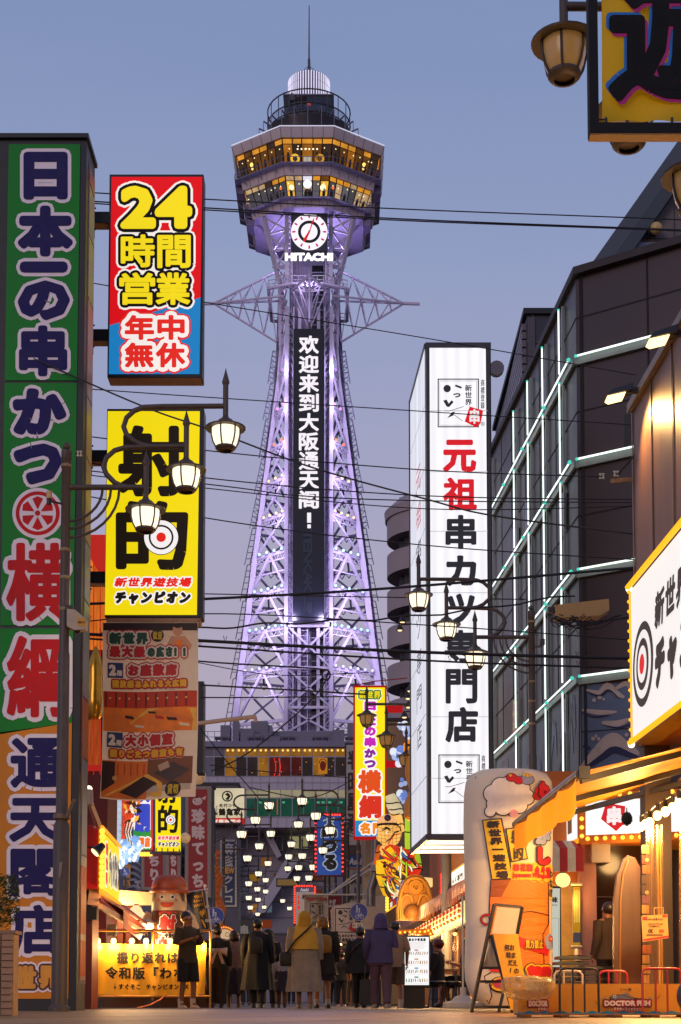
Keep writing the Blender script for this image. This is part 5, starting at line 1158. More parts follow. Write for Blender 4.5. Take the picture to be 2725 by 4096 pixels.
# upper right banner in its black frame
def corner_banner():
 Y = 9.6; t = thing('framed_banner', 'yellow banner with a huge black character laced inside a black steel frame', 'banner', P(2500, 500, Y))
 a, c = P(2357, 260, Y), P(3050, 260, Y); zb, zt = P(2500, 530, Y).z, P(2500, -700, Y).z
 b = MB(mat('black_frame_steel', '08080a', .8)); b.box(a.x, a.x + .062, Y, Y + .09, zb, zt); b.box(a.x + .062, c.x, Y, Y + .09, zb, zb + .072)
 b.use(pt('8a6a3a')); b.box(a.x + .004, c.x, Y + .004, Y + .09, zb - .012, zb - .001); obj('frame', b, t, smooth=False)
 sh = pixsheet(Y + .05); b = MB(mat('yellow_banner_film', 'e0bc10', .55, noise=.06, scale=2, trans=.45))
 b.grid(lambda i, j: P(2404 + i * 620 + 5 * j, -600 + j * 1084 + (4 * math.sin(i * 30) if j == 1 else 0), Y + .05 + .02 * math.sin(i * 12 + j * 5)), 20, 20); obj('cloth', b, t)
 sh = pixsheet(Y + .03, step=.004); blu, mag, blk = pt('1a78d0', .5), pt('b81a78', .5), pt('050505', .9)
 for m, dx, dy, l in ((blu, -11, -13, 1), (mag, 11, 14, 2), (blk, 0, 0, 3)):
  sh.glyph('遊', (2432 + dx, -130 + dy, 2960 + dx, 410 + dy), m, l, 17)
  sh.glyph('新', (2432 + dx, -640 + dy, 2960 + dx, -150 + dy), m, l, 17)
 obj('lettering', sh.mb, t, smooth=False)
 b = MB(BLACK)
 for px in (2424, 2688): p = P(px, 470, Y + .03); b.tube([p, p + V2(0, 0, -.05), p + V2(.01, -.02, -.09)], .009, 5)
 p = P(2400, 478, Y + .03); b.tube([p + V2(-.04, 0, 0), p + V2(.05, 0, .0)], .006, 5); obj('lacing', b, t)
corner_banner()
# ================================================================== small helpers for shop dressing
WARM = (1.0, .56, .2)
BULB = mat('glowing_bulb', 'ffd98a', .3, 4.0, sampled=False)
def bulb_lamp(parent, p, r=.05, power=0, stem=.07):
 b = MB(BLACK); b.tube([p + V2(0, 0, r * .8), p + V2(0, 0, r * .8 + stem)], r * .45, 8); obj('socket', b, parent)
 b = MB(BULB); b.ball(p, r, 10, 8, 1.15); obj('bulb', b, parent)
 if power: lamp('glow', p + V2(0, -.04, -r * 2.0), power, WARM, parent, .05)
def marquee_bulbs(parent, pts, r, m, name='marquee_bulb'):
 proto = None
 for p in pts:
  if proto is None:
   b = MB(m); b.ball(p, r, 8, 6); proto = obj(name, b, parent); p0 = p
  else: c = proto.copy(); COL.objects.link(c); c.location = p - p0
def path_pts(pts, n):
 pts = [Vector(p) for p in pts]; L = [(b - a).length for a, b in zip(pts, pts[1:])]; T_ = sum(L); out = []
 for i in range(n):
  d = T_ * (i + .5) / n; k = 0
  while k < len(L) - 1 and d > L[k]: d -= L[k]; k += 1
  out.append(pts[k].lerp(pts[k + 1], d / L[k]))
 return out
AMB = mat('amber_marquee_bulb', 'ffc040', .3, 1.8, sampled=False); REDB = mat('red_marquee_bulb', 'ff4030', .3, 1.8, sampled=False)
# ================================================================== left side of the street
def yellow_banner():
 Y = 26.6; t = thing('event_banner', 'wide yellow cloth banner with black writing hung on a pipe rack at street level', 'banner', GX(600, Y))
 def fn(u, v): return P(u, v + 5 * math.sin((u - 370) / 460 * math.pi), Y + .03 * math.sin(u / 37.0) * math.sin((v - 3700) / 120.0) + .02 * math.sin(u / 13 + v / 90))
 b = MB(mat('yellow_banner_cloth', 'e8a81c', .6, noise=.06, scale=2, trans=.3)); b.grid(lambda i, j: fn(371 + i * 455 - j * 6, 3772 + j * 205), 40, 14); obj('cloth', b, t)
 sh = Sheet(lambda u, v: fn(u, v) , (0, -1, 0), .004); ink = pt('0c0704', .95); sh.step = .012
 sh.text('振り返れは', (466, 3800, 716, 3852), ink, 1, 2.2); sh.text('令和版「わな」', (420, 3862, 800, 3915), ink, 1, 2.2)
 sh.glyph('↓', (456, 3930, 466, 3956), ink, 1, .6); sh.text('すぐそこ', (474, 3930, 566, 3956), ink, 1, 1.2); sh.text('チャンピオンDX', (584, 3930, 762, 3956), ink, 1, 1.2)
 obj('lettering', sh.mb, t, smooth=False)
 b = MB(mat('brass_pipe', 'b8843a', .4)); a, c = P(371, 3722, Y), P(842, 3722, Y)
 b.tube([a, c], .022, 8)
 for px in (371, 612, 842): q = P(px, 3722, Y); b.tube([q, V2(q.x, q.y + .05, 0)], .02, 8)
 q, w = P(371, 3985, Y), P(842, 3985, Y); b.tube([q, w], .02, 8); obj('rack', b, t)
 for i, px in enumerate((392, 455, 528, 585, 680, 806)):
  p = P(px, 3764, Y - .05); bulb_lamp(t, p, .05, 34, .09)
 b = MB(BLACK); pts = []
 for i in range(61): u = i / 60; pts.append(P(371 + u * 471, 3728 + 5 * abs(math.sin(u * 22)), Y - .03))
 b.tube(pts, .008, 5); obj('cable', b, t)
 b = MB(pt('2a1d18')); 
 for px in (380, 612): q = GX(px, Y); b.box(q.x - .12, q.x + .12, Y - .08, Y + .1, 0, .14)
 obj('weights', b, t, smooth=False)
 b = MB(pt('4a3424', .7)); q, w = GX(362, 27.3), GX(835, 27.3); b.box(q.x, w.x, 27.3, 27.6, 0, .42); solo('low_counter', b, 'low brown counter behind the yellow street banner', 'counter')
 b = MB(pt('b8622a')); pts = [P(548, 4033, Y - .3), P(600, 4020, Y - .25), P(640, 4000, Y - .1), P(663, 3978, Y - .05)]; b.tube(pts, .012, 6); solo('extension_cord', b, 'orange power cord trailing from the yellow banner to the ground', 'cord')
yellow_banner()
def hat_inflatable():
 Y = 29.0; t = thing('inflatable_figure', 'inflatable advertising figure with brown bowler hat behind the yellow banner', 'inflatable', GX(674, Y))
 c = GX(674, Y); z = lambda py: P(674, py, Y).z; w = lambda px: px * MPP(Y) * 1.0
 def prof(l): return [(w(r), z(py)) for r, py in l]
 b = MB(mat('brown_inflated_vinyl', '7a3c1c', .35, noise=.06)); b.lathe(prof([(58, 4020), (68, 4000), (70, 3900), (70, 3700), (71, 3645)]), c, 32); obj('body', b, t)
 b = MB(mat('cream_inflated_vinyl', 'd8b486', .35, noise=.05)); b.lathe(prof([(71, 3645), (71, 3640), (70, 3600), (68, 3572)]), c, 32); obj('head', b, t)
 b = MB(mat('rust_inflated_vinyl', 'a84a1e', .4, noise=.08)); b.lathe(prof([(40, 3577), (78, 3575), (82, 3569), (80, 3562), (70, 3560), (71, 3548), (68, 3530), (58, 3513), (40, 3503), (18, 3500), (1, 3499)]), c, 36)
 for k in range(14): a = k * math.pi / 7; b.tube([c + V2(math.cos(a) * w(r) * 1.005, math.sin(a) * w(r) * 1.005, z(py)) for r, py in ((70, 3545), (60, 3516), (42, 3504))], .008, 5)
 obj('hat', b, t)
 # printed front
 def cyl(u, v):
  a = (u - 674) / 71.0; a = max(-1.5, min(1.5, a)); r = w(71.8); return c + V2(math.sin(a) * r, -math.cos(a) * r, z(v))
 sh = Sheet(cyl, (0, -1, 0), .004, sub=4)
 wht, blk, red = pt('e8dccc'), pt('1c1412'), pt('c4281c')
 for s in (-1, 1):
  sh.disc(674 + s * 21, 3593, 10, wht, 1, 20); sh.disc(674 + s * 21, 3593, 5.5, blk, 2, 14); sh.disc(674 + s * 36 * 1.0, 3605, 5, pt('d87040'), 1, 12)
  sh.poly([(674 + s * 52, 3573), (674 + s * 80, 3573), (674 + s * 82, 3610), (674 + s * 66, 3606)], pt('4a2616'), 1)
 sh.poly([(646, 3614), (702, 3614), (700, 3624), (690, 3632), (674, 3635), (658, 3632), (648, 3624)], pt('c2421c'), 1)
 for i in range(6): sh.poly([(lerp(640, 712, i / 6), 3652), (lerp(640, 712, (i + 1) / 6), 3652), (lerp(640, 712, (i + 1) / 6) - 4, 3990), (lerp(640, 712, i / 6) - 4, 3990)], pt('c88a1c'), .6)
 sh.poly([(636, 3650), (674, 3650), (674, 3668), (655, 3665)], red, 1.2); sh.poly([(674, 3650), (712, 3650), (694, 3665), (674, 3668)], red, 1.2)
 sh.glyph('射', (636, 3664, 712, 3738), red, 2, 4, [(blk, 9), (wht, 4)], italic=.1); sh.glyph('的', (634, 3748, 712, 3822), red, 2, 4, [(blk, 9), (wht, 4)], italic=.1)
 sh.text('狙え', (728, 3664, 744, 3708), blk, 2, 1.2, vert=True); sh.text('しゃ', (622, 3756, 636, 3800), wht, 2, .8, vert=True)
 obj('printed_front', sh.mb, t, smooth=False)
 for s, pts in ((-1, [(608, 3655), (590, 3690), (560, 3715), (545, 3722)]), (1, [(738, 3655), (760, 3680), (778, 3712), (785, 3730)])):
  b = MB(mat('cream_inflated_vinyl', 'd8b486')); b.tube([P(x, y, Y) for x, y in pts], [.12, .13, .1, .08], 12); obj('arm', b, t)
hat_inflatable()
def left_shop_signs():
 # red box with the angled yellow sign and amber bulbs
 ys = 22.6; A, Bp = P(398, 3432, ys), None
 p0 = V2(A.x, ys); d = V2(-.055, 1).normalized(); n = V2(1, .055).normalized()
 t = thing('corner_signboard', 'yellow lit shooting gallery sign edged with amber bulbs on a red box', 'sign', V2(A.x, ys))
 q = lambda u, v: RP(u, v, p0, n)
 tl, bl, tr_, br_ = q(398, 3312), q(398, 3556), q(473, 3402), q(473, 3608)
 L = 3.1; far_ = p0 + d * L
 zt, zb = tl.z, bl.z
 b = MB(pt('b81a16', .4)); b.prism([V2(p0.x, p0.y, zb) - n * .02, V2(far_.x, far_.y, zb) - n * .02, V2(far_.x, far_.y, zt) - n * .02, V2(p0.x, p0.y, zt) - n * .02], (-.42, 0, 0)); obj('box', b, t, smooth=False)
 sh = quadsheet(p0 + V2(0, 0, zt), far_ + V2(0, 0, zt), far_ + V2(0, 0, zb), p0 + V2(0, 0, zb), L, zt - zb, .006); H = zt - zb
 sh.out = n.copy(); sh.rect(0, 0, L, H, em('f2d414', 1.0, True), 1); ink, rd, wh = em('2a1c10', .5), em('d8281c', .9), em('f4efe6', .95)
 sh.ring(.32, H * .5, .2, .26, ink, 2); sh.ring(.32, H * .5, .08, .14, ink, 2)
 sh.text('新世界', (.75, H * .12, 1.1, H * .88), rd, 2, .025, [(wh, .04)], vert=True); sh.text('チャンピオン', (1.3, H * .14, 3.0, H * .86), ink, 2, .05, [(wh, .04)])
 obj('face_panel', sh.mb, t, smooth=False)
 marquee_bulbs(t, path_pts([p0 + n * .05 + V2(0, -.06, zt), p0 + n * .05 + V2(0, -.06, zb)], 10), .045, AMB)
 b = MB(em('f0a020', 1.1)); b.bar(p0 + n * .03 + V2(0, 0, zb - .04), far_ + n * .03 + V2(0, 0, zb - .04), .06); b.bar(p0 + n * .03 + V2(0, 0, zt + .03), far_ + n * .03 + V2(0, 0, zt + .03), .04); obj('light_strip', b, t)
 lamp('glow', p0 + n * .5 + V2(0, -.3, zb - .2), 30, WARM, t, .1)
 # clip-on spotlight
 f = thing('spotlight', 'small black spotlight on an arm pointing at the angled yellow sign', 'spotlight', P(395, 3400, 22)); c = P(396, 3405, 22)
 b = MB(BLACK); b.tube([P(340, 3388, 22), P(400, 3388, 22)], .012, 6); b.tube([c + V2(.05, .06, .1), c + V2(-.05, -.03, -.02)], [.05, .085], 12); obj('housing', b, f)
 b = MB(em('ffe0a0', 2)); b.tube([c + V2(-.052, -.032, -.022), c + V2(-.06, -.036, -.03)], [.078, .07], 12); obj('lamp_glass', b, f)
 # red wall, awning, speaker under it
 t = thing('left_corner_shop', 'red painted shop front under the angled yellow sign', 'shop', GX(360, 23))
 b = MB(pt('a01a14', .5, .15, 2)); a, c = GX(330, 23), GX(366, 23); b.box(a.x - .5, c.x, 23, 23.6, 0, P(350, 3300, 23).z); b.use(pt('a81e18', .5))
 e = V2(V2(P(398, 3432, 22.6).x, 0).x - .36, 0, 0); b.box(a.x - 1, e.x, 23.02, 25.6, P(350, 3600, 23).z, P(350, 3300, 23).z)
 b.use(pt('5a1410')); 
 for k in range(5): x = lerp(a.x, c.x, k / 5); b.box(x, x + .03, 22.97, 23, 0, 2.0)
 for px in (395, 425, 465, 500): p = GX(px, 30); b.box(p.x, p.x + .12, 30.05, 30.25, 0, 1.85)
 b.use(mat('lit_shop_interior', 'c06a1c', .5, .5, emit_noise=.7, scale=3, sampled=False)); p, q_ = GX(385, 30.5), GX(560, 30.5); b.box(p.x, q_.x, 30.5, 30.6, .2, 2.4)
 b.use(pt('6a2a18'))
 for k in range(12): x = lerp(p.x, q_.x, k / 12); b.box(x, x + .05, 30.42, 30.49, .2, 2.4)
 for zz in (.9, 1.5, 2.0): b.box(p.x, q_.x, 30.4, 30.48, zz, zz + .05)
 obj('wall', b, t, smooth=False)
 lamp('interior_glow', (lerp(p.x, q_.x, .6), 29.4, 1.9), 120, WARM, t, .2)
 b = MB(mat('striped_canopy', 'b08a7a', .6, noise=.2, scale=14, stretch=(1, 12, 12))); b.prism([P(338, 3180, 23.2), P(352, 3195, 23.2), P(440, 3420, 26), P(420, 3420, 26)], (.02, .3, .02)); solo('striped_canopy', b, 'pale ribbed canopy sloping down beside the green sign', 'canopy', smooth=False)
 b = MB(pt('a81e18', .5)); b.add([P(404, 3590, 23), P(502, 3632, 27), P(560, 3720, 27.5), P(404, 3600, 22.6)], [(0, 1, 2, 3)])
 b.prism([P(404, 3590, 23), P(500, 3630, 27), P(590, 3700, 28), P(494, 3640, 24.6)], (0, 0, .04)); b.use(pt('c89a80')); b.bar(P(360, 3575, 22.9), P(402, 3580, 22.9), .2, .35); b.bar(P(400, 3625, 22.8), P(585, 3735, 28), .07)
 b.use(pt('b83a28', .5)); b.add([P(494, 3636, 24.6), P(585, 3712, 28), P(560, 3760, 28), P(494, 3710, 24.6)], [(0, 1, 2, 3)])
 solo('red_awning', b, 'dark red roll out awning over the left shop front', 'awning', smooth=False)
 b = MB(mat('cream_fascia_panel', 'c8b49a', .5, noise=.1)); b.prism([P(478, 3560, 29.8), P(612, 3570, 29.8), P(612, 3620, 29.8), P(470, 3620, 29.8)], (0, .2, 0)); solo('fascia_panel', b, 'cream curved shop fascia behind the bowler hat figure', 'fascia', smooth=False)
 b = MB(BLACK); p = P(377, 3655, 23); b.box(p.x - .07, p.x + .07, 22.8, 22.98, p.z - .1, p.z + .1); solo('wall_speaker', b, 'black loudspeaker fixed to the red wall of the left shop', 'speaker', smooth=False)
 b = MB(pt('1d1614')); p = P(450, 3720, 27); b.box(p.x - .08, p.x + .08, 26.9, 27.05, p.z - .1, p.z + .1); solo('wall_speaker', b, 'second black loudspeaker deeper in the left shop above the yellow banner', 'speaker', smooth=False)
 # paper lanterns and glowing stock inside
 for i, (px, py, Y, r) in enumerate(((545, 3650, 29, 26), (562, 3668, 31, 22), (578, 3684, 33, 19))):
  p = P(px, py, Y); b = MB(mat('paper_lantern_glow', 'f4d8a0', .5, 1.1, sampled=False)); b.lathe([(r * .4 * MPP(Y), -r * 1.1 * MPP(Y))] + [(r * MPP(Y) * math.sin(math.pi * (k + 2) / 12) * (1 + .04 * (k % 2)), -r * 1.1 * MPP(Y) * math.cos(math.pi * (k + 2) / 12)) for k in range(9)] + [(r * .4 * MPP(Y), r * 1.1 * MPP(Y))], p, 16)
  b.use(BLACK); b.lathe([(r * .42 * MPP(Y), r * 1.1 * MPP(Y)), (r * .42 * MPP(Y), r * 1.3 * MPP(Y))], p, 12)
  solo('paper_lantern', b, ['front pale paper lantern under the left red awning', 'middle pale paper lantern under the left red awning', 'rear pale paper lantern under the left red awning'][i], 'lantern')
 p = P(590, 3706, 28.6); b = MB(BULB); b.ball(p, .13, 12, 8, .6); b.use(pt('c8b49a')); b.lathe([(.16, .06), (.05, .14), (.02, .16)], p, 12); o = solo('shop_lamp', b, 'dazzling white lamp beside the bowler hat figure', 'lamp'); lamp('glow', V2(0, -.15, -.15), 40, (1, .75, .4), None, .1).parent = o; 
 for ch in o.children: ch.location = p + V2(0, -.2, -.2)
 # spot on the canopy
 p = P(355, 3165, 23); b = MB(pt('b8a898')); b.tube([p + V2(0, 0, .02), p + V2(.01, -.02, -.22)], .07, 12); b.use(em('ffe8b8', 3)); b.ball(p + V2(0, 0, .03), .06, 10, 6); solo('ceiling_spot', b, 'small white cylinder spotlight under the left canopy', 'spotlight')
 # gold bell lantern
 Y = 27.0; c = P(382, 2740, Y); g = mat('gold_blown_shell', 'c08a2a', .2, metal=.7, noise=.35, scale=3); b = MB(g); s = MPP(Y)
 b.lathe([(20 * s, -140 * s), (34 * s, -120 * s), (36 * s, -60 * s), (30 * s, 10 * s), (34 * s, 60 * s), (22 * s, 110 * s), (8 * s, 150 * s), (2 * s, 160 * s)], c, 20); o = solo('gold_gourd', b, 'shiny golden gourd shaped ornament between the green sign and the cloth banner', 'ornament')
left_shop_signs()
def fish_relief():
 Y = 33.0; t = thing('dragon_fish_relief', 'lit relief of a red scaled fish among pale blue waves beside blue characters', 'relief sign', P(500, 3440, Y))
 sh = pixsheet(Y, step=.02); pale, bl, ink = mat('pale_blue_lit', 'b8ccdc', .5, .85, emit_noise=.15, scale=2, sampled=True), em('7a9ccc', .9), em('4a6490', .7)
 sh.poly([(432, 3190), (488, 3190), (486, 3420), (470, 3400), (440, 3330)], pale, 1); sh.rect(536, 3170, 606, 3392, em('f0ecec', .95, True), 1); sh.rect(604, 3170, 612, 3400, em('d83020', .9), 1.5); sh.rect(534, 3320, 608, 3400, em('2f8f3c', .9), 1.2)
 sh.text('横綱', (540, 3092, 602, 3330), em('3a4ac0', .9), 2, 6, vert=True, fit=True); sh.text('閣店', (556, 3348, 604, 3392), em('f06a1c', .95), 2, 2.5, [(em('f6f2ee', .95), 5)])
 rnd = random.Random(2)
 for k in range(9):
  y = 3205 + k * 24
  sh.line([(436 + k * 1.5, y), (486, y)], 1.6, bl, 2)
  if k % 2: sh.line([(440 + 10 * math.cos(a / 3) + k * 2 + a * 2, y + 8 * math.sin(a / 2)) for a in range(12)], 2.2, ink, 2)
 obj('panel', sh.mb, t, smooth=False)
 fm = mat('red_lit_scales', 'e0502c', .5, .9, emit_noise=.45, scale=9, sampled=False); b = MB(fm)
 spine = [(504, 3195, 18), (512, 3235, 23), (511, 3280, 21), (503, 3325, 15), (492, 3370, 9), (482, 3402, 4)]
 b.loft([[P(x, y, Y - .12) + V2(math.cos(k * math.pi / 6) * r * MPP(Y), -abs(math.sin(k * math.pi / 6)) * r * MPP(Y) * .7 if k < 20 else 0, 0) for k in range(12)] for x, y, r in spine]); obj('fish_body', b, t)
 sh = pixsheet(Y - .36, step=.02)
 for j in range(9):
  for i in range(3): sh.ring(499 + i * 11 - j * 1.6 + (j % 2) * 5, 3210 + j * 15, 5, 6.2, em('9a2414', .7), 1, 12)
 obj('scale_pattern', sh.mb, t, smooth=False)
 sh = pixsheet(Y - .2, step=.02); gm = [em('f0b43c', 1), em('e87a1c', .9), em('5a3018', .6), em('f4e4c0', 1), em('3a2418', .5)]
 for k in range(26):
  cx, cy = rnd.uniform(502, 560), rnd.uniform(3190, 3300); a = rnd.uniform(0, 6.3); r = rnd.uniform(9, 22)
  sh.poly([(cx + r * math.cos(a), cy + r * math.sin(a)), (cx + r * .4 * math.cos(a + 1.8), cy + r * .4 * math.sin(a + 1.8)), (cx - r * .9 * math.cos(a), cy - r * .9 * math.sin(a)), (cx + r * .4 * math.cos(a - 1.8), cy + r * .4 * math.sin(a - 1.8))], gm[k % 5], 1 + k * .1)
 for k in range(6): sh.line([(508 + k * 6, 3290), (500 + k * 5, 3330), (512 + k * 4, 3372), (520 + k * 3, 3388)], 4, em('f2ead8' if k % 2 else '54453c', .8), 5)
 obj('fins', sh.mb, t, smooth=False)
 b = MB(mat('pale_blue_wave_lit', 'a8c8ec', .4, .95, emit_noise=.3, scale=5, sampled=False))
 for k in range(90):
  b.use([MATS['pale_blue_wave_lit'], em('eef4fa', .95), em('7fa8dc', .9)][k % 3]); cx, cy = rnd.uniform(474, 556), rnd.uniform(3360, 3450); cy += (cx - 515) * -.35; yy = Y - .15 - rnd.random() * .2; a = rnd.uniform(-1.2, 1.0); l = rnd.uniform(12, 30)
  b.tube([P(cx, cy + l * .5, yy), P(cx + l * .3 * a, cy, yy - .05), P(cx + l * .8 * a, cy - l * .5, yy), P(cx + l * (1.1 * a + .2), cy - l * .4, yy)], [.03, .05, .03, .006], 6)
 obj('wave_crest', b, t)
 lamp('glow', P(520, 3440, Y - 1.0), 26, (.9, .9, 1), t, .3)
 b = MB(pt('6a5a3a')); p, q = P(545, 3412, Y), P(610, 3412, Y); b.box(p.x, q.x, Y - .1, Y, p.z - .03, p.z + .03); obj('bulb_rail', b, t); marquee_bulbs(t, path_pts([p + V2(0, -.12, -.04), q + V2(0, -.12, -.04)], 6), .05, AMB)
fish_relief()
t = shateki('hanging_banner', 'small yellow shooting gallery banner hanging beside the fish relief', 32.5, 622, 3075, 724, 3405, True, False)
b = MB(BLACK); p, q = P(600, 3412, 32.5), P(728, 3418, 32.5); b.bar(p, q, .05)
for k in range(5): e = p.lerp(q, .2 + k * .18); b.bar(e, e + V2(0, -.02, .12), .02)
obj('rail', b, t, smooth=False)
def red_signs():
 Y = 47.6; wh = pt('c8b4b4', .6); gran = mat('speckled_granite', '8a7f7a', .7, noise=.5, scale=40)
 for (nm, x0, y0, x1, y1, txt, lb, ps) in (('fugu', 742, 3145, 842, 3590, '珍味てっちり', 'tall dark red vertical sign with a blowfish drawing and pale characters', 47.4), ('mid', 566, 3370, 664, 3560, 'ちり', 'dark red granite framed sign partly hidden by the fish relief', 47.4), ('right', 664, 3370, 722, 3560, 'ちり', 'narrow dark red granite framed sign below the small yellow banner', 47.3)):
  t = thing('vertical_signboard', lb, 'sign', P((x0 + x1) / 2, y1, ps)); b = MB(gran); p, q = P(x0, y0, ps), P(x1, y1, ps); b.box(p.x, q.x, ps, ps + .4, q.z, p.z); obj('granite_frame', b, t, smooth=False)
  sh = pixsheet(ps); i = 12; rm = pt('8c1018', .5, .12, 1); sh.rect(x0 + i, y0 + i, x1 - i, y1 - i, rm, 1); obj('face_panel', sh.mb, t, smooth=False); sh = pixsheet(ps)
  if nm == 'fugu':
   cy = 3205; sh.disc(790, cy, 20, wh, 2, 20, 16); sh.poly([(806, cy - 12), (826, cy - 22), (820, cy - 4)], wh, 2); sh.poly([(774, cy - 12), (784, cy - 24), (796, cy - 14)], pt('2a1014'), 3); sh.disc(780, cy - 4, 3, pt('2a1014'), 3, 8)
   for k in range(5): sh.disc(782 + k * 5, cy + (k % 2) * 6, 1.6, pt('2a1014'), 3, 6)
   sh.text(txt, (764, 3232, 822, 3620), wh, 2, 3.2, vert=True, fit=False)
  else: sh.text(txt, (x0 + (x1 - x0) * .25, 3416, x0 + (x1 - x0) * .8, 3524), wh, 2, 3, vert=True)
  for k in range(1, 6): sh.rect(x0 + 12, lerp(y0, y1, k / 6), x1 - 12, lerp(y0, y1, k / 6) + 1, pt('5a0c12'), 1.5)
  obj('lettering', sh.mb, t, smooth=False)
 sh = pixsheet(47.9, step=.02); wv = pt('8a8c9a', .6)
 for k in range(7):
  y = 3440 + k * 26; sh.brush([(500, y + 10), (520 + k * 4, y), (548, y + 8), (566, y + 22)], 11, wv, 1)
 sh.glyph('首', (500, 3455, 526, 3515), pt('c88a2c'), 2, 4, fit=True); sh.glyph('い', (494, 3520, 524, 3552), pt('c88a2c'), 2, 3); sh.glyph('て', (540, 3522, 566, 3556), pt('b0a8b0'), 2, 3)
 for k in range(5): sh.poly([(728, 3380 + k * 40), (744, 3372 + k * 40), (738, 3400 + k * 40)], wv, 1)
 solo('wave_wall_painting', sh.mb, 'pale wave strokes and gold characters painted on the blue grey wall', 'mural', smooth=False)
 # blowfish lanterns
 for (px, py, Y, r, lb) in ((742, 3352, 36, 21, 'spotted blowfish lantern with dark back hanging by the small yellow banner'), (793, 3105, 46, 32, 'big blowfish lantern with a fan and crown on top of the dark red sign')):
  t = thing('blowfish_lantern', lb, 'lantern', P(px, py, Y)); c = P(px, py, Y); s = r * MPP(Y)
  b = MB(mat('paper_fish_belly', 'b89a80', .6, .25, emit_hex='d8b080', noise=.1)); b.ball(c, s, 16, 12, 1.05); obj('belly', b, t)
  b = MB(BLACK); b.ball(c + V2(s * .1, .02, s * .45), s * .82, 14, 8, .7); b.prism([c + V2(-s * .7, 0, s * .9), c + V2(s * .9, 0, s * 1.1), c + V2(s * .7, 0, s * .6)], (0, .05, 0)); obj('back', b, t)
  b = MB(pt('d8c8b8')); b.ball(c + V2(-s * .3, -s * .85, s * .35), s * .16, 8, 6); b.use(BLACK); b.ball(c + V2(-s * .3, -s * .99, s * .35), s * .08, 6, 5)
  for k in range(14): a = k * .9; b.ball(c + V2(math.sin(a) * s * .7, -s * .72, -s * .1 - (k % 4) * s * .16), s * .05, 5, 4)
  obj('eye', b, t)
  if r > 30:
   b = MB(pt('c87a7a')); 
   for k in range(5): b.ball(c + V2((k - 2) * s * .28, -.02, s * 1.35), s * .22, 8, 6, 1.5)
   b.use(pt('c8962a')); b.box(c.x - s * .8, c.x + s * .5, c.y - .1, c.y + .1, c.z + s * 1.5, c.z + s * 1.62); obj('crown_ornament', b, t)
   b = MB(pt('b8a898')); b.prism([c + V2(-s * 1.0, -.1, -s * .3), c + V2(-s * 1.35, -.1, s * .9), c + V2(-s * .9, -.1, s * 1.0), c + V2(-s * .6, -.1, s * .8)], (0, .03, 0)); obj('fan', b, t)
red_signs()
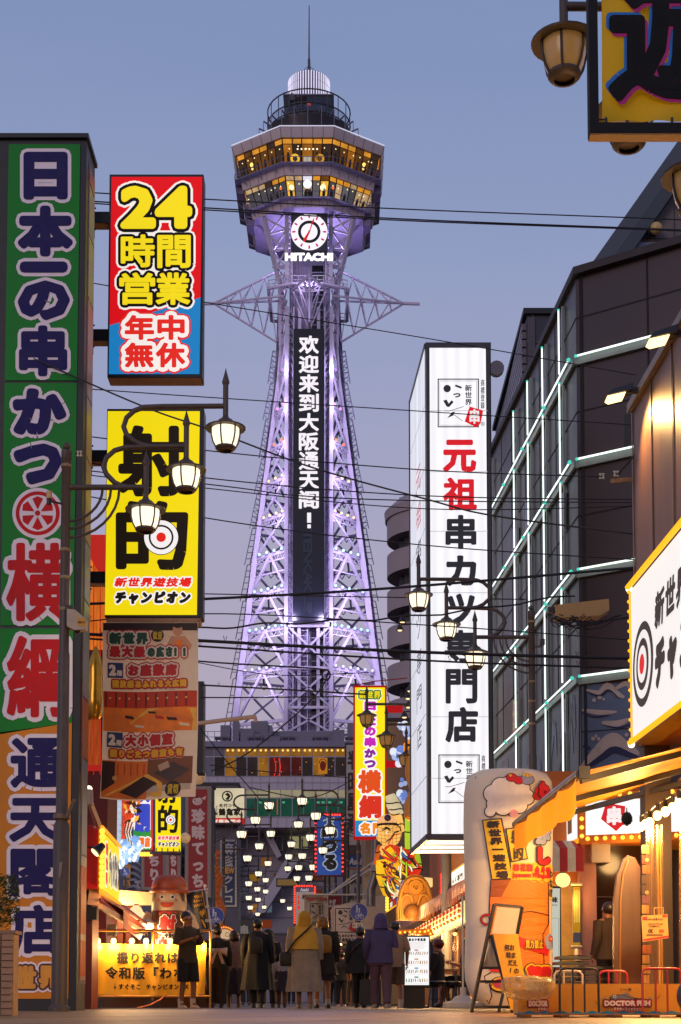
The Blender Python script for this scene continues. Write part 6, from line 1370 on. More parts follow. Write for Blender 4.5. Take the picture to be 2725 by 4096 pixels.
def crane_sign():
 Y = 71.5; t = thing('hanging_signboard', 'cream sign with a round crane crest and brush writing above a red strip', 'sign', P(910, 3300, Y)); b = MB(DARK); p, q = P(838, 3150, Y), P(980, 3300, Y); b.box(p.x, q.x, Y, Y + .3, q.z, p.z); obj('cabinet', b, t, smooth=False)
 sh = pixsheet(Y, step=.01); cr, ink = mat('cream_lit_face', 'd8cba8', .5, .8, emit_noise=.2, scale=.8, sampled=True), em('2a2418', .4)
 sh.rect(841, 3153, 978, 3272, cr, 1); sh.rect(841, 3272, 978, 3298, em('c81c20', .85), 1); sh.ring(910, 3185, 17, 22, ink, 2); sh.poly([(900, 3178), (912, 3170), (924, 3184), (914, 3200), (902, 3196), (912, 3186)], ink, 2); sh.poly([(904, 3200), (910, 3194), (918, 3202)], em('3a7a4a', .6), 2)
 sh.text('名代つち', (876, 3214, 946, 3230), ink, 2, .6); sh.text('鶴亀家', (874, 3232, 964, 3264), ink, 2, 1.4); sh.text('どて焼', (862, 3222, 872, 3262), ink, 2, .4, vert=True); sh.text('営業時間中', (850, 3277, 968, 3294), em('f0d8c8', .9), 2, .8)
 obj('face_panel', sh.mb, t, smooth=False)
 Y = 64.0; t = thing('vertical_signboard', 'dark blue mahjong sign with studded white edge far down the left side', 'sign', P(915, 3620, Y)); b = MB(DARK); p, q = P(878, 3356, Y), P(950, 3630, Y); b.box(p.x, q.x, Y, Y + .3, q.z, p.z); obj('cabinet', b, t, smooth=False)
 sh = pixsheet(Y, step=.01); sh.rect(880, 3358, 948, 3628, pt('9a948e'), 1); sh.rect(888, 3366, 940, 3620, pt('1c2c54'), 2); sh.text('麻雀', (892, 3370, 936, 3470), pt('a8a4a8'), 3, 1.5, [(BLACK, 2)], vert=True); sh.glyph('NEW', (890, 3470, 938, 3495), pt('d89a3c'), 3, 1); sh.text('クレコ', (892, 3500, 936, 3615), pt('a8a4a8'), 3, 1.5, vert=True)
 for k in range(20): sh.disc(884, 3364 + k * 13.5, 2.5, pt('c0b8a8'), 3, 8); sh.disc(944, 3364 + k * 13.5, 2.5, pt('c0b8a8'), 3, 8)
 obj('face_panel', sh.mb, t, smooth=False)
 # orange wooden creature sculpture behind the lamp posts
 b = MB(mat('orange_lit_carving', '9a5024', .6, .16, emit_hex='c8602c', noise=.5, scale=5)); rnd = random.Random(8); Y = 58
 pts = [(868, 3400), (856, 3460), (872, 3520), (858, 3580), (880, 3640), (868, 3690), (895, 3720)]
 b.tube([P(x, y, Y) for x, y in pts], [.08, .14, .2, .22, .26, .2, .05], 10)
 for k in range(60): q = rnd.uniform(0, 5.99); i = int(q); x, y = lerp(pts[i][0], pts[i + 1][0], q - i), lerp(pts[i][1], pts[i + 1][1], q - i); b.tube([P(x, y, Y - .15), P(x + rnd.uniform(-20, 22), y + rnd.uniform(-26, 10), Y - .35)], [.09, .012], 5)
 solo('dragon_carving', b, 'orange lit carved dragon figure beside the left round blue sign', 'sculpture')
 Y = 46; c = P(900, 3770, Y); t = thing('arched_signboard', 'small arched cream sign ringed with amber bulbs at the left of the crowd', 'sign', V2(c.x, Y)); sh = pixsheet(Y, step=.01); b = sh.mb
 arc = [(900 + 38 * math.cos(math.pi + k * math.pi / 12), 3745 + 34 * math.sin(math.pi + k * math.pi / 12)) for k in range(13)]
 b.use(pt('6a2a1a')); b.prism([P(x, y, Y + .02) for x, y in arc + [(938, 3800), (862, 3800)]], (0, .15, 0)); sh.poly([(900 + (x - 900) * .86, 3750 + (y - 3750) * .86) for x, y in arc] + [(930, 3796), (870, 3796)], em('d8b890', .7), 1); sh.ring(910, 3738, 7, 9, em('3a2a1c', .5), 2); sh.text('つき', (902, 3752, 922, 3790), em('3a2a1c', .5), 2, .5, vert=True)
 obj('face_panel', b, t, smooth=False); marquee_bulbs(t, [P(x, y, Y - .05) for x, y in path_pts_2d] if False else [P(900 + 39 * math.cos(math.pi + k * math.pi / 13), 3745 + 36 * math.sin(math.pi + k * math.pi / 13), Y - .05) for k in range(14)], .03, mat('orange_marquee_bulb', 'ff8a2c', .3, 1.6, sampled=False))
crane_sign()
def blue_round(Y, px, py, r, lb, pole=None):
 t = thing('round_road_sign', lb, 'road sign', P(px, py, Y)); c = P(px, py, Y); b = MB(pt('b8b4b8')); s = r * MPP(Y)
 b.tube([c + V2(0, .03, 0), c], s * 1.04, 32); b.use(pt('1c3a8c', .35, .05)); b.tube([c + V2(0, .0, 0), c + V2(0, -.006, 0)], s, 32); obj('plate', b, t)
 sh = pixsheet(Y - .012, step=.004); w = pt('c8ccd8'); u = r / 35.0; X = lambda x: px + x * u; Yy = lambda y: py + y * u
 sh.disc(X(-8), Yy(-26), 3 * u, w, 1, 10); sh.line([(X(-8), Yy(-22)), (X(-8), Yy(-10))], 6 * u, w); sh.line([(X(-10), Yy(-10)), (X(-11), Yy(2))], 2.6 * u, w); sh.line([(X(-6), Yy(-10)), (X(-5), Yy(2))], 2.6 * u, w); sh.line([(X(-8), Yy(-19)), (X(1), Yy(-11))], 2 * u, w)
 sh.disc(X(2), Yy(-14), 2.2 * u, w, 1, 8); sh.line([(X(2), Yy(-11)), (X(2), Yy(-5))], 4 * u, w); sh.line([(X(1), Yy(-5)), (X(0), Yy(2))], 1.8 * u, w); sh.line([(X(3), Yy(-5)), (X(4), Yy(2))], 1.8 * u, w)
 for x in (-7, 13): sh.ring(X(x), Yy(19), 6.5 * u, 8 * u, w, 1, 18)
 sh.line([(X(-7), Yy(19)), (X(0), Yy(10)), (X(9), Yy(10)), (X(13), Yy(19))], 1.6 * u, w); sh.line([(X(0), Yy(10)), (X(4), Yy(19)), (X(9), Yy(10))], 1.6 * u, w); sh.line([(X(0), Yy(10)), (X(-2), Yy(5)), (X(2), Yy(5))], 1.4 * u, w); sh.line([(X(9), Yy(10)), (X(8), Yy(6)), (X(12), Yy(5))], 1.4 * u, w)
 obj('symbol', sh.mb, t, smooth=False)
 if pole: b = MB(DARK); q = c + V2(0, .06, 0); b.tube([V2(q.x, q.y, 0), V2(q.x, q.y, c.z + s * 1.1)], .03, 8); obj('pole', b, t)
 return t
blue_round(51.5, 1436, 3648, 34, 'round blue pedestrian and bicycle sign on the lamp post at the right of the crowd')
blue_round(40, 862, 3664, 34, 'round blue pedestrian and bicycle sign behind the dark flag at the left', True)
blue_round(33.2, 502, 3488, 18, 'little round blue bicycle sign below the fish relief on the left', True)
sh = pixsheet(51.4); sh.rect(1410, 3691, 1450, 3712, pt('c8b8a8'), 1); sh.text('9-20', (1413, 3693, 1447, 3710), pt('2a2420'), 2, .8); solo('hours_plate', sh.mb, 'small cream plate with hours under the right round blue sign', 'sign plate', smooth=False)
def flag():
 Y = 29.5; t = thing('banner_flag', 'dark navy flag with yellow print slanting from a white pole', 'flag', GX(845, Y)); b = MB(pt('c8c4c0', .4)); a, c = P(821, 3548, Y), P(846, 3735, Y); b.tube([V2(c.x + .03, Y, 0.0), c, a], .02, 8); b.tube([P(736, 3572, Y), P(833, 3556, Y)], .014, 6); b.tube([a, a + V2(0, 0, .05)], .03, 8)
 for k in range(3): p = a.lerp(c, .12 + k * .3); b.box(p.x - .09, p.x + .03, Y - .02, Y + .02, p.z - .03, p.z + .03)
 obj('pole', b, t)
 def fn(u, v): return P(lerp(735, 818, u) + v * lerp(80, 22, u), lerp(3573, 3561, u) + v * 160, Y - .02 + .05 * math.sin(u * 5 + v * 4))
 b = MB(pt('1c2036', .6)); b.grid(fn, 10, 16); obj('cloth', b, t)
 sh = Sheet(fn, (0, -1, 0), .012); y = pt('d8a02a')
 sh.glyph('TOMI', (.42, .1, .82, .17), y, 1, .006); sh.text('ズミット', (.3, .19, .82, .27), y, 1, .008); sh.text('シルクタイス', (.2, .29, .82, .38), y, 1, .008); sh.poly([(.4, .52), (.55, .46), (.66, .5), (.74, .42), (.84, .52), (.7, .6), (.62, .58), (.52, .66)], y, 1); sh.poly([(.3, .68), (.5, .7), (.62, .86), (.5, .92), (.4, .84)], y, 1); sh.poly([(.86, .02), (.92, .02), (.9, .98), (.84, .98)], y, 1)
 obj('print', sh.mb, t, smooth=False)
flag()
# brick planter wall and shrub at the left edge
t = thing('brick_planter', 'low tiled brick planter wall at the left edge', 'planter', GX(20, 13)); b = MB(mat('tan_wall_tile', '9a7a5e', .6, noise=.15, scale=6)); a, c = GX(-400, 13), GX(50, 13); zt = P(20, 3735, 13).z
b.box(a.x, c.x, 13, 13.22, 0, zt); b.use(pt('8a6c54'))
b.box(a.x, c.x + .02, 12.98, 13.24, zt, zt + .03)
for r in range(12): 
 for k in range(9): x = c.x - .105 * (k + 1) - (r % 2) * .0; b.use(mat('tan_wall_tile', '9a7a5e')); b.box(x + .006, x + .1, 12.975, 12.999, zt * r / 12 + .006, zt * (r + 1) / 12 - .004)
obj('wall', b, t, smooth=False)
def shrub():
 t = thing('shrub', 'leafy green shrub peeping in at the left edge above the brick planter', 'shrub', V2(GX(-60, 13.6).x, 13.6, 0)); b = MB(mat('leaf_green', '3c4c1c', .5, noise=.4, scale=20)); rnd = random.Random(6)
 br = MB(pt('3a2a1c'))
 for k in range(7): a = rnd.uniform(-.6, .6); e = P(rnd.uniform(-20, 80), rnd.uniform(3500, 3690), 13.6); br.tube([V2(t.location.x, 13.6, 0), V2(t.location.x, 13.6, zt), e.lerp(V2(t.location.x, 13.6, zt + .1), .4) + V2(0, 0, .06), e], [.014, .012, .007, .003], 5)
 obj('branch', br, t)
 for k in range(1300):
  py = rnd.choice([3520, 3560, 3600, 3640, 3680]) + rnd.gauss(0, 12); px = rnd.uniform(-60, 88 - abs(py - 3600) * .25)
  if px > 78: continue
  p = P(px, py, 13.6 + rnd.uniform(-.25, .25)); s = rnd.uniform(.014, .028); a, e = rnd.uniform(0, 6.28), rnd.uniform(-.8, .8)
  d = V2(math.cos(a), math.sin(a) * .6, math.sin(e)).normalized() * s; w = d.cross(V2(rnd.random(), rnd.random(), 1)).normalized() * s * .35
  b.add([p - d, p + w, p + d, p - w], [(0, 1, 2, 3)])
 obj('foliage', b, t, smooth=False)
shrub()
# ================================================================== right side of the street
SD = V2(-.051, 1).normalized(); SNn = V2(-1, -.051).normalized(); S0 = V2(P(1859, 3600, 29).x, 29)
def skewer_shop():
 t = thing('skewer_restaurant', 'orange walled skewer restaurant front under the tall white sign', 'restaurant', S0)
 ow = mat('orange_wall', 'b8621c', .6, noise=.12, scale=1.5)
 L = 16.0; b = MB(ow); back = V2(1.1, .05); zt = 4.6
 a, e = S0 + back - SD * .5, S0 + back + SD * L
 b.prism([a + V2(0, 0, 2.45), e + V2(0, 0, 2.45), e + V2(2.5, 0, 2.45), a + V2(2.5, 0, 2.45)], (0, 0, zt - 2.45))
 b.use(pt('3a1c10')); b.prism([a + V2(2.2, 0, 0), e + V2(2.2, 0, 0), e + V2(2.5, 0, 0), a + V2(2.5, 0, 0)], (0, 0, 2.45))
 b.use(mat('lit_dining_wall', 'd8742c', .6, .4, emit_noise=.6, scale=1.2, sampled=False)); b.prism([a + V2(2.1, .2, .9), e + V2(2.1, 0, .9), e + V2(2.19, 0, .9), a + V2(2.19, .2, .9)], (0, 0, 1.5))
 b.use(pt('4a2412'))
 for k in (1.2, 4.2, 8, 12): p = S0 + SD * k + V2(.5, 0, 0); b.box(p.x - .09, p.x + .09, p.y - .09, p.y + .09, 0, 2.5)
 obj('wall', b, t, smooth=False)
 # clear hanging curtain sheets
 b = MB(mat('clear_curtain', 'd8a468', .15, alpha=.28))
 for k in range(3): p = S0 + SD * (2 + k * 2.2) + V2(.8, 0, 0); b.grid(lambda i, j: p + SD * (i * 1.6) + V2(.03 * math.sin(i * 30), 0, .2 + j * 2.1), 24, 1)
 obj('plastic_curtain', b, t)
 for k in range(5): lamp('interior_glow', S0 + SD * (1 + k * 3) + V2(1.1, 0, 1.9), 130, WARM, t, .15)
 # striped awning valance
 aw = thing('striped_awning', 'red and white finely striped awning above the row of paper lanterns', 'awning', S0 + V2(0, 0, 2.4))
 z0 = P(1859, 3518, 29).z; r_, w_ = pt('a02a2c', .6), pt('b8a090', .6); b = MB(r_); n = 230; p0 = S0
 for k in range(n):
  b.use(r_ if k % 2 else w_); u, v = k / n * L, (k + 1) / n * L
  fl = .02 * math.sin(k * .9)
  q = [p0 + SD * u, p0 + SD * v]
  b.add([q[0] + V2(0, 0, z0), q[1] + V2(0, 0, z0), q[1] + V2(-.04 + fl, 0, z0 - .36), q[0] + V2(-.04 + fl, 0, z0 - .36)], [(0, 1, 2, 3)])
  b.add([q[0] + V2(0, 0, z0), q[1] + V2(0, 0, z0), q[1] + V2(1.1, 0, z0 + .35), q[0] + V2(1.1, 0, z0 + .35)], [(0, 1, 2, 3)])
 obj('cloth', b, aw, smooth=False)
 # lantern row
 pr = None
 for k in range(17):
  p = S0 + SD * (k * .62 + .2) + V2(.12, 0, z0 - .62 - .006 * k)
  if pr is None:
   pr = thing('row_lantern', 'glowing pumpkin ribbed paper lantern in the row under the striped awning', 'lantern', p, 'paper lanterns under the striped awning')
   b = MB(mat('row_lantern_paper', 'ffd088', .5, 1.25, emit_noise=.18, scale=3, sampled=False)); pf = []
   for i in range(17): a = math.pi * (i + 1.2) / 18.4; pf.append((.27 * math.sin(a) * (1.03 if i % 2 else .97), -.24 * math.cos(a)))
   b.lathe(pf, p, 18); obj('paper_shade', b, pr)
   b = MB(BLACK); b.lathe([(.12, .2), (.12, .25), (.1, .26)], p, 14); obj('rim', b, pr); b = MB(BLACK); b.lathe([(.12, -.25), (.12, -.21)], p, 14); obj('rim', b, pr)
   sh = Sheet(lambda u, v: p + V2(-.282 * math.cos(u), -.282 * math.sin(u), -v), (-1, -.6, 0), .004); sh.text('串かつ', (.5, -.16, .9, .16), em('b83a14', .6), 1, .015, vert=True); obj('lettering', sh.mb, pr, smooth=False)
   lamp('glow', p + V2(-.35, -.1, -.25), 36, WARM, pr, .15); first = p
  else: dup(pr, p)
 pr['label'] = 'glowing ribbed paper lantern in the row under the striped awning'
 for o in COL.objects:
  if o.name.startswith('row_lantern.') : o['label'] = pr['label']
 # pointed gothic ornament
 Y = 38; g = mat('gold_gothic_ornament', 'b87a1e', .5, noise=.15, scale=3); ow_ = thing('gothic_window_ornament', 'golden pointed gothic window ornament above the striped awning', 'ornament', P(1665, 3660, Y)); b = MB(g)
 def arch(cx, w, y0, y1, k=14):
  pts = [(cx - w, y1)]
  for i in range(k + 1): u = i / k; pts.append((cx - w * math.cos(u * math.pi / 2) ** .8 if u < 1 else cx, y1 - (y1 - y0) * (.25 + .75 * math.sin(u * math.pi / 2) ** 1.2)))
  return pts + [(2 * cx - x, y) for x, y in pts[::-1][1:]]
 b.prism([P(x, y, Y) for x, y in arch(1662, 76, 3498, 3680)], (0, .35, 0)); b.use(pt('c88a2a', .5))
 for (cx, w, y0, y1) in ((1662, 66, 3512, 3680), (1628, 28, 3580, 3680), (1696, 28, 3580, 3680)):
  o_ = arch(cx, w, y0, y1); b.tube([P(x, y, Y - .02) for x, y in o_], .05, 6, False)
 for r in (24, 15): b.tube([P(1664 + r * math.cos(k * math.pi / 10), 3547 + r * math.sin(k * math.pi / 10), Y - .03) for k in range(21)], .045, 6, False)
 b.use(pt('8a5a18')); b.ball(P(1650, 3650, Y - .15), .22, 10, 7); obj('tracery', b, ow_)
 lamp('glow', P(1640, 3660, Y - 1.2) + V2(0, 0, .1), 70, WARM, ow_, .2)
 # lit menu fascia and red bulb columns
 f = thing('lit_fascia', 'white lit fascia board with black writing beside the gothic ornament', 'sign', P(1830, 3500, 29.8)); A_, B_, C_, D_ = RP(1798, 3500, S0 + V2(.9, 0, 0), SNn), RP(1862, 3455, S0 + V2(.9, 0, 0), SNn), RP(1862, 3515, S0 + V2(.9, 0, 0), SNn), RP(1798, 3548, S0 + V2(.9, 0, 0), SNn)
 w, h = (B_ - A_).length, (A_ - D_).length; sh = quadsheet(A_, B_, C_, D_, w, h, .01); sh.rect(0, 0, w, h, em('f6f0e6', 1.1, True), 1); sh.text('さんく専門', (.05 * w, h * .45, .9 * w, h * .95), em('2a1e18', .4), 2, .01); sh.rect(0, -.12 * h, w, 0, em('f0a81e', 1.0), 1); obj('face_panel', sh.mb, f, smooth=False)
 rb = thing('bulb_column', 'vertical strip of red bulbs between the grey pillar and the gothic ornament', 'light strip', P(1767, 3570, 30)); b = MB(pt('7a1a14')); p, q = P(1767, 3495, 33), P(1767, 3575, 33); b.bar(p, q, .14, .1); obj('strip', b, rb); marquee_bulbs(rb, path_pts([p + V2(0, -.09, 0), q + V2(0, -.09, 0)], 8), .04, REDB)
 b = MB(mat('galvanised_post', '8f8a86', .4, noise=.1)); p = P(1786, 3480, 32); b.tube([V2(p.x, 32, 0), V2(p.x, 32, 4.2)], .11, 14); solo('grey_support_post', b, 'thick grey steel post under the tall white sign', 'post')
 # bulb edged poster case at left
 pc = thing('poster_case', 'slanting poster case of coloured pictures with amber edge lights beside the gothic ornament', 'poster case', P(1570, 3600, 46)); Y = 46; sh = pixsheet(Y, step=.02); rnd = random.Random(12)
 sh.poly([(1545, 3560), (1622, 3508), (1622, 3600), (1545, 3652)], pt('6a1a14'), 1)
 for i in range(5):
  for j in range(3): x = 1560 + i * 12; y = 3560 - i * 8.5 + j * 26; sh.poly([(x, y), (x + 10, y - 7), (x + 10, y + 14), (x, y + 21)], em(rnd.choice(['3a5ab8', 'e0c8a0', 'c83a2a', 'e0a83c', '4a8a5a', 'f0ece0']), .7), 2)
 sh.poly([(1545, 3560), (1622, 3508), (1622, 3516), (1545, 3568)], em('f0a020', 1.2), 2.5); sh.poly([(1545, 3645), (1622, 3593), (1622, 3600), (1545, 3652)], em('f0a020', 1.2), 2.5); obj('face_panel', sh.mb, pc, smooth=False)
 marquee_bulbs(pc, path_pts([P(1549, 3575, Y - .1), P(1549, 3645, Y - .1)], 6), .06, AMB)
 # menu stand
 Y = 26.4; m = thing('menu_stand', 'orange bulb framed arrow sign around a white lit skewer menu on a black stand', 'menu sign', GX(1665, Y)); b = MB(mat('orange_lit_frame', 'd8701c', .45, .45, noise=.1))
 fr = [(1592, 3720), (1715, 3714), (1715, 3698), (1738, 3740), (1718, 3744), (1610, 3742), (1610, 3948), (1590, 3950)]
 b.prism([P(x, y, Y) for x, y in fr[:5]], (0, .12, 0)); b.prism([P(x, y, Y + .005) for x, y in ((1592, 3720), (1612, 3720), (1612, 3948), (1591, 3950))], (0, .12, 0)); obj('arrow_frame', b, m, smooth=False)
 marquee_bulbs(m, [P(1601, 3730 + k * 21, Y - .02) for k in range(11)] + [P(1620 + k * 20, 3729 - k * .6, Y - .02) for k in range(5)] + [P(1714, 3722, Y - .02), P(1722, 3735, Y - .02)], .022, AMB)
 b = MB(BLACK); p, q = P(1614, 3742, Y - .03), P(1721, 3948, Y - .03); b.box(p.x, q.x, Y - .06, Y + .1, q.z, p.z); p2, q2 = P(1607, 3950, Y), P(1715, 4020, Y); b.box(P(1617, 3950, Y).x, P(1700, 3950, Y).x, Y, Y + .2, 0.04, q.z); b.box(p2.x, q2.x, Y - .1, Y + .35, 0, .04); obj('stand', b, m, smooth=False)
 sh = pixsheet(Y - .062); sh.rect(1619, 3748, 1716, 3940, mat('menu_white', 'f2f4f4', .4, 1.05, sampled=True), 1); ink = em('3a3838', .5)
 sh.text('串カツ早見表', (1634, 3752, 1704, 3766), ink, 2, 1.0)
 for k in range(6): sh.rect(1626 + (k % 2) * 6, 3770 + k * 4.5, 1708 - (k % 3) * 6, 3771 + k * 4.5, em('b0a8a4' if k % 2 else 'd88a84', .8), 2)
 cols = ['c8862c', 'd8a04c', '3a6a2c', 'c8402c', 'b8843a', 'e0b060', '8a5a2c']; rnd = random.Random(3)
 for r in range(4):
  y = 3806 + r * 36; sh.rect(1658, y - 8, 1674, y - 3, em(['d85a5a', 'c8902c', '7a86c0', '4a8a6a'][r], .8), 2)
  for k in range(10):
   x = 1624 + k * 9; a = rnd.uniform(-.35, .1); sh.poly([(x + 4 + a * 10, y), (x + 7 + a * 10, y + 1), (x + 5, y + rnd.uniform(11, 16)), (x + 1, y + 14)], em(rnd.choice(cols), .85), 2)
  sh.rect(1624, y + 19, 1712, y + 20, em('c8c8c8', .9), 2)
 obj('menu_panel', sh.mb, m, smooth=False)
 # tables, stools
 for i, (px, Y, lb) in enumerate(((1745, 27.8, 'low dark wooden table just behind the lit menu stand'), (1800, 30.2, 'second dark wooden table further inside the skewer restaurant'))):
  c = GX(px, Y); b = MB(pt('8a4a1e', .4)); tb = thing('table', lb, 'table', c); b.box(c.x - .42, c.x + .42, Y - .3, Y + .3, .68, .72); obj('tabletop', b, tb, smooth=False)
  for sx_ in (-.36, .36):
   b = MB(BLACK); b.box(c.x + sx_ - .02, c.x + sx_ + .02, Y - .25, Y + .25, 0, .68); obj('leg', b, tb, smooth=False)
 for i, (px, Y, lb) in enumerate(((1748, 26.6, 'round black stool nearest the menu stand'), (1810, 27.2, 'round black stool by the white parasol base'), (1838, 28.3, 'round black stool further inside behind the parasol base'))):
  c = GX(px, Y); s = thing('stool', lb, 'stool', c, 'black stools of the skewer restaurant'); b = MB(mat('black_seat_vinyl', '1a1614', .35)); b.lathe([(.15, .42), (.165, .44), (.165, .47), (.14, .49)], c, 18); obj('seat', b, s)
  for k in range(4):
   a = k * math.pi / 2 + .4; b = MB(DARK); b.tube([c + V2(math.cos(a) * .12, math.sin(a) * .12, .42), c + V2(math.cos(a) * .17, math.sin(a) * .17, 0)], .011, 6); obj('leg', b, s)
  b = MB(DARK); b.tube([c + V2(math.cos(k * math.pi / 6) * .15, math.sin(k * math.pi / 6) * .15, .16) for k in range(13)], .008, 5, False); obj('foot_ring', b, s)
 c = GX(1853, 25); b = MB(mat('white_base_plastic', 'b0a090', .5, noise=.08)); b.lathe([(.34, 0), (.35, .03), (.33, .1), (.2, .13), (.14, .2), (.06, .22), (.05, .24), (.05, .34), (.045, .36)], c, 20); o = solo('parasol_base', b, 'white plastic parasol base with pole beside the tall inflatable', 'parasol base'); b = MB(pt('c8b8a0')); b.tube([c + V2(0, 0, .36), c + V2(0, 0, 1.9)], .018, 8); obj('pole', b, o)
 for i, (px, py, Y, r) in enumerate(((1823, 3692, 30, 20), (1845, 3680, 30.6, 24), (1767, 3732, 31, 10), (1820, 3735, 31, 16))):
  p = P(px, py, Y); s = r * MPP(Y); b = MB(mat('warm_pendant', 'ffd080', .4, 1.7, sampled=False)); b.ball(p, s * .55, 10, 8); b.use(pt('2a1a12')); b.lathe([(s * 1.0, s * .3), (s * .4, s * .8), (s * .1, s * 1.4)], p, 14); b.tube([p + V2(0, 0, s * 1.3), p + V2(0, 0, s * 4)], .01, 5)
  solo('pendant_lamp', b, ['pendant lamp with dark shade inside the skewer restaurant left of the big one', 'largest glowing pendant lamp inside the skewer restaurant', 'tiny star bright pendant bulb above the menu stand', 'lower round pendant lamp inside the skewer restaurant'][i], 'pendant lamp')
skewer_shop()
def nebuta():
 Y = 42.0; t = thing('warrior_lantern_float', 'huge glowing painted paper lantern figure of a warrior beside the white sign', 'lantern sculpture', P(1600, 3580, Y)); rnd = random.Random(21)
 def lit(h, s=1.0): return mat('painted_paper_' + h, h, .5, s, emit_noise=.25, scale=1.6, sampled=False)
 s = MPP(Y); skin, gold, red, grn, ink = lit('f2b45c'), lit('f2b41e'), lit('d8301c', .9), lit('a8c82c', .9), pt('1c120c')
 b = MB(skin); c = P(1558, 3330, Y); b.ball(c, 52 * s, 18, 14, 1.15, .95, .8); b.ball(P(1520, 3350, Y - .2), 14 * s, 10, 8, 1.2); b.tube([P(1530, 3390, Y), P(1575, 3420, Y - .1)], [26 * s, 30 * s], 12); obj('head', b, t)
 b = MB(lit('e0a46a')); b.lathe([(46 * s, 30 * s), (49 * s, 44 * s), (42 * s, 60 * s), (20 * s, 72 * s)], c, 18); b.use(pt('3a2a5a')); b.ball(c + V2(-.06, -.34, .38), .1, 8, 6); b.use(ink); b.lathe([(48.5 * s, 26 * s), (50 * s, 30 * s), (48.5 * s, 34 * s)], c, 18); obj('helmet', b, t)
 sh = pixsheet(Y - 53 * s * .83, step=.02)
 for l in ([(1530, 3322), (1548, 3314), (1562, 3322)], [(1588, 3300), (1600, 3310), (1604, 3324)], [(1546, 3366), (1560, 3358), (1580, 3330), (1596, 3326)]): sh.line(l, 5, ink, 1)
 for k in range(7): sh.line([(1512 + k * 15, 3286), (1508 + k * 16, 3330), (1514 + k * 14, 3385)], 1.2, ink, .6); sh.line([(1512, 3296 + k * 14), (1556, 3302 + k * 14), (1604, 3294 + k * 14)], 1.2, ink, .6)
 sh.poly([(1524, 3318), (1546, 3306), (1568, 3318), (1546, 3313)], ink, 1.4); sh.poly([(1536, 3392), (1560, 3376), (1590, 3384), (1576, 3410), (1548, 3412)], em('c83a1c', .9), 1.2); sh.line([(1530, 3398), (1560, 3420), (1598, 3396)], 6, ink, 1.6)
 sh.disc(1548, 3330, 5, em('f4ecd8', 1), 1, 10); sh.disc(1549, 3330, 2.5, ink, 2, 8); sh.line([(1552, 3376), (1578, 3340), (1600, 3336)], 4, em('c8301c', .9), 2); obj('face_paint', sh.mb, t, smooth=False)
 parts = [('arm', gold, [(1545, 3400), (1580, 3440), (1596, 3490), (1580, 3520)], [.16, .2, .18, .1]), ('sword_hilt', lit('c8581c', .8), [(1502, 3460), (1512, 3410), (1518, 3380)], [.06, .07, .05]), ('robe', red, [(1560, 3420), (1610, 3440), (1640, 3480), (1630, 3540)], [.3, .38, .36, .2]),
   ('sash', grn, [(1640, 3250), (1650, 3330), (1648, 3400), (1660, 3460), (1640, 3520)], [.14, .22, .2, .2, .1]), ('robe', gold, [(1530, 3440), (1540, 3500), (1560, 3550), (1545, 3585)], [.2, .25, .28, .1]), ('robe', lit('f0d8a0'), [(1560, 3560), (1600, 3550), (1650, 3555), (1690, 3540)], [.2, .26, .2, .14]),
   ('upper_figure', skin, [(1575, 3230), (1585, 3260), (1590, 3300), (1600, 3330)], [.1, .16, .18, .14]), ('striped_sleeve', lit('d8c8a0', .8), [(1560, 3180), (1572, 3215), (1584, 3240), (1598, 3262)], [.14, .2, .2, .14]), ('foot', lit('f0c880'), [(1640, 3540), (1690, 3530), (1730, 3530)], [.14, .16, .13])]
 for nm, m, pts, rr in parts:
  b = MB(m); b.tube([P(x, y, Y - .1 - (.2 if nm == 'arm' else 0)) for x, y in pts], rr, 10); p0, p1 = pts[0], pts[-1]
  b.use(ink)
  for (x, y), r in list(zip(pts, rr))[1:-1]: q = P(x, y, Y - .1 - (.2 if nm == 'arm' else 0)); b.tube([q + V2(math.cos(k * math.pi / 8) * r * 1.04, math.sin(k * math.pi / 8) * r * 1.04, .02 * math.sin(k)) for k in range(17)], .018, 4, False)
  obj(nm, b, t)
 b = MB(gold); cols = [red, gold, grn, lit('f0e4c0'), lit('3a6ab0', .8), lit('e07a1c'), pt('1e1612'), lit('7a1a30', .8)]
 for k in range(80):
  x, y = rnd.uniform(1530, 1658), rnd.uniform(3405, 3585)
  if x < 1535 + (y - 3400) * .05: continue
  p = P(x, y, Y - .42 - rnd.random() * .1); r = rnd.uniform(6, 15) * s; a = rnd.uniform(0, 3); b.use(cols[k % 8])
  d, w = V2(math.cos(a), 0, math.sin(a)) * r, V2(-math.sin(a), -.4, math.cos(a)) * r * .5; b.hexa([p - d - w, p + d - w * .6, p + d * 1.1 + w, p - d * .8 + w, p - d - w + V2(0, .06, 0), p + d - w * .6 + V2(0, .06, 0), p + d * 1.1 + w + V2(0, .06, 0), p - d * .8 + w + V2(0, .06, 0)])
 sh = pixsheet(Y - .62, step=.02, mb=b)
 for k in range(34):
  x, y = rnd.uniform(1538, 1640), rnd.uniform(3415, 3570); a = rnd.uniform(-.9, .9) + 1.2; l = rnd.uniform(16, 44); c_ = rnd.uniform(-12, 12)
  q = [(x - l * math.cos(a), y - l * math.sin(a)), (x + c_, y - c_ * .5), (x + l * math.cos(a), y + l * math.sin(a))]
  sh.brush(q, rnd.uniform(9, 16), pt('160e0a'), 1 + k * .1); sh.brush(q, rnd.uniform(5, 9), cols[(k * 3) % 8], 1.6 + k * .1)
 obj('armour_pattern', b, t, smooth=False); t.children[-1]['kind'] = 'stuff'
 b = MB(lit('a8b8e8', .9))
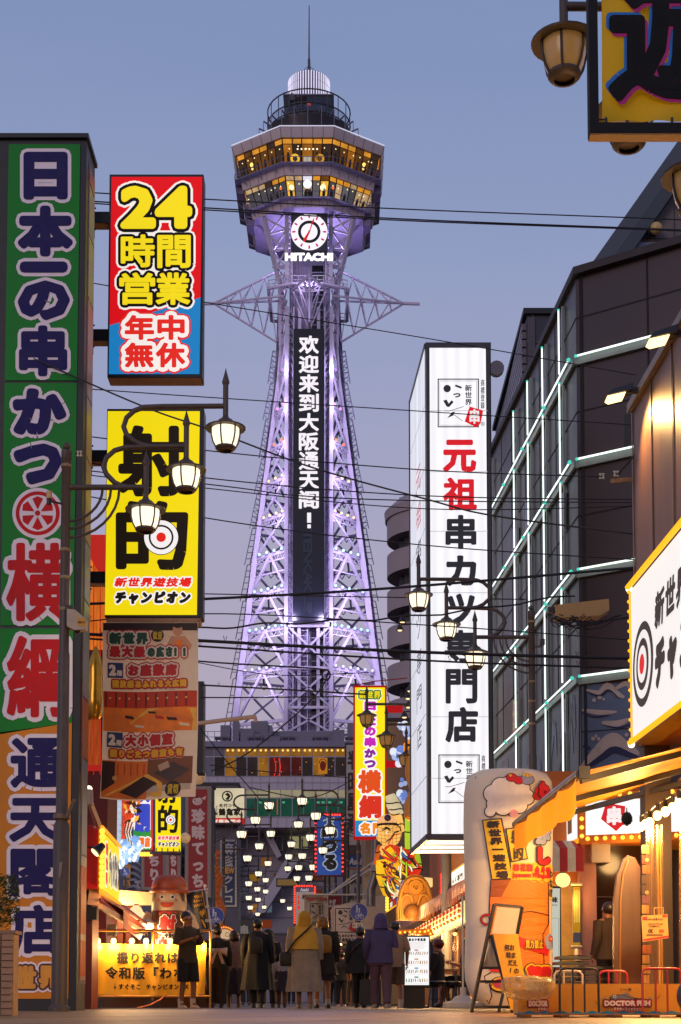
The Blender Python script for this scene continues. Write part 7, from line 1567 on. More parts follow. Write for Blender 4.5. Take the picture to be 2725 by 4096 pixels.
 for k in range(40): x, y = rnd.choice([(1615, 2915), (1635, 2945), (1592, 3010), (1600, 3040), (1612, 3130), (1606, 3170), (1618, 3200)]); b.use(lit(['a8b8e8', 'dfe6f4', '6a86d0'][k % 3], .9)); b.ball(P(x + rnd.uniform(-18, 18), y + rnd.uniform(-16, 16), Y + .3), rnd.uniform(.06, .14), 7, 5)
 obj('wave_crest', b, t)
 b = MB(lit('f08a2c')); p = P(1636, 2990, Y); b.lathe([(.02, -.25), (.16, -.1), (.16, .1), (.05, .22)], p, 10); obj('orange_lantern', b, t)
 lamp('glow', P(1570, 3480, Y - 2.2), 60, (1, .7, .3), t, .4)
 g = mat('gold_gourd_shell', 'd08a1c', .3, noise=.12, scale=2); Y = 36.5; s = MPP(Y); c = P(1656, 3130, Y); b = MB(g)
 b.lathe([(8 * s, -165 * s), (40 * s, -140 * s), (42 * s, -90 * s), (18 * s, -30 * s), (36 * s, 30 * s), (36 * s, 90 * s), (16 * s, 150 * s), (8 * s, 170 * s)], c, 20); solo('gold_gourd', b, 'large golden gourd ornament squeezed behind the left edge of the white sign', 'ornament')
nebuta()
def centre_signs():
 # blue sign framed with red bulbs
 Y = 60.0; t = thing('bulb_framed_signboard', 'blue fishing restaurant sign framed by red bulbs right of the lantern rows', 'sign', P(1318, 3500, Y)); b = MB(pt('5a1418')); p, q = P(1258, 3250, Y), P(1376, 3505, Y); b.box(p.x, q.x, Y + .02, Y + .3, q.z, p.z); obj('cabinet', b, t, smooth=False)
 sh = pixsheet(Y, step=.01); wh, bl = em('a8b8d0', .6), em('2c4a94', .75); sh.rect(1268, 3262, 1366, 3500, bl, 1); sh.text('づぼ', (1290, 3265, 1340, 3310), wh, 2, 1.4, [(BLACK, 2)], vert=False); sh.text('船珠', (1284, 3312, 1350, 3350), BLACK, 2, 2, [(wh, 4)]); sh.glyph('つ', (1294, 3362, 1348, 3410), BLACK, 2, 5, [(wh, 5)]); sh.glyph('る', (1294, 3418, 1348, 3480), BLACK, 2, 5, [(wh, 5)])
 obj('face_panel', sh.mb, t, smooth=False); marquee_bulbs(t, [P(1263, 3275 + k * 17.5, Y - .05) for k in range(13)] + [P(1371, 3275 + k * 17.5, Y - .05) for k in range(13)] + [P(1300 + k * 10, 3259, Y - .05) for k in range(7)], .045, REDB)
 # white column sign, dark frame
 Y = 66.0; t = thing('vertical_signboard', 'tall white lettered sign column hidden behind the bright yellow sign', 'sign', P(1400, 3500, Y)); sh = pixsheet(Y, step=.01); b = sh.mb; b.use(DARK); p, q = P(1380, 2970, Y), P(1476, 3388, Y); b.box(p.x, q.x, Y + .02, Y + .4, q.z, p.z); sh.rect(1386, 2980, 1470, 3380, pt('a8a09a'), 1); sh.text('半田屋酒', (1388, 3000, 1432, 3330), pt('2a2424'), 2, 2.5, vert=True); obj('face_panel', b, t, smooth=False)
 Y = 64.0; t = thing('beer_signboard', 'blue and white beer and sake sign on the right behind the lamp posts', 'sign', P(1430, 3610, Y)); b = MB(DARK); p, q = P(1386, 3418, Y), P(1474, 3615, Y); b.box(p.x, q.x, Y + .02, Y + .3, q.z, p.z); obj('cabinet', b, t, smooth=False)
 sh = pixsheet(Y, step=.01); sh.rect(1389, 3422, 1471, 3468, pt('1c3c80'), 1); sh.rect(1389, 3468, 1471, 3612, pt('9a948c'), 1); sh.glyph('Asahi', (1394, 3432, 1464, 3460), pt('b8b8c0'), 2, 2, italic=.2); sh.text('アサヒビール', (1396, 3469, 1464, 3482), pt('a82018'), 2, .8); sh.text('清酒', (1410, 3490, 1450, 3506), pt('4a6a9a'), 2, .6); sh.text('大関', (1400, 3504, 1466, 3540), pt('2a2422'), 2, 2); sh.text('沢の鶴', (1394, 3578, 1466, 3602), pt('2a2422'), 2, 1.5); sh.rect(1418, 3550, 1436, 3574, pt('3a3c78'), 2); obj('face_panel', sh.mb, t, smooth=False)
 Y = 57.0; t = thing('price_signboard', 'white price sign with dark cap framed in red bulbs behind the yellow coated walkers', 'sign', P(1220, 3800, Y)); b = MB(pt('6a1414')); p, q = P(1176, 3540, Y), P(1263, 3800, Y); b.box(p.x, q.x, Y + .02, Y + .3, q.z, p.z); obj('cabinet', b, t, smooth=False)
 sh = pixsheet(Y, step=.01); sh.rect(1184, 3550, 1256, 3568, em('5a4a66', .6), 1); sh.rect(1184, 3568, 1256, 3795, em('a89088', .6), 1); sh.glyph('Asahi', (1200, 3552, 1236, 3566), em('b8b0b8', .7), 2, .8, italic=.2); sh.text('120', (1190, 3578, 1206, 3640), em('d83020', .9), 2, 2, vert=True); sh.text('串', (1206, 3575, 1240, 3600), em('3a2a24', .4), 2, 1); obj('face_panel', sh.mb, t, smooth=False)
 marquee_bulbs(t, [P(1179, 3548 + k * 9.5, Y - .05) for k in range(16)] + [P(1188 + k * 10, 3544, Y - .05) for k in range(7)] + [P(1260, 3548 + k * 9.5, Y - .05) for k in range(4)], .04, REDB)
 Y = 55.5; t = thing('cloth_banner', 'cream cloth banner with red heading hanging from a white pipe in the street centre', 'banner', P(1266, 3730, Y)); b = MB(pt('a08c7c')); b.grid(lambda i, j: P(1218 + i * 96, 3582 + j * 150, Y + .04 * math.sin(i * 9 + j * 3)), 12, 8); obj('cloth', b, t); sh = pixsheet(Y - .06, step=.01)
 sh.text('元祖串カツ専門店', (1224, 3590, 1308, 3601), pt('a81c18'), 1, .8); 
 sh.frame(1240, 3612, 1292, 3690, 2.5, pt('2a2420'), 1); sh.disc(1252, 3624, 5, pt('2a2420'), 1, 10); sh.line([(1248, 3646), (1260, 3652)], 4, pt('2a2420')); sh.line([(1252, 3670), (1272, 3660)], 3, pt('2a2420')); sh.text('新世界', (1274, 3620, 1286, 3660), pt('2a2420'), 1, .4, vert=True); obj('lettering', sh.mb, t, smooth=False)
 b = MB(pt('b8aca4')); b.tube([P(1215, 3578, Y - .1), P(1480, 3580, Y - .5)], .035, 8); b.tube([P(1320, 3574, Y - .2), P(1530, 3422, Y - 2)], .035, 8); b.tube([P(1320, 3578, Y - .2), P(1490, 3472, Y - 2)], .03, 8); obj('pipe', b, t)
 Y = 53.0; t = thing('cabinet_signboard', 'white box sign with brush logo and a slanting top behind the round blue sign', 'sign', P(1390, 3775, Y)); b = MB(mat('pale_panel', 'a89484', .6, noise=.1)); b.prism([P(x, y, Y + .02) for x, y in ((1322, 3640), (1335, 3625), (1540, 3578), (1545, 3655), (1460, 3775), (1330, 3775))], (0, .6, 0)); obj('cabinet', b, t, smooth=False)
 sh = pixsheet(Y, step=.01); ink = pt('241c1a'); sh.poly([(1338, 3628), (1440, 3615), (1440, 3768), (1338, 3768)], pt('b8a494'), 1); sh.frame(1341, 3632, 1424, 3730, 3, ink, 2); sh.disc(1362, 3650, 9, ink, 2, 14); sh.line([(1376, 3642), (1388, 3648)], 5, ink, 2); sh.glyph('っ', (1370, 3660, 1388, 3670), ink, 2, .8); sh.poly([(1352, 3674), (1360, 3672), (1366, 3682), (1376, 3676), (1368, 3692)], ink, 2); sh.line([(1354, 3698), (1366, 3698), (1402, 3690)], 2, ink, 2); sh.poly([(1362, 3714), (1376, 3702), (1382, 3704)], ink, 2); sh.line([(1376, 3704), (1400, 3718)], 1.6, ink, 2); sh.text('新世界', (1396, 3640, 1412, 3682), ink, 2, .5, vert=True); sh.poly([(1396, 3712), (1408, 3686), (1424, 3696), (1420, 3728), (1402, 3724)], pt('a8201c'), 3)
 sh.text('1Fカウンター', (1343, 3736, 1424, 3750), ink, 2, .9); sh.text('2F座敷あり', (1343, 3752, 1418, 3766), ink, 2, .9); obj('face_panel', sh.mb, t, smooth=False)
 sh = pixsheet(58, step=.01); sh.rect(1314, 3584, 1368, 3680, pt('7a1a1a'), 1); sh.rect(1314, 3620, 1368, 3630, pt('c8b8b0'), 2); sh.text('やげ', (1316, 3596, 1344, 3622), pt('d8ccc4'), 2, 1.5); solo('striped_shop_sign', sh.mb, 'red and white striped souvenir shop sign behind the cloth banner', 'sign', smooth=False)
 b = MB(mat('galvanised_duct', '6a6460', .35, metal=.5, noise=.2)); Y = 50
 b.tube([P(1505, 3360, Y), P(1502, 3500, Y), P(1492, 3530, Y), P(1484, 3560, Y), P(1484, 3625, Y)], .16, 14); solo('vent_duct', b, 'grey galvanised duct bending down the wall below the yellow sign', 'duct')
 b = MB(pt('8a8078')); c = P(1520, 3470, 49.5); b.lathe([(.32, -.14), (.32, .05), (.25, .2), (.1, .3)], c, 16); solo('vent_hood', b, 'pale round vent hood beside the galvanised duct', 'vent hood')
 for i, (px, py, Y, r, lb) in enumerate(((1320, 3762, 60, 6, 'bright white bulb over the crowd below the box sign'), (1362, 3780, 48, 7, 'warm bulb over the food stall at the right of the crowd'))):
  p = P(px, py, Y); b = MB(BULB); b.ball(p, r * MPP(Y), 8, 6); b.use(BLACK); b.tube([p + V2(0, 0, .05), p + V2(0, 0, .3)], .015, 5); o = solo('hanging_bulb', b, lb, 'bulb')
 p = P(1356, 3796, 48); b = MB(em('c83a1c', .8)); b.ball(p, .12, 12, 8, 1.15); b.use(BLACK); b.lathe([(.06, .12), (.06, .16)], p, 10); solo('red_lantern', b, 'small red paper lantern over the food stall at the right of the crowd', 'lantern')
 t = thing('food_stall', 'small food stall counter with glowing display behind the dark clothed walker', 'stall', GX(1390, 46)); b = MB(pt('5a2a18')); a, c = GX(1345, 46), GX(1440, 46); b.box(a.x, c.x, 46, 47, 0, .85); b.use(em('c8823a', .6)); b.box(a.x + .2, c.x - .1, 46.05, 46.8, .9, 1.35); b.use(DARK); b.box(a.x, c.x, 45.9, 47, 1.75, 1.85)
 for x in (a.x, c.x): b.box(x - .03, x + .03, 46, 46.06, .85, 1.8)
 obj('counter', b, t, smooth=False)
 # dim far shop lights in the passage
 for i, (px, py, Y, w, h, col, lb) in enumerate(((925, 3640, 96, 8, 22, 'e87a2c', 'tiny orange and white lit shop sign deep in the passage'), (936, 3655, 97, 8, 24, 'c8ccd8', 'tiny white lit shop panel deep in the passage'), (980, 3720, 92, 34, 40, '3a3634', 'dim hanging shop sign with one character deep in the passage'), (1150, 3530, 120, 40, 12, '8a6a3c', 'dim warm lit window high inside the passage'), (1105, 3790, 110, 70, 50, '4a3a44', 'dull purple lit shop front at the end of the passage'))):
  sh = pixsheet(Y, step=.05); sh.rect(px - w, py - h, px + w, py + h, em(col, .5 if i > 1 else .9), 1)
  if i == 2: sh.glyph('串', (px - 18, py - 20, px + 14, py + 20), em('8a8078', .5), 2, 2)
  sh.mb.use(DARK); a, c = P(px - w, py - h, Y + .02), P(px + w, py + h, Y + .02); sh.mb.box(a.x - .1, c.x + .1, Y + .02, Y + .3, c.z - .1, a.z + .1)
  solo('small_shop_sign', sh.mb, lb, 'sign', smooth=False)
centre_signs()
# ------------------------------------------------------------------ shop under the neon building
def marquee_shop():
 Y = 27.6; t = thing('marquee_signboard', 'white lit shop marquee bordered by round amber bulbs under the neon building', 'sign', P(2450, 3380, Y)); c0 = P(2316, 3280, Y); z1, z0 = P(2316, 3175, Y).z, P(2316, 3372, Y).z
 dF = V2(.93, -.36).normalized(); nF = V2(-.36, -.93).normalized(); dS = V2(-.08, 1).normalized(); nS = V2(-1, -.08).normalized(); C0 = V2(c0.x, Y); E = C0 + dF * 3.2; S_ = C0 + dS * 3.2
 b = MB(mat('orange_marquee_box', 'b8601c', .45, .2, noise=.1)); b.prism([C0 + V2(0, 0, z0), E + V2(0, 0, z0), E + V2(.5, 1, z0), S_ + V2(1, 0, z0), S_ + V2(0, 0, z0)], (0, 0, z1 - z0)); obj('box', b, t, smooth=False)
 H = z1 - z0; sh = quadsheet(C0 + V2(0, 0, z1), E + V2(0, 0, z1), E + V2(0, 0, z0), C0 + V2(0, 0, z0), 3.2, H, .008); sh.out = nF; wm = mat('marquee_white', 'f4f2f0', .4, 1.05, sampled=True); sh.rect(.13, .15, 3.1, H - .14, wm, 1); ink = em('2c2826', .5)
 sh.poly([(.42, .5), (.52, .2), (.88, .28), (.84, .62), (.7, .74)], em('d0202a', .9), 2); sh.text('串', (.5, .26, .84, .64), em('f4ecec', .9), 3, .02); obj('face_panel', sh.mb, t, smooth=False)
 pts = path_pts([C0 + V2(0, 0, z1 - .07) + dF * .06 + nF * .03, C0 + V2(0, 0, z0 + .07) + dF * .06 + nF * .03, E + V2(0, 0, z0 + .07) + nF * .03], 24) + path_pts([C0 + V2(0, 0, z1 - .05) + dF * .1 + nF * .03, E + V2(0, 0, z1 - .05) + nF * .03], 16)
 marquee_bulbs(t, pts, .042, AMB)
 sh = quadsheet(S_ + V2(0, 0, z1), C0 + V2(0, 0, z1), C0 + V2(0, 0, z0), S_ + V2(0, 0, z0), 3.2, H, .008); sh.out = nS; sh.rect(.1, .1, 3.1, H - .1, wm, 1); sh.rect(0, H - .1, 3.2, H, em('f0a020', 1.1), 1)
 for k in range(4): sh.rect(.7 + k * .55, .2, 1.05 + k * .55, H - .25, em(['7a5a4a', '9a7a5a', '5a4a4a', '8a6a4a'][k], .5), 2)
 obj('side_panel', sh.mb, t, smooth=False)
 s = thing('cedar_ball', 'dark round cedar ball hanging before the white lit marquee', 'ornament', P(2506, 3275, 26.8)); c = P(2508, 3275, 26.4); b = MB(mat('dark_cedar', '2a241c', .9, noise=.4, scale=30, bump=.6)); b.ball(c, .1, 14, 10, 1.2); rnd = random.Random(1)
 for k in range(120): a, e = rnd.uniform(0, 6.28), rnd.uniform(-1.5, 1.5); d = V2(math.cos(a) * math.cos(e), math.sin(a) * math.cos(e), math.sin(e) * 1.2); b.tube([c + d * .09, c + d * .115], [.008, .001], 4)
 b.tube([c + V2(0, 0, .1), c + V2(0, 0, .2)], .01, 5); obj('ball', b, s)
 # front: pillar, glass, striped awning, poster, lantern
 Yf = 27.9; t = thing('noodle_shop_front', 'pink pillar and dark glass shop front below the amber bulb marquee', 'shop', GX(2450, Yf)); b = MB(pt('a8705a', .6, .12, 2)); a, c = GX(2328, Yf), GX(2392, Yf); b.box(a.x, c.x, Yf, Yf + .4, 0, z0); b.use(mat('smoked_glass', '3a2414', .15, noise=.2, scale=1)); e = GX(2640, Yf); b.box(c.x, e.x, Yf + .25, Yf + .3, 0, z0); b.use(pt('5a3a28')); 
 for k in range(3): zz = .6 + k * .75; b.box(c.x, e.x, Yf + .22, Yf + .25, zz, zz + .02)
 b.use(mat('lit_amber_doorway', 'd08a3a', .5, .55, emit_noise=.5, scale=2, sampled=True)); w = GX(2205, Yf + 1); b.box(w.x, a.x, Yf + .8, Yf + .9, .3, 2.4); b.use(pt('c8b070')); b.box(w.x, a.x, Yf + .7, Yf + .79, 0, .55); b.use(pt('2a4a78')); b.box(w.x, a.x, Yf + .66, Yf + .69, .52, .58); obj('wall', b, t, smooth=False)
 lamp('doorway_glow', (lerp(w.x, a.x, .5), Yf - .1, 2.0), 45, WARM, t, .15); lamp('doorway_glow', (c.x + .5, Yf - .8, z0 - .25), 40, WARM, t, .2)
 p, q = P(2366, 3376, Yf - .1), P(2440, 3450, Yf - .1); b = MB(mat('grey_unit_case', 'a89880', .5)); b.box(p.x, q.x, Yf - .15, Yf + .2, q.z, p.z); solo('heater_unit', b, 'pale boxy unit on the shop front under the amber bulb marquee', 'air unit', smooth=False)
 b = MB(pt('a81c1c', .6)); p, q = P(2200, 3396, Yf - .3), P(2328, 3490, Yf - .3)
 for k in range(4): b.use(pt('a81c1c', .6) if k % 2 else pt('c8b8a0', .6)); x0, x1 = lerp(p.x, q.x, k / 4), lerp(p.x, q.x, (k + 1) / 4); b.add([V2(x0, Yf + .1, p.z + .2), V2(x1, Yf + .1, p.z + .2), V2(x1, Yf - .5, p.z), V2(x0, Yf - .5, p.z)], [(0, 1, 2, 3)]); b.box(x0, x1, Yf - .52, Yf - .5, q.z, p.z)
 solo('striped_awning', b, 'short awning with broad red and cream stripes beside the pink pillar', 'awning', smooth=False)
 c = P(2252, 3520, Yf - .2); b = MB(mat('yellow_paper_lantern', 'ffe08a', .5, 1.4, emit_noise=.12, scale=3, sampled=False)); pf = [(.14 * math.sin(math.pi * (i + 1) / 16) * (1.03 if i % 2 else .97), -.135 * math.cos(math.pi * (i + 1) / 16)) for i in range(15)]; b.lathe(pf, c, 20); b.use(BLACK); b.lathe([(.05, .13), (.05, .155)], c, 12); o = solo('paper_lantern', b, 'round pale yellow paper lantern under the broad striped awning', 'lantern')
 sh = pixsheet(Yf - .05); sh.mb.use(pt('3a2c1c')); p, q = P(2290, 3540, Yf), P(2325, 3790, Yf); sh.mb.box(p.x, q.x, Yf - .03, Yf + .02, q.z, p.z); sh.rect(2293, 3546, 2322, 3786, em('c8921e', .55), 1); sh.rect(2293, 3730, 2322, 3770, em('54505a', .5), 2)
 for k in range(4): sh.rect(2298 + k * 6, 3560, 2301 + k * 6, 3690, em('e8d060', .6), 2)
 sh.mb.use(pt('c8b088')); 
 for py in (3536, 3788): p, q = P(2284, py, Yf - .08), P(2328, py, Yf - .08); sh.mb.tube([p, q], .03, 10)
 solo('hanging_scroll', sh.mb, 'yellow hanging scroll poster beside the pink pillar', 'poster', smooth=False)
 sh = pixsheet(Yf - .6); sh.mb.use(BLACK); p, q = P(2160, 3545, Yf - .58), P(2247, 3875, Yf - .58); sh.mb.box(p.x, q.x, Yf - .58, Yf - .5, .15, p.z); sh.rect(2166, 3553, 2240, 3868, em('d0d4c4', .75, True), 1); sh.text('味', (2204, 3586, 2232, 3612), em('2a2620', .4), 2, 1.2); sh.glyph('taste', (2200, 3616, 2230, 3624), em('6a6a60', .5), 2); sh.frame(2200, 3672, 2236, 3860, 1.5, em('8a9484', .6), 2); solo('lit_menu_panel', sh.mb, 'pale lit menu panel standing half hidden behind the tall inflatable', 'menu sign', smooth=False)
marquee_shop()
# ------------------------------------------------------------------ tall printed inflatable
def tall_inflatable():
 Y = 18.0; t = thing('inflatable_column', 'tall cream inflatable advertising column printed with sweets and writing', 'inflatable', GX(2030, Y)); cream = mat('cream_nylon', 'dccdb6', .55, noise=.05, scale=1.5, bump=.1)
 L_ = [(3080, 1960, 2090), (3085, 1915, 2150), (3100, 1882, 2190), (3130, 1863, 2208), (3180, 1856, 2213), (3300, 1854, 2213), (3500, 1858, 2210), (3700, 1862, 2208), (3860, 1858, 2214), (3920, 1860, 2212), (3965, 1875, 2195), (3995, 1900, 2170), (4018, 1935, 2150), (4030, 1950, 2140)]
 b = MB(cream); rings = []
 for py, l, r in L_:
  p, q = P(l, py, Y), P(r, py, Y); cx, hw = (p.x + q.x) / 2, (q.x - p.x) / 2; n = 36
  rings.append([V2(cx + hw * math.cos(2 * math.pi * k / n) * (1 - .004 * (k % 2)), Y + .36 * hw / .53 * math.sin(2 * math.pi * k / n), p.z) for k in range(n)])
 b.loft(rings); obj('body', b, t)
 b = MB(pt('8a7c6c'))
 b.tube([P(x, y, Y - .2) for x, y in ((1903, 3105), (1899, 3300), (1902, 3700), (1905, 3960))], .004, 4); obj('seam', b, t)
 def hw_at(v):
  for (a, l, r), (a2, l2, r2) in zip(L_, L_[1:]):
   if a <= v <= a2: k = (v - a) / (a2 - a); return lerp(l, l2, k), lerp(r, r2, k)
  return L_[-1][1:] if v > L_[-1][0] else L_[0][1:]
 def fn(u, v):
  l, r = hw_at(v); p, q = P(l, v, Y), P(r, v, Y); cx, hw = (p.x + q.x) / 2, (q.x - p.x) / 2
  x = P(u, v, Y).x; k = max(-.985, min(.985, (x - cx) / hw)); return V2(x if abs(k) < .985 else cx + hw * k, Y - .37 * hw / .53 * math.sqrt(1 - k * k) - .004, p.z)
 sh = Sheet(fn, (0, -1, 0), .008, sub=5); ink, yel, org, dor, red, pink, gry, wht = pt('2a1610'), pt('e8b828'), pt('e07a24'), pt('a0521c'), pt('c81820'), pt('e8a0a4'), pt('8f98b8'), pt('f0e4d2')
 # candy floss cloud and blossom shapes (no faces)
 cl = [(1960, 3190, 34), (1990, 3165, 36), (2030, 3155, 36), (2070, 3170, 34), (2092, 3205, 30), (2060, 3235, 34), (2000, 3240, 36), (1965, 3230, 28), (1950, 3260, 20)]
 for x, y, r in cl: sh.disc(x, y, r + 4, ink, 1, 22)
 for x, y, r in cl: sh.disc(x, y, r, wht, 1.6, 22)
 sh.disc(2030, 3200, 50, wht, 1.8, 22); sh.disc(2040, 3270, 16, pink, 2, 14)
 for x, y, r, m in ((2032, 3128, 20, red), (2060, 3140, 18, red), (2095, 3135, 26, gry), (2150, 3180, 24, red), (2175, 3200, 20, red), (2135, 3200, 18, red)): sh.disc(x, y, r + 3, ink, 2, 18, (r + 3) * .8); sh.disc(x, y, r, m, 2.5, 18, r * .8)
 for x, y in ((2028, 3120), (2095, 3122), (2108, 3118), (2082, 3118), (2095, 3112)): sh.disc(x, y, 6, yel, 3.2, 10)
 # yellow name strips
 def strip(pts, txt, a, c): sh.poly([(p[0] - dx, p[1] - dy) for p, dx, dy in zip(pts, (4, -4, -4, 4), (4, 4, -4, -4))], ink, 1.2); sh.poly(pts, yel, 2); 
 def strip_text(x0, y0, x1, y1, w, txt, b_):
  n = len(txt)
  for i, ch in enumerate(txt): cx, cy = lerp(x0, x1, (i + .5) / n), lerp(y0, y1, (i + .5) / n); h = abs(y1 - y0) / n; sh.glyph(ch, (cx - w, cy - h * .45, cx + w, cy + h * .45), ink, 3, b_, fit=(ch != '一'))
 sh.poly([(1918, 3292), (1994, 3288), (2040, 3528), (1954, 3530)], ink, 1.4); sh.poly([(1923, 3296), (1990, 3293), (2034, 3523), (1958, 3525)], yel, 2); strip_text(1958, 3296, 1998, 3526, 24, '新世界一遊技場', 2.6)
 sh.poly([(2008, 3330), (2072, 3320), (2098, 3448), (2030, 3462)], ink, 1.4); sh.poly([(2013, 3334), (2069, 3325), (2092, 3444), (2034, 3456)], yel, 2); strip_text(2044, 3330, 2064, 3455, 20, '射的', 2.6)
 for ch, bx, m in (('わ', (2140, 3140, 2190, 3210), red), ('た', (2176, 3270, 2208, 3310), yel), ('が', (2126, 3320, 2194, 3390), gry), ('し', (2136, 3398, 2194, 3470), red)): sh.glyph(ch, bx, m, 3, 7, [(ink, 4)])
 sh.rect(2030, 3462, 2196, 3540, yel, 1.5); sh.text('棉花糖', (2036, 3466, 2118, 3498), red, 3, 2.2); sh.text('솜사탕', (2124, 3472, 2196, 3508), red, 3, 2.2); sh.glyph('Japanease Watagashi', (2034, 3500, 2194, 3526), red, 3, 1.0)
 sh.poly([(2190, 3460), (2207, 3470), (2205, 3600), (2188, 3600)], yel, 2.2); sh.text('わなげ', (2188, 3480, 2206, 3595), ink, 3, 1.2, vert=True)
 # orange sweet block with bold bands
 for j in range(10):
  y0, y1 = 3524 + j * 36, 3524 + (j + 1) * 36
  m = dor if j < 2 else org
  sh.poly([(1950 - (j == 0) * -8, y0), (2190, y0), (2190, y1), (1950, y1)], m, 1 + .02 * j)
 sh.poly([(2030, 3528), (2190, 3528), (2190, 3600), (1990, 3600)], org, 1.6); sh.line([(1952, 3530), (1946, 3640), (1950, 3880)], 4, ink, 2); sh.line([(2050, 3660), (2110, 3652), (2190, 3665)], 3, ink, 2); sh.line([(2185, 3535), (2186, 3700), (2160, 3740), (2165, 3880)], 4, ink, 2)
 sh.poly([(2020, 3740), (2190, 3790), (2180, 3826), (2010, 3776)], red, 2.4); sh.text('買力禁止', (2086, 3762, 2160, 3800), yel, 3, 1, [(ink, 2)]); sh.disc(2190, 3770, 22, gry, 2.6, 18, 32); sh.disc(2196, 3758, 12, red, 3, 14); sh.disc(2196, 3758, 6, yel, 3.4, 12)
 sh.glyph('tan', (2090, 3862, 2198, 3908), red, 3, 8, [(ink, 10), (yel, 6)]); sh.ring(1935, 3684, 14, 24, ink, 2); sh.ring(1935, 3684, 16, 22, red, 2.4)
 sh.disc(1990, 3940, 44, ink, 2, 24, 32); sh.disc(1990, 3938, 38, yel, 2.4, 24, 27); sh.disc(1990, 3936, 30, pt('b83a5a'), 2.8, 22, 20); sh.rect(1950, 3880, 2070, 3890, red, 2.2)
 obj('printed_artwork', sh.mb, t, smooth=False)
tall_inflatable()
# ------------------------------------------------------------------ near right shop: awning, bulbs, curtains
def near_shop():
 t = thing('roll_out_awning', 'ochre roll out awning reaching from the near right shop over the pavement', 'awning', NR0)
 off = NR_N * 1.72; far_ = NR0 + off - NR_D * .2; fz = P(2075, 3303, far_.y).z; fx = P(2075, 3303, far_.y).x; far_ = V2(fx, far_.y, fz); dirn = (V2(-.0342, 1, 0)).normalized(); near = far_ - dirn * 3.75
 wall_far = V2(NR0.x + .5, far_.y, fz + .62); wall_near = wall_far - dirn * 3.75 + V2(.6, 0, .15)
 cl = mat('ochre_awning_cloth', 'd8901c', .6, noise=.06, scale=3, trans=.5); b = MB(cl)
 b.grid(lambda i, j: far_.lerp(near, j).lerp(wall_far.lerp(wall_near, j), i) + V2(0, 0, .05 - .06 * math.sin(i * math.pi)), 12, 8); obj('cloth', b, t)
 b = MB(cl); b.grid(lambda i, j: far_.lerp(near, i) + V2(-.05 - .02 * math.sin(i * 26), 0, -.02 - .3 * j + .02 * math.sin(i * 20)), 40, 4); obj('valance', b, t)
 b = MB(pt('7a6a5e', .35)); b.tube([far_ + V2(-.03, .05, .02), near + V2(-.03, -.05, .02)], .045, 10); obj('front_rail', b, t)
 b = MB(BLACK); b.box(near.x - .05, near.x + .05, near.y - .1, near.y - .04, near.z - .03, near.z + .08)
 for k, z_ in ((0.02, .0), (.5, .0), (.97, .0)):
  p = far_.lerp(near, k); q = wall_far.lerp(wall_near, k) + V2(0, 0, -.12); mid = p.lerp(q, .5) + dirn * (.5 if k < .9 else .3) + V2(0, 0, .03); b.bar(p + V2(0, 0, -.02), mid, .05, .06); b.bar(mid, q, .05, .06); obj('folding_arm', b, t, smooth=False); b = MB(BLACK)
 b = MB(pt('c8882c', .4)); q0, q1 = wall_far + V2(-.02, .1, -.1), wall_near + V2(-.02, -3, -.1); b.tube([q0, q1], .06, 10); b.use(BLACK); b.bar(q0 + V2(.1, 0, -.12), q1 + V2(.1, 0, -.12), .12, .08); obj('roller', b, t)
 # bulb string
 s = thing('bulb_string', 'string of round glowing bulbs under the near right awning', 'string lights', NR0); pts = []
 for i, (px, py) in enumerate(((2566, 3306), (2582, 3296), (2600, 3288), (2630, 3262), (2662, 3246), (2692, 3230), (2718, 3214), (2748, 3196), (2790, 3170), (2840, 3140), (2900, 3100), (2980, 3050))):
  Y = 16.6 - i * .52; p = P(px, py, Y); pts.append(p + V2(0, 0, .12)); bulb_lamp(s, p, .045, (140 if i > 8 else 75 if i % 2 == 0 else 0), .09)
 b = MB(BLACK); b.tube(pts, .008, 5); obj('cable', b, s)
 lamp('interior_glow', P(2590, 3330, 15.8), 110, WARM, s, .15)
 # hanging cards and clear curtains, dark interior posts
 t = thing('prize_curtain', 'clear plastic curtain and hanging picture cards at the near right shop entrance', 'curtain', GX(2600, 15.6)); Y = 15.6
 b = MB(mat('clear_curtain', 'd8a468')); 
 for x0, x1 in ((2585, 2655), (2715, 2760)): b.grid(lambda i, j: P(lerp(x0, x1, i), lerp(3300, 3940, j), Y + .04 * math.sin(i * 25)), 30, 1)
 obj('plastic_curtain', b, t)
 sh = pixsheet(Y + .1); rnd = random.Random(31)
 for k in range(14): y = 3380 + k * 40; sh.rect(2570 + rnd.uniform(-3, 3), y, 2600 + rnd.uniform(-4, 4), y + 34, pt(rnd.choice(['8a2a1a', 'a8541e', '4a2a1c', 'b8843a', '6a3a4a', '3a2418']), .4), 1 + k * .05)
 for k in range(3): sh.disc(2588, 3440 + k * 130, 8, pt('c8a86a'), 3, 10)
 obj('picture_card', sh.mb, t, smooth=False)
 b = MB(mat('brass_pipe', 'b8843a')); p = GX(2642, Y); b.tube([V2(p.x, Y, 0), V2(p.x, Y, 1.95)], .012, 8); p = GX(2652, Y); b.tube([V2(p.x, Y, 0), V2(p.x, Y, 1.95)], .008, 8); obj('rail', b, t)
 sh = pixsheet(14.6); sh.mb.use(pt('c89a4a', .5)); q = [P(2566, 3664, 14.6), P(2670, 3656, 14.6), P(2675, 3752, 14.6), P(2572, 3768, 14.6)]; sh.mb.prism(q, (0, .01, 0)); ink = pt('5a2414', .5); rd = pt('b8281c', .5)
 sh.poly([(2569, 3667), (2590, 3666), (2590, 3680), (2570, 3681)], rd, 1); sh.poly([(2650, 3659), (2668, 3658), (2669, 3668), (2650, 3670)], rd, 1); sh.poly([(2573, 3757), (2674, 3742), (2675, 3750), (2573, 3765)], rd, 1)
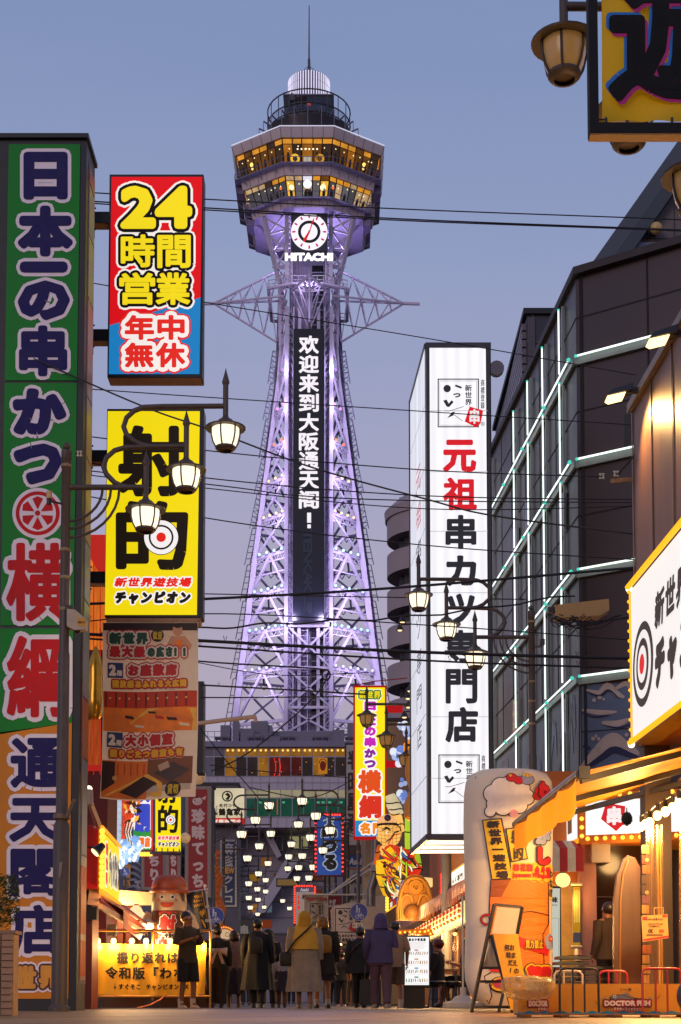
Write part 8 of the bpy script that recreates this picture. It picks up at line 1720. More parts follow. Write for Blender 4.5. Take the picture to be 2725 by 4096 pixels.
 sh.text('ペットボトルを狙うべし!', (2576, 3672, 2656, 3682), ink, 2, .7); sh.text('たおしたペットボトルより', (2594, 3692, 2652, 3700), ink, 2, .3); sh.text('下の景品選べます!', (2594, 3701, 2644, 3709), ink, 2, .3); sh.glyph('OK', (2592, 3716, 2612, 3732), ink, 2, 1.5); sh.glyph('DX', (2636, 3718, 2656, 3730), rd, 2, 1); sh.rect(2585, 3738, 2650, 3742, ink, 2)
 o = solo('hanging_placard', sh.mb, 'yellow game rule placard hung on a wire hook at the near right shop', 'placard', smooth=False); b = MB(pt('c8a060')); b.tube([P(2617, 3660, 14.58), P(2617, 3632, 14.58), P(2653, 3630, 14.58), P(2653, 3658, 14.58)], .005, 5); obj('hook', b, o)
near_shop()
def street_clutter():
 # upright wooden board
 Y = 15.8; b = MB(mat('varnished_board', '4e2c10', .35, noise=.2, scale=3, stretch=(6, 6, .6))); pts = [(2456, 4040), (2458, 3600), (2470, 3500), (2492, 3440), (2512, 3420), (2540, 3430), (2562, 3470), (2566, 4040)]; b.prism([P(x, y, Y) for x, y in pts], (0, .1, 0)); b.use(pt('8a5a24', .35)); b.tube([P(x, y, Y - .01) for x, y in ((2480, 4030), (2482, 3600), (2492, 3500), (2512, 3440))], .012, 6); solo('wooden_board', b, 'tall pointed varnished wooden board standing at the near right shop', 'board', smooth=False)
 # stacked slate coloured mats
 rnd = random.Random(14)
 pr = None; lm = mat('dark_mat_vinyl', '1e1a1a', .4, noise=.15, scale=4)
 for sct, (px, n, Y, nm) in enumerate(((2290, 10, 17.0, 'left'), (2395, 8, 16.6, 'right'))):
  c0 = GX(px, Y)
  for k in range(n):
   c = c0 + V2(rnd.uniform(-.025, .025), rnd.uniform(-.03, .03), .06 + k * .062); lb = ('black folded mat in the taller left stack behind the fish foot bath' if sct == 0 else 'black folded mat in the shorter right stack behind the fish foot bath')
   if pr is None:
    b = MB(lm); b.grid(lambda i, j: c + V2((i - .5) * .38, (j - .5) * .3, .02 * math.cos((i - .5) * 3) + .012), 8, 4); b.grid(lambda i, j: c + V2((i - .5) * .38, (j - .5) * .3, .02 * math.cos((i - .5) * 3) - .018), 8, 4); b.box(c.x - .19, c.x + .19, c.y - .15, c.y + .15, c.z - .014, c.z + .018)
    pr = solo('floor_mat', b, lb, 'mat', 'black mats stacked beside the shop'); m0 = c
   else: o = pr.copy(); COL.objects.link(o); o.location = c - m0; o['label'] = lb; o.rotation_euler = (0, 0, 0)
 # sandwich board
 Y = 16.4; t = thing('sandwich_board', 'black framed A board sign with a blank top sheet leaning before the tall inflatable', 'sign board', GX(1970, Y)); b = MB(mat('black_board_frame', '1a1210', .4)); top = P(2028, 3620, Y); 
 b.bar(GX(1886, Y) , P(1978, 3618, Y + .1), .04, .03); b.bar(GX(2052, Y - .1), P(1966, 3740, Y + .05), .04, .03); b.bar(P(1978, 3618, Y + .1), P(2088, 3628, Y + .1), .04, .03); b.bar(P(2088, 3628, Y + .1), P(2068, 3735, Y + .06), .04, .03)
 b.bar(GX(1995, Y + .3), P(2040, 3860, Y + .25), .03); 
 for y0, x0, x1 in ((3872, 1928, 2000), (3926, 1912, 2016), (4028, 1892, 2046)): b.bar(P(x0, y0, Y), P(x1, y0, Y), .03)
 obj('frame', b, t, smooth=False); b = MB(mat('board_paper', 'c8b89c', .6, noise=.06)); b.add([P(1990, 3626, Y + .09), P(2082, 3632, Y + .09), P(2062, 3738, Y + .05), P(1968, 3734, Y + .05)], [(0, 1, 2, 3)]); b.use(pt('8a8478', .3)); b.add([P(1968, 3742, Y + .06), P(1999, 3870, Y + .06), P(1932, 3868, Y + .06)], [(0, 1, 2)]); obj('sheet', b, t, smooth=False)
 Y = 15.9; t = thing('paper_poster', 'yellow paper poster with two columns of black writing leaning on the A board', 'poster', GX(2050, Y)); 
 def fn(u, v): return P(u, v, Y + .02 * math.sin(u / 30.0) + .03 * math.sin(v / 80.0))
 b = MB(pt('d89a1c', .6)); b.grid(lambda i, j: fn(lerp(1973 + j * 70, 2072 + j * 45, i), lerp(3736, 4040, j)), 8, 16); obj('paper', b, t); sh = Sheet(fn, (0, -1, 0), .01); ink = pt('3a1c0c')
 for i, ch in enumerate('おまえの足'): sh.glyph(ch, (2036 + i * 6, 3776 + i * 31, 2060 + i * 6, 3804 + i * 31), ink, 1, 1.2, fit=False)
 for i, ch in enumerate('何味だ?'): sh.glyph(ch, (2017 + i * 7, 3776 + i * 30, 2038 + i * 7, 3804 + i * 30), ink, 1, 1.2, fit=False)
 obj('lettering', sh.mb, t, smooth=False)
 b = MB(BLACK); Y = 16.35; b.tube([P(x, y, Y - .03) for x, y in ((1965, 3890), (1938, 3905), (1944, 3935), (1972, 3925), (1962, 3955), (1968, 3985), (1955, 4015), (1948, 4000))], .007, 5); solo('power_cord', b, 'black power cord dangling inside the A board frame', 'cord')
 # fish foot bath: long printed trough on pallets
 Y = 11.6; t = thing('foot_bath', 'long yellow foot bath trough printed with a grey fish and wave pattern', 'foot bath', GX(2450, Y)); yel = mat('yellow_trough_board', 'c8861e', .5, noise=.1, scale=4); b = MB(yel); a, c = GX(2195, Y), GX(2900, Y); z0, z1 = P(2400, 4062, Y).z, P(2400, 3938, Y).z
 z0 = max(z0, .02); b.box(a.x, c.x, Y, Y + .55, z0, z1); b.use(pt('a87a2a')); b.box(a.x + .02, c.x, Y + .03, Y + .52, z1, z1 + .006); obj('trough', b, t, smooth=False)
 def art(sh, x, s=1.0):
  X = lambda u: x + u * s
  wave = [(X(-145), 4055)] + [(X(-145 + k * 8), 4048 + 4 * math.sin(k * .8)) for k in range(37)] + [(X(145), 4062), (X(-145), 4062)]
  gry, ink, red = pt('6a6a6e', .5), pt('3a1a14', .5), pt('a81c24', .5)
  sh.poly([(X(-72), 3990), (X(-55), 3978), (X(-20), 3978), (X(30), 3990), (X(52), 3994), (X(66), 3986), (X(60), 4000), (X(30), 4004), (X(-30), 4006), (X(-66), 4000)], ink, 1); sh.poly([(X(-68), 3990), (X(-53), 3981), (X(-20), 3981), (X(28), 3993), (X(28), 4000), (X(-30), 4003), (X(-62), 3997)], gry, 2); sh.disc(X(-50), 3986, 7 * s, pt('d8ccb8'), 3, 14); sh.disc(X(-50), 3986, 4 * s, gry, 4, 12); sh.poly([(X(-30), 3978), (X(0), 3972), (X(20), 3984)], gry, 2)
  for u, v in ((-105, 3994), (-98, 3990), (84, 3992), (92, 3988), (100, 3994)): sh.poly([(X(u), v), (X(u + 9), v - 3), (X(u + 5), v + 4)], pt('3a8aa0'), 2)
  sh.glyph('DOCTOR FISH', (X(-92), 4002, X(92), 4024), pt('d8c8b8', .5), 3, 1.8, [(ink, 7), (red, 4)]); sh.text('ドクターフィッシュ', (X(-55), 4028, X(45), 4044), pt('d8c0a8', .5), 3, .8, [(red, 3)])
  sh.line([(X(112), 4000), (X(124), 3992), (X(132), 3980)], 2, ink, 2); sh.line([(X(-112), 4020), (X(-124), 4012), (X(-128), 4004)], 2, ink, 2)
 sh = pixsheet(Y); bl = pt('2a7a98', .5)
 for k in range(88): x = 2196 + k * 8; sh.poly([(x, 4047 + 4 * math.sin(k * .8)), (x + 8, 4047 + 4 * math.sin((k + 1) * .8)), (x + 8, 4060), (x, 4060)], bl, 1)
 art(sh, 2508); sh.ring(2484, 3958, 2.5, 4, pt('3a1a14'), 2); sh.text('チャンピオン', (2492, 3954, 2510, 3962), pt('3a1a14'), 2, .3); sh.glyph('DX', (2512, 3953, 2526, 3963), pt('3a1a14'), 2, .8, italic=.2); sh.rect(2620, 3940, 2622, 4060, pt('8a5a1c'), 1)
 obj('printed_artwork', sh.mb, t, smooth=False)
 for px, m, lb, yz in ((2318, BLACK, 'black hooped grab rail over the foot bath', 11.45), (2455, pt('a81c1c', .4), 'red hooped grab rail behind the foot bath', 12.2), (2650, pt('a81c1c', .4), 'red hooped grab rail at the edge in front of the foot bath', 11.45), (2275, pt('b0a090', .4), 'cream hooped grab rail behind the foot bath near the trash bag', 12.2)):
  w = 78 if px in (2318, 2650) else 56; zt_ = P(px, 3874 if w == 78 else 3884, yz).z; zb_ = .04 if w == 78 else .2; b = MB(m); pa, pb = GX(px - w, yz), GX(px + w, yz)
  for dy in (0,):
   b.tube([V2(pa.x, yz, zb_), V2(pa.x, yz, zt_ - .03), V2(pa.x + .02, yz, zt_ - .006), V2(pa.x + .05, yz, zt_), V2(pb.x - .05, yz, zt_), V2(pb.x - .02, yz, zt_ - .006), V2(pb.x, yz, zt_ - .03), V2(pb.x, yz, zb_)], .0095, 8)
  for q in (.34, .64): x = lerp(pa.x, pb.x, q); b.tube([V2(x, yz, zb_), V2(x, yz, zt_)], .008, 8)
  solo('grab_rail', b, lb, 'grab rail')
 t = thing('small_printed_box', 'small yellow printed box beside the foot bath under the trash bag', 'box', GX(2130, 11.4)); b = MB(yel); a, c = GX(2072, 11.4), GX(2192, 11.4); b.box(a.x, c.x, 11.4, 11.7, .03, P(2130, 3960, 11.4).z); obj('box_body', b, t, smooth=False); sh = pixsheet(11.4)
 for k in range(15): x = 2072 + k * 8; sh.poly([(x, 4047 + 4 * math.sin(k * .8)), (x + 8, 4047 + 4 * math.sin((k + 1) * .8)), (x + 8, 4058), (x, 4058)], bl, 1)
 sh.glyph('DOCTOR', (2114, 4002, 2190, 4026), pt('d8c8b8', .5), 3, 1.8, [(pt('3a1a14', .5), 7), (pt('a81c24', .5), 4)]); sh.text('ドクター', (2150, 4029, 2192, 4043), pt('d8c0a8', .5), 3, .8, [(pt('a81c24', .5), 3)]); obj('printed_artwork', sh.mb, t, smooth=False)
 # clear bag
 t = mat('clear_bag_film', 'c8a46a', .2, alpha=.5, noise=.1); b = MB(t); c = P(2112, 3945, 11.2); rnd = random.Random(5); rings = []
 for zf, r in ((-.085, .09), (-.075, .15), (-.04, .19), (0, .2), (.03, .2), (.052, .17), (.062, .12), (.066, .04)):
  rings.append([c + V2(math.cos(k * math.pi / 16) * r * (1.0 + rnd.uniform(-.09, .09)), math.sin(k * math.pi / 16) * r * .6 * (1 + rnd.uniform(-.1, .1)), zf * 1.15 + rnd.uniform(-.009, .009)) for k in range(32)])
 b.loft(rings); solo('clear_plastic_bag', b, 'crumpled clear plastic bag over the small printed box', 'bag')
 pw = mat('pallet_wood', '8a5a2c', .7, noise=.25, scale=8, stretch=(1, 8, 8))
 for i, (x0, x1, y, lb) in enumerate(((2085, 2440, 11.3, 'wooden pallet slats under the left part of the foot bath'), (2450, 2800, 11.35, 'wooden pallet slats under the right part of the foot bath'))):
  b = MB(pw); a, c = GX(x0, y), GX(x1, y); b.box(a.x, c.x, y, y + .06, .02, .03); b.box(a.x, c.x, y + .4, y + .46, .02, .03)
  for k in range(3): x = lerp(a.x + .02, c.x - .08, k / 2); b.box(x, x + .06, y + .005, y + .45, 0, .019)
  solo('pallet', b, lb, 'pallet', smooth=False)
 b = MB(mat('grey_round_case', '3a3a40', .35)); c = P(2752, 3985, 11); b.ball(c, .085, 12, 10, 1.4); solo('grey_round_case', b, 'grey rounded case cut off by the right edge at the foot bath', 'case')
 # wall-mounted devices on lamp posts
 Y = 17.9; t = thing('security_camera', 'beige security camera box with a dome and yellow label on the nearest lamp post', 'camera', P(305, 2490, Y)); b = MB(pt('a89a84', .4)); b.prism([P(x, y, Y) for x, y in ((268, 2435), (300, 2438), (344, 2475), (344, 2515), (300, 2520), (268, 2505))], (0, .14, 0)); b.use(DARK); b.box(P(262, 2470, Y).x, P(290, 2470, Y).x, Y + .02, Y + .1, P(262, 2500, Y).z, P(262, 2420, Y).z); b.use(pt('c8962a')); b.prism([P(x, y, Y - .006) for x, y in ((311, 2466), (342, 2478), (342, 2506), (311, 2500))], (0, .005, 0)); b.use(mat('dome_glass', '2a2620', .1)); b.ball(P(309, 2520, Y + .07), .045, 10, 8); obj('housing', b, t, smooth=False)
 sh = pixsheet(Y - .006); sh.text('防犯カメラ', (313, 2484, 340, 2494), pt('6a3a14'), 1, .5); obj('lettering', sh.mb, t, smooth=False)
 b = MB(pt('c8a468', .4)); p = P(197, 1985, 17.85); b.tube([p + V2(0, 0, -.03), p + V2(0, 0, .06)], .035, 10); b.use(DARK); b.tube([p + V2(0, 0, -.1), p + V2(0, 0, -.03)], .03, 10); b.bar(p + V2(0, 0, -.06), p + V2(.14, .1, -.06), .02); solo('photo_sensor', b, 'small amber topped light sensor on the nearest lamp post', 'sensor')
 for i, (px, py, Y, lb) in enumerate(((318, 1815, 17.9, 'white porcelain insulators beside the top of the nearest lamp post'), (2408, 1905, 25, 'white porcelain insulators before the neon building'), (2465, 1895, 25, 'pair of insulators on the rusty bracket of the brown wall'))):
  b = MB(pt('c8bca8', .3)); c = P(px, py, Y); s = MPP(Y) * 5
  for dx in (-1.2, 1.2): b.lathe([(s * 1.1, -s * 2.2), (s * 1.2, -s * 1.2), (s * .6, -s * .8), (s * .6, s * .8), (s * 1.2, s * 1.2), (s * 1.1, s * 2.2)], c + V2(dx * s, 0, 0), 10)
  b.use(DARK); b.bar(c - V2(s * 4, 0, 0), c + V2(s * 4, 0, 0), s * .5); solo('insulator', b, lb, 'insulator')
 b = MB(mat('rusty_bracket', '8a6a44', .7, noise=.3, scale=10)); a, c = P(2445, 1925, 17.6), P(2546, 1915, 17.4); b.bar(a, c, .03, .05); solo('wire_bracket', b, 'rusty steel wire bracket sticking out of the brown wall', 'bracket', smooth=False)
 Y = 24.0; b = MB(mat('ochre_junction_box', 'a8854e', .5, noise=.1)); b.prism([P(x, y, Y) for x, y in ((2220, 2420), (2436, 2395), (2438, 2440), (2400, 2462), (2225, 2472))], (0, .3, 0)); b.use(DARK); b.box(P(2195, 2436, Y).x, P(2222, 2436, Y).x, Y + .05, Y + .2, P(2200, 2446, Y).z, P(2200, 2424, Y).z); rnd = random.Random(44)
 for k in range(16):
  x0, x1 = rnd.uniform(2180, 2300), rnd.uniform(2300, 2500); y0 = rnd.uniform(2455, 2480); b.tube([P(lerp(x0, x1, q / 8), y0 + 50 * math.sin(q / 8 * math.pi) * rnd.uniform(.4, 1.0), Y + rnd.uniform(-.1, .1)) for q in range(9)], .008, 4)
 solo('cable_box', b, 'long ochre cable junction box with a tangle of black wires on the right', 'junction box')
 Y = 25.5; b = MB(pt('3a3a3e')); c = P(2170, 2575, Y); b.bar(c + V2(-.15, 0, -.05), c + V2(0, 0, -.05), .03); b.box(c.x - .04, c.x + .04, Y - .04, Y + .08, c.z - .02, c.z + .08); solo('pole_camera', b, 'small grey camera on the right lamp post before the neon building', 'camera', smooth=False)
street_clutter()
# ================================================================== overhead cables
def cables():
 D = [  # pts in photograph pixels, radius (m), description
  ([(0, 749), (900, 801), (1700, 840), (2725, 879)], .010, 'uppermost thin cable crossing the sky below the observation deck'),
  ([(0, 784), (900, 836), (1700, 880), (2725, 920)], .011, 'second cable from the top crossing just above the clock'),
  ([(0, 792), (900, 844), (1700, 886), (2725, 924)], .010, 'third cable from the top running close below its twin'),
  ([(0, 1068), (820, 1209), (1700, 1352), (2545, 1500)], .008, 'thin slanting cable passing the waist star of the tower'),
  ([(0, 1375), (560, 1620), (850, 1722), (1250, 1870), (1700, 1995), (1976, 2063), (2545, 2137)], .011, 'brown slanting cable passing the middle of the black screen'),
  ([(0, 1530), (551, 1570), (800, 1587), (1700, 1646), (2540, 1700)], .008, 'thin cable crossing the upper characters of the black screen'),
  ([(14, 1704), (900, 1810), (1700, 1880), (2405, 1907)], .009, 'cable ending at the porcelain insulators on the right'),
  ([(11, 1807), (900, 1920), (1700, 1983), (2545, 1998)], .009, 'cable crossing above the lower characters of the black screen'),
  ([(11, 1844), (900, 1945), (1200, 1983), (1700, 2003), (2545, 2010)], .009, 'cable merging with its neighbour before the black screen'),
  ([(9, 1860), (800, 1950), (1700, 2035), (2545, 2024)], .008, 'sagging thin cable just below the merging pair'),
  ([(9, 1919), (900, 2084), (1700, 2181), (2545, 2239)], .009, 'cable crossing the faint letters of the black screen'),
  ([(0, 2430), (900, 2392), (1598, 2350), (2545, 2270)], .020, 'thick black cable rising to the right across the lower screen'),
  ([(800, 2375), (1604, 2390), (2300, 2400)], .009, 'thin level cable just above the thick rising one'),
  ([(0, 2520), (800, 2455), (1700, 2500), (2523, 2560)], .009, 'thin cable with small spacer ties above the main bundle'),
  ([(0, 2539), (500, 2530), (900, 2508), (1144, 2493), (1700, 2461), (2300, 2380)], .013, 'wavy twisted cable rising toward the ochre junction box'),
  ([(0, 2516), (900, 2568), (1700, 2609), (2523, 2634)], .024, 'thickest black cable bundle crossing the tower foot'),
  ([(0, 2530), (800, 2585), (1700, 2642), (2523, 2673)], .015, 'second thick cable under the thickest bundle'),
  ([(420, 2600), (800, 2645), (1259, 2674), (1316, 2690)], .013, 'dark cable ending in a loop beside the tower column'),
  ([(790, 2650), (1100, 2700), (1476, 2690)], .007, 'fine wire below the looped cable'),
  ([(800, 2740), (1100, 2756), (1470, 2778)], .013, 'dark cable running into the yellow vertical sign'),
  ([(800, 2790), (1000, 2790), (1420, 2786)], .010, 'twisted cable just above the roof of the base building'),
  ([(1316, 2682), (1280, 2760), (1160, 2880), (980, 3020), (846, 3084)], .012, 'black cable slanting down from the loop to the left'),
  ([(800, 2912), (920, 3060), (1080, 3243)], .008, 'thin cable slanting down across the lit base windows'),
  ([(840, 3060), (1100, 3090), (1390, 3110)], .008, 'thin cable across the bottom of the lit base windows'),
  ([(1000, 3150), (1240, 3190), (1420, 3115)], .008, 'sagging wire above the lantern rows'),
  ([(2470, 1900), (2560, 1790), (2725, 1540)], .008, 'thin service wire climbing across the brown wall'),
  ([(440, 2690), (420, 2890), (800, 2870), (1030, 2868)], .0001, ''),
 ]
 for i, (pts, r, lb) in enumerate(D):
  if not lb: continue
  Y0, Y1 = (20.0, 22.0)
  if pts[0][0] > 300: Y0, Y1 = 34.0, 36.0
  if i == 25: Y0, Y1 = 17.3, 15.4
  if i == 4: Y0, Y1 = 19.6, 17.6
  if pts[0][0] > 300: r *= 1.55
  if pts[0][0] <= 14: k = (pts[1][1] - pts[0][1]) / (pts[1][0] - pts[0][0]); pts = [(-900, pts[0][1] - k * (900 + pts[0][0]))] + pts
  if pts[-1][0] == 2725: pts = pts + [(3500, pts[-1][1] + 40)]
  # smooth (Catmull-Rom) through the measured points, with a little sag
  out = []; n = len(pts); x0, x1 = pts[0][0], pts[-1][0]
  for k in range(n - 1):
   p0, p1, p2, p3 = pts[max(k - 1, 0)], pts[k], pts[k + 1], pts[min(k + 2, n - 1)]
   for q in range(9 if k < n - 2 else 10):
    t = q / 9; f = lambda a: .5 * (2 * p1[a] + (p2[a] - p0[a]) * t + (2 * p0[a] - 5 * p1[a] + 4 * p2[a] - p3[a]) * t * t + (3 * p1[a] - p0[a] - 3 * p2[a] + p3[a]) * t ** 3)
    x, y = f(0), f(1); 
    if i == 14: y += 6 * math.sin(x / 45)
    out.append(P(x, y, lerp(Y0, Y1, abs(x - x0) / (abs(x1 - x0) or 1))))
  b = MB(mat('cable_black', '15131a', .6)); b.tube(out, r, 6)
  if i in (13, 15, 16, 19):
   for k in range(3, len(out) - 2, 5): b.tube([out[k] + V2(-.02, 0, .09), out[k] + V2(0, 0, .0), out[k] + V2(.03, 0, .08)], .006, 4)
  if i == 17: c = P(1305, 2700, 35.8); b.tube([c + V2(.1 * math.cos(k * .42), 0, .13 * math.sin(k * .42)) for k in range(16)], .02, 6)
  solo('overhead_cable', b, lb, 'cable', 'overhead cables across the street')
 Y = 40; b = MB(mat('pale_pipe', 'b89a84', .5)); b.tube([P(785, 2895, Y), P(900, 2880, Y), P(1025, 2866, Y)], .06, 10); b.tube([P(1020, 2866, Y), P(1024, 2888, Y)], .05, 8); solo('pale_pipe_arm', b, 'pale horizontal pipe arm reaching out beside the cloth banner', 'pipe')
 b = MB(mat('red_wire', 'a82420', .5)); b.tube([P(1416, 2742, 50), P(1500, 2725, 50), P(1630, 2712, 50)], .02, 5); solo('red_wire', b, 'red wire holding the top of the bright yellow sign', 'wire')
 for i, (px, py) in enumerate(((1610, 2480), (1600, 2512), (1640, 2755), (1632, 2785), (1634, 2820), (1618, 2860))):
  Y = 44; c = P(px, py, Y); s = MPP(Y); b = MB(DARK); b.lathe([(16 * s, -10 * s), (10 * s, 6 * s), (4 * s, 16 * s)], c, 12); b.bar(c + V2(0, 0, .1), c + V2(.3, .2, .16), .03); b.use(em('ffd8a0', 1.6)); b.ball(c + V2(0, -.02, -8 * s), 11 * s, 10, 6, .6)
  solo('arm_spotlight', b, ['highest small spotlight left of the white sign', 'second highest small spotlight left of the white sign', 'third spotlight left of the white sign above the red bar', 'fourth spotlight left of the white sign above the red bar', 'fifth spotlight left of the white sign at the red bar', 'lowest tilted spotlight left of the white sign under the red bar'][i], 'spotlight', 'spotlights beside the white sign')
cables()
# ================================================================== people (all stand on the road, most face the tower)
def person(label, px, Y, H, rz=0.0, skin='8a5a3c', hair='14100e', hairs='short', top='201c1c', sleeve=.5, bottom='trousers', bcol='15131a', shoe='1a1614', sock=None, arms='down', hem=.47, topw=1.0, stride=.05, wide=1.0, coat=None, loc=None, seat=False):
 g = GX(px, Y) if loc is None else Vector(loc); t = thing('person', label, 'person', g)
 sk = mat('skin_' + skin, skin, .5, noise=.06)
 s = stride; V = []
 def pv(*a): return Vector(a)
 hips = [pv(-.05, 0, .505), pv(.05, 0, .505)]
 if seat: knees = [pv(-.065, .24, .49), pv(.065, .26, .47)]; ank = [pv(-.07, .2, .235), pv(.07, .3, .235)]
 else: knees = [pv(-.055, .02 + s * .5, .285), pv(.055, .02 - s * .5, .285)]; ank = [pv(-.055, s, .045), pv(.055, -s * 1.1, .045)]
 sh = [pv(-.108, 0, .812), pv(.108, 0, .812)]
 if arms == 'phone': elb = [pv(-.145, .02, .66), pv(.145, .02, .66)]; wr = [pv(-.07, .17, .70), pv(.07, .17, .71)]
 elif arms == 'bag': elb = [pv(-.15, -.01, .65), pv(.15, .0, .66)]; wr = [pv(-.14, .06, .53), pv(.06, .12, .70)]
 elif arms == 'up': elb = [pv(-.15, .03, .67), pv(.17, .1, .75)]; wr = [pv(-.15, .1, .56), pv(.1, .18, .86)]
 else: elb = [pv(-.145, -.02, .65), pv(.145, -.01, .65)]; wr = [pv(-.15, .03, .505), pv(.15, .035, .505)]
 vs, rs, es = [], [], []
 def chain(pts, rad, start=None):
  prev = start
  for p, r in zip(pts, rad):
   vs.append(p); rs.append(r if isinstance(r, tuple) else (r, r)); i = len(vs) - 1
   if prev is not None: es.append((prev, i))
   prev = i
  return prev
 roots = [0]
 chest = None
 chain([pv(0, 0, .53)], [(.085, .06)]); b1 = chain([pv(0, 0, .62), pv(0, 0, .72)], [(.078, .055), (.095, .062)], 0); nk = chain([pv(0, 0, .80), pv(0, .0, .845)], [(.06, .045), (.032, .034)], b1)
 hd = chain([pv(0, .008, .885), pv(0, .005, .925), pv(0, .0, .962)], [(.042, .05), (.05, .058), (.042, .05)], nk)
 chain([pv(0, .062, .912)], [.008], hd - 1); chain([pv(0, .045, .882)], [.016], hd - 2)
 for q in (-1, 1): chain([pv(q * .052, 0, .918)], [(.006, .012)], hd - 1)
 for i, q in enumerate((-1, 1)):
  chain([hips[i], knees[i], ank[i], ank[i] + pv(0, .06, -.022)], [.058, .036, .024, .02], 0)
  a = chain([sh[i], elb[i], wr[i]], [.036, .026, .017], nk - 1)
  d = (wr[i] - elb[i]).normalized(); side = pv(q * .3, .8, -.2).cross(d); side = (d.cross(pv(q, .2, .1))).normalized()
  palm = wr[i] + d * .03; chain([palm], [(.018, .012)], a)
  for k in range(4):       # four fingers of unequal length and a thumb, slightly curled
   o = palm + side * ((k - 1.5) * .009) + d * .004; ln = (.036, .042, .040, .032)[k]; cu = pv(-q * .010, .006, 0)
   roots.append(len(vs)); chain([o, o + d * ln * .5 + cu * .3, o + d * ln + cu * 1.2], [.0055, .005, .004])
  roots.append(len(vs)); o = wr[i] + d * .012 + side * .014; chain([o, o + side * .016 + d * .012, o + side * .02 + d * .028], [.0065, .006, .0045])
 me = bpy.data.meshes.new('body'); me.from_pydata([v * H for v in vs], es, []); me.materials.append(sk)
 o = bpy.data.objects.new('body', me); COL.objects.link(o); o.parent = t
 bm = bmesh.new(); bm.from_mesh(me); bm.verts.layers.skin.verify(); bm.to_mesh(me); bm.free()
 for i, r in enumerate(rs): me.skin_vertices[0].data[i].radius = (r[0] * H, r[1] * H); me.skin_vertices[0].data[i].use_root = i in roots
 md = o.modifiers.new('Skin', 'SKIN'); md.use_smooth_shade = True; sb = o.modifiers.new('Subdivision', 'SUBSURF'); sb.levels = 1; sb.render_levels = 1
 rnd = random.Random(px)
 cloth = lambda h: mat('cloth_' + h, h, .8, noise=.22, scale=5, bump=.25)
 def ell(z, rx, ry, cx=0, cy=0, n=28, fold=0.0, ph=0): return [Vector(((cx + rx * math.cos(2 * math.pi * k / n) * (1 + fold * math.sin(k * 1.8 + ph))) * H, (cy + ry * math.sin(2 * math.pi * k / n) * (1 + fold * math.sin(k * 1.8 + ph))) * H, z * H)) for k in range(n)]
 w = wide * topw
 b = MB(cloth(top)); rings = [ell(hem, .118 * w, .088 * w, fold=.05), ell((hem + .62) / 2, .108 * w, .08 * w, fold=.03, ph=1), ell(.64, .1 * w, .074 * w, fold=.02), ell(.73, .116 * w, .08 * w, fold=.015), ell(.795, .125 * w, .07), ell(.822, .09, .058), ell(.842, .05, .046), ell(.85, .042, .042)]
 b.loft(rings)
 for i in (0, 1):
  pts = [sh[i] + pv((.01, -.01)[i], 0, .0), lerp(sh[i], elb[i], .5), elb[i]] if sleeve <= .5 else [sh[i], lerp(sh[i], elb[i], .5), elb[i], lerp(elb[i], wr[i], .5), lerp(elb[i], wr[i], .97)]
  rr = [.048, .047, .044] if sleeve <= .5 else [.05, .047, .042, .038, .033]
  b.tube([p * H for p in pts], [r * H * (.9 + .1 * w) for r in rr], 12)
 obj('top', b, t, local=True)
 b = MB(cloth(bcol))
 if bottom in ('trousers', 'shorts', 'wide'):
  k_ = {'trousers': 1, 'shorts': 1.12, 'wide': 1.5}[bottom]
  b.loft([ell(.45, .11 * wide, .078, fold=.02), ell(.54, .1 * wide, .074), ell(.6, .092 * wide, .068)])
  for i in (0, 1):
   e = lerp(knees[i], ank[i], .02 if bottom == 'shorts' else .95)
   pts = [hips[i] + pv(0, 0, .0), lerp(hips[i], knees[i], .55), knees[i]] + ([lerp(knees[i], ank[i], .5), e] if bottom != 'shorts' else [e + pv(0, 0, -.005)])
   b.tube([p * H for p in pts], [r * H * k_ for r in ([.066, .058, .048, .043, .042] if bottom != 'shorts' else [.064, .06, .056, .056])], 14)
 else:
  z1 = {'skirt': .3, 'midi': .17, 'long': .1}[bottom]; b.loft([ell(.6, .09 * wide, .068), ell(.5, .115 * wide, .085, fold=.03), ell(lerp(.5, z1, .5), .135 * wide, .105, fold=.06), ell(z1, .15 * wide, .125, fold=.1, ph=.5)])
 obj('trousers' if bottom in ('trousers', 'shorts', 'wide') else 'skirt', b, t, local=True)
 if coat:
  b = MB(cloth(coat[0])); z1 = coat[1]; b.loft([ell(z1, .165 * wide, .13, fold=.11), ell(lerp(z1, .6, .5), .145 * wide, .11, fold=.08, ph=.7), ell(.62, .13 * wide, .095, fold=.03), ell(.74, .135 * wide, .09, fold=.02), ell(.8, .138, .078), ell(.832, .085, .06), ell(.852, .05, .048)])
  for i in (0, 1): b.tube([p * H for p in (sh[i], lerp(sh[i], elb[i], .5), elb[i], lerp(elb[i], wr[i], .6), lerp(elb[i], wr[i], 1.0))], [r * H for r in (.06, .056, .05, .046, .044)], 12)
  obj('coat', b, t, local=True)
 for i in (0, 1):
  b = MB(pt(shoe, .5)); a = ank[i]; zz = a.z - .045
  b.loft([[Vector(((a.x + rx * math.cos(2 * math.pi * k / 16)) * H, (a.y + cy + ry * math.sin(2 * math.pi * k / 16)) * H, (zz + z) * H)) for k in range(16)] for z, rx, ry, cy in ((0, .028, .07, .032), (.008, .03, .073, .032), (.022, .027, .064, .026), (.034, .025, .04, .006), (.045, .024, .03, 0))])
  if sock: b.use(pt(sock, .8)); b.tube([(a + pv(0, 0, -.01)) * H, (a + pv(0, -.005, .055)) * H], [.028 * H, .03 * H], 12)
  obj('shoe', b, t, local=True)
 b = MB(mat('hair_' + hair, hair, .4, noise=.3, scale=30)); hz = .935
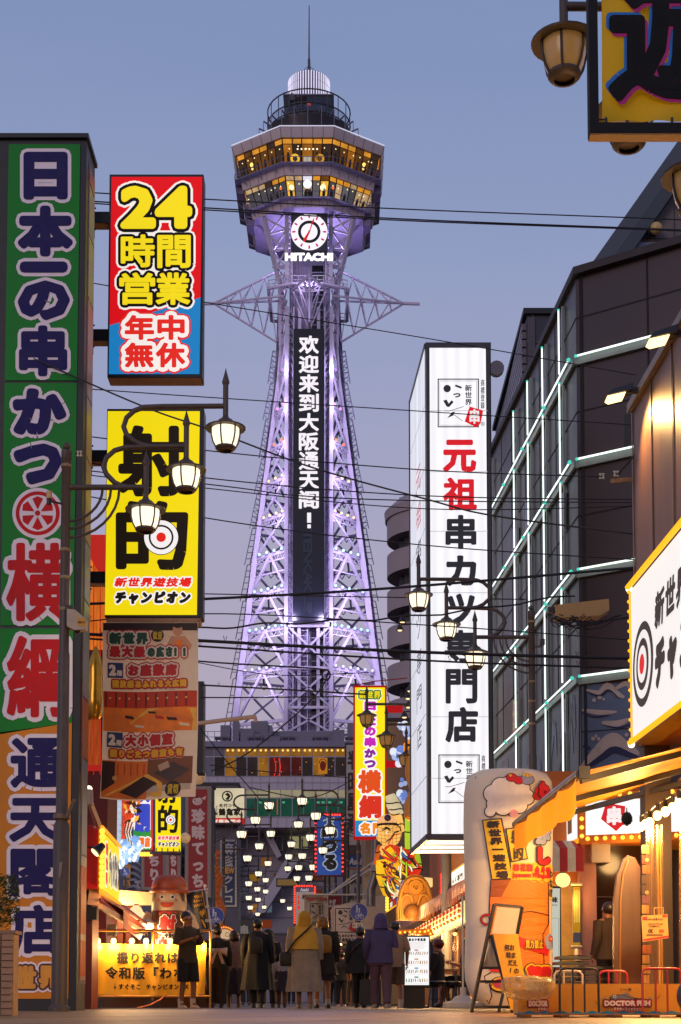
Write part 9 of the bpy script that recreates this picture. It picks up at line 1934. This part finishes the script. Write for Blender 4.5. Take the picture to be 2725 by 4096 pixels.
 if hairs == 'hood': b = MB(cloth(hair)); b.loft([ell(.83, .085, .075, cy=-.01), ell(.87, .072, .075, cy=-.01), ell(.92, .07, .08, cy=-.012), ell(.96, .06, .07, cy=-.012), ell(.99, .03, .035, cy=-.015)])
 else:
  fc = abs(rz) > 1.5; b.ball(Vector((0, -.028 if fc else -.012, hz + (.008 if fc else 0))) * H, .062 * H, 18, 12, 1.0, .93, 1.0 if fc else 1.08)
  if hairs == 'long': b.loft([ell(.955, .05, .045, cy=-.02), ell(.91, .062, .05, cy=-.025, fold=.02), ell(.85, .064, .045, cy=-.038, fold=.03), ell(.79, .058, .035, cy=-.05, fold=.05), ell(.745, .04, .022, cy=-.058, fold=.05)])
  if hairs == 'bob': b.loft([ell(.955, .052, .05, cy=-.015), ell(.91, .067, .06, cy=-.018, fold=.02), ell(.865, .068, .055, cy=-.02, fold=.03), ell(.85, .055, .045, cy=-.02)])
  if hairs == 'bun': b.ball(Vector((0, -.045, 1.0)) * H, .034 * H, 12, 8)
  if hairs == 'pigtails':
   for q in (-1, 1): b.loft([ell(.955, .02, .02, cx=q * .06, cy=-.02), ell(.92, .036, .034, cx=q * .085, cy=-.02), ell(.87, .034, .03, cx=q * .095, cy=-.02, fold=.05), ell(.82, .014, .012, cx=q * .095, cy=-.02)])
 obj('hood' if hairs == 'hood' else 'hair', b, t, local=True)
 if abs(rz) > 1.5:
  b = MB(pt('e8e0d8', .3))
  for q in (-1, 1): b.use(pt('e8e0d8', .3)).ball(pv(q * .02, .057, .925) * H, .008 * H, 8, 6); b.use(BLACK).ball(pv(q * .02, .063, .925) * H, .0045 * H, 6, 5)
  b.use(pt('7a3a30', .5)).ball(pv(0, .058, .893) * H, .011 * H, 8, 5, .3, 1, .5); obj('face', b, t, local=True)
 t.rotation_euler = (0, 0, rz); return t, H, ell
def satchel(t, H, col, c, s, strap=None):
 b = MB(pt(col, .6)); c = Vector(c) * H; k = s * H
 b.loft([[c + Vector((math.copysign(abs(math.cos(a)) ** .5, math.cos(a)) * k * w, math.copysign(abs(math.sin(a)) ** .6, math.sin(a)) * k * .42 * w, z * k)) for a in [i * math.pi / 9 for i in range(18)]] for z, w in ((-1.1, .85), (-1.0, .97), (0, 1), (.85, .95), (1.05, .75), (1.15, .3))])
 if strap: b.tube([Vector(p) * H for p in strap], .010 * H, 6)
 o = obj('bag', b, t, local=True); return o
def crowd():
 t, H, e = person('young man in olive T-shirt and black shorts standing before the yellow street banner', 748, 25.3, 1.66, -2.4, top='3a2f1c', bottom='shorts', bcol='121010', shoe='b8a48c', sock='c0b4a2', arms='phone', stride=.03)
 b = MB(BLACK); b.box(-.04 * H, .04 * H, .18 * H, .185 * H, .70 * H, .76 * H); o = obj('phone', b, t, local=True)
 t, H, e = person('woman all in black with a big white bow tied at her back', 868, 27.2, 1.52, .1, hairs='bun', top='0e0c0e', sleeve=1, bottom='wide', bcol='0c0b0d', stride=.03)
 b = MB(mat('cloth_white_bow', 'a8988c', .7, noise=.1)); 
 for q in (-1, 1):
  b.loft([[Vector(((q * (.01 + u * .11)) * H, (-.095 - .03 * math.sin(u * 3)) * H + .03 * H * math.sin(a) * (.3 + u), (.70 - .03 * u + math.cos(a) * (.012 + .045 * u)) * H)) for a in [i * math.pi / 5 for i in range(10)]] for u in (0, .3, .7, 1)])
  b.loft([[Vector(((q * (.012 + u * .06) + .02 * math.cos(a)) * H, (-.1 + .006 * math.sin(a)) * H, (.70 - u * .17) * H)) for a in [i * math.pi / 4 for i in range(8)]] for u in (0, .4, 1)])
 b.ball(Vector((0, -.1, .7)) * H, .02 * H, 10, 8); obj('bow', b, t, local=True)
 t, H, e = person('person in a pale brown sweater and dark skirt right of the big white bow', 936, 28.4, 1.5, .2, hairs='bob', hair='241812', top='7a5a48', sleeve=1, bottom='midi', bcol='241c1e', shoe='6a4a38'); satchel(t, H, 'a89484', (.17, .02, .45), .06, [(.16, .02, .5), (.13, 0, .7), (.09, -.03, .83)])
 t, H, e = person('tall person in a long black coat left of the little girl', 1030, 26.6, 1.62, -.1, top='0c0b0c', sleeve=1, bottom='trousers', bcol='0c0b0c', coat=('100f10', .2), wide=1.08, stride=.09); satchel(t, H, '2a221c', (0, -.16, .69), .08)
 person('broad person in a charcoal hooded long coat between the black coat and the little girl', 1072, 28.0, 1.5, .15, hairs='hood', hair='1a181a', top='1a181a', sleeve=1, bottom='trousers', bcol='121012', coat=('1c1a1b', .27), stride=.1)
 t, H, e = person('little girl with two pigtails in a white blouse and dark flowered apron', 1128, 27.6, 1.04, 0, hairs='pigtails', top='a89c94', sleeve=1, bottom='trousers', bcol='6a4a38', shoe='1c1820', wide=1.15, stride=.04)
 b = MB(mat('cloth_flower_apron', '2e222a', .7, noise=.6, scale=14)); b.loft([e(.3, .15, .12, fold=.06), e(.5, .13, .1, fold=.03), e(.66, .12, .085), e(.76, .1, .075)], caps=False); obj('apron', b, t, local=True)
 t, H, e = person('woman in a yellow hood and long pale grey raincoat with a black shoulder bag', 1218, 24.6, 1.64, .05, hairs='hood', hair='b8841c', top='c0901c', sleeve=1, bottom='midi', bcol='6a5a4c', shoe='7a6a58', coat=('8a7a68', .17), wide=1.1, stride=.05)
 b = MB(mat('cloth_yellow_cape', 'c8941c', .6, noise=.1)); b.loft([e(.60, .155, .125, fold=.05), e(.68, .155, .115, fold=.04), e(.76, .15, .1, fold=.02), e(.82, .12, .085), e(.86, .06, .058)]); obj('cape', b, t, local=True)
 satchel(t, H, '14120f', (-.19, -.02, .5), .065, [(-.18, -.05, .56), (-.1, -.13, .68), (.05, -.11, .82), (.09, -.03, .86)])
 t, H, e = person('woman in a dark coat and short skirt with a mustard backpack and white socks', 1290, 25.2, 1.6, .1, hairs='bob', hair='7a5218', top='241a14', sleeve=1, bottom='skirt', bcol='1c1414', shoe='15110f', sock='b8a898', skin='a86a44', coat=('261c16', .36), stride=.05)
 satchel(t, H, '9a6a1c', (0, -.15, .68), .085)
 person('dark clothed youngster with white sneakers before the food stall', 1366, 31.0, 1.18, .1, top='120e10', bottom='trousers', bcol='141014', shoe='b0a098', skin='7a4a30', wide=1.1)
 t, H, e = person('person in a black jacket pulling a dark suitcase beside the purple hooded walker', 1443, 27.6, 1.52, -.15, top='100e10', sleeve=1, bottom='trousers', bcol='121012', wide=1.12, coat=('131113', .42)); satchel(t, H, '3a2c24', (-.2, 0, .52), .055, [(-.19, 0, .57), (-.06, -.11, .74), (.08, -.05, .85)])
 t, H, e = person('person in a purple hooded top and mauve trousers at the right end of the crowd', 1524, 24.9, 1.62, .1, hairs='hood', hair='4a3a68', top='453a5c', sleeve=1, bottom='trousers', bcol='5a3e48', shoe='8a7a6c', wide=1.2, arms='bag', stride=.07)
 person('person in a beige T-shirt half hidden behind the purple hooded walker', 1580, 26.2, 1.55, .2, top='9a7a5c', bottom='shorts', bcol='5a4434', shoe='a89888', sock='b8a898', hair='2a1a12', stride=.05)
 c = GX(1482, 27.0); b = MB(mat('dark_suitcase_shell', '2a2c30', .4, noise=.1)); b.box(c.x - .19, c.x + .19, c.y - .12, c.y + .12, .05, .52); t = thing('suitcase', 'dark grey wheeled suitcase standing beside the purple hooded walker', 'suitcase', c); obj('shell', b, t)
 b = MB(DARK); b.tube([c + V2(-.1, .08, .5), c + V2(-.1, .08, .78), c + V2(.1, .08, .78), c + V2(.1, .08, .5)], .01, 6); obj('handle', b, t)
 for q in (-.14, .14): b = MB(BLACK); b.tube([c + V2(q - .015, -.06, .025), c + V2(q + .015, -.06, .025)], .025, 10); obj('wheel', b, t)
 # seated customers of the skewer restaurant and the attendant behind the board
 s = GX(1752, 27.1); person('customer in a dark hooded jacket sitting at the table behind the menu stand', 0, 0, 1.6, 1.2, loc=(s.x, 27.1, -.32), hair='5a1c14', top='141012', sleeve=1, bottom='trousers', bcol='141012', seat=True, arms='phone')
 s = GX(1868, 28.0); person('customer in dark shorts sitting on a stool half hidden behind the tall inflatable', 0, 0, 1.65, 1.45, loc=(s.x, 28.0, -.32), top='1c1a1c', bottom='shorts', bcol='1a181a', seat=True, arms='phone', skin='9a5a38')
 person('shop attendant in dark clothes standing behind the upright wooden board', 2438, 17.8, 1.33, .5, top='2a1a10', sleeve=1, bottom='trousers', bcol='1a120c', hair='1c120c', skin='7a4c2c', wide=1.2)
 # walkers deep in the street
 for px, Y, H, top, bc, lb in ((985, 44, 1.6, '1c1620', '15131a', 'far walker in dark clothes seen between the sweater and the black coat'), (1100, 52, 1.65, '2c1c18', '141216', 'far walker in dark red brown between the charcoal coat and the little girl'), (1165, 60, 1.6, '3a3430', '1a181c', 'distant walker in grey just left of the yellow hooded woman'), (1335, 50, 1.6, '1a1a20', '121218', 'far walker in navy between the backpack woman and the dark youngster'), (1405, 42, 1.55, '5a2a1c', '1a1414', 'far walker in a rust top left of the black jacket'), (905, 40, 1.62, '241c1c', '121012', 'far walker in black behind the woman with the bow')):
  person(lb, px, Y, H, .1, top=top, sleeve=1, bottom='trousers', bcol=bc, hairs=random.choice(['short', 'bob', 'long']))
 # visitors on the tower roof deck
 zd = T(1236, 446, -3).z + .05
 for px, q, top, lb in ((1168, -3.6, '6a6468', 'visitor in grey on the left of the tower roof deck'), (1192, -3.2, '3a2a2c', 'visitor in dark red at the middle left of the tower roof deck'), (1216, -3.4, '2a1c1c', 'visitor in brown near the middle of the tower roof deck')):
  person(lb, 0, px, 1.7, math.pi, loc=(T(px, 440, q).x, YT + q, zd), top=top, sleeve=1)
crowd()
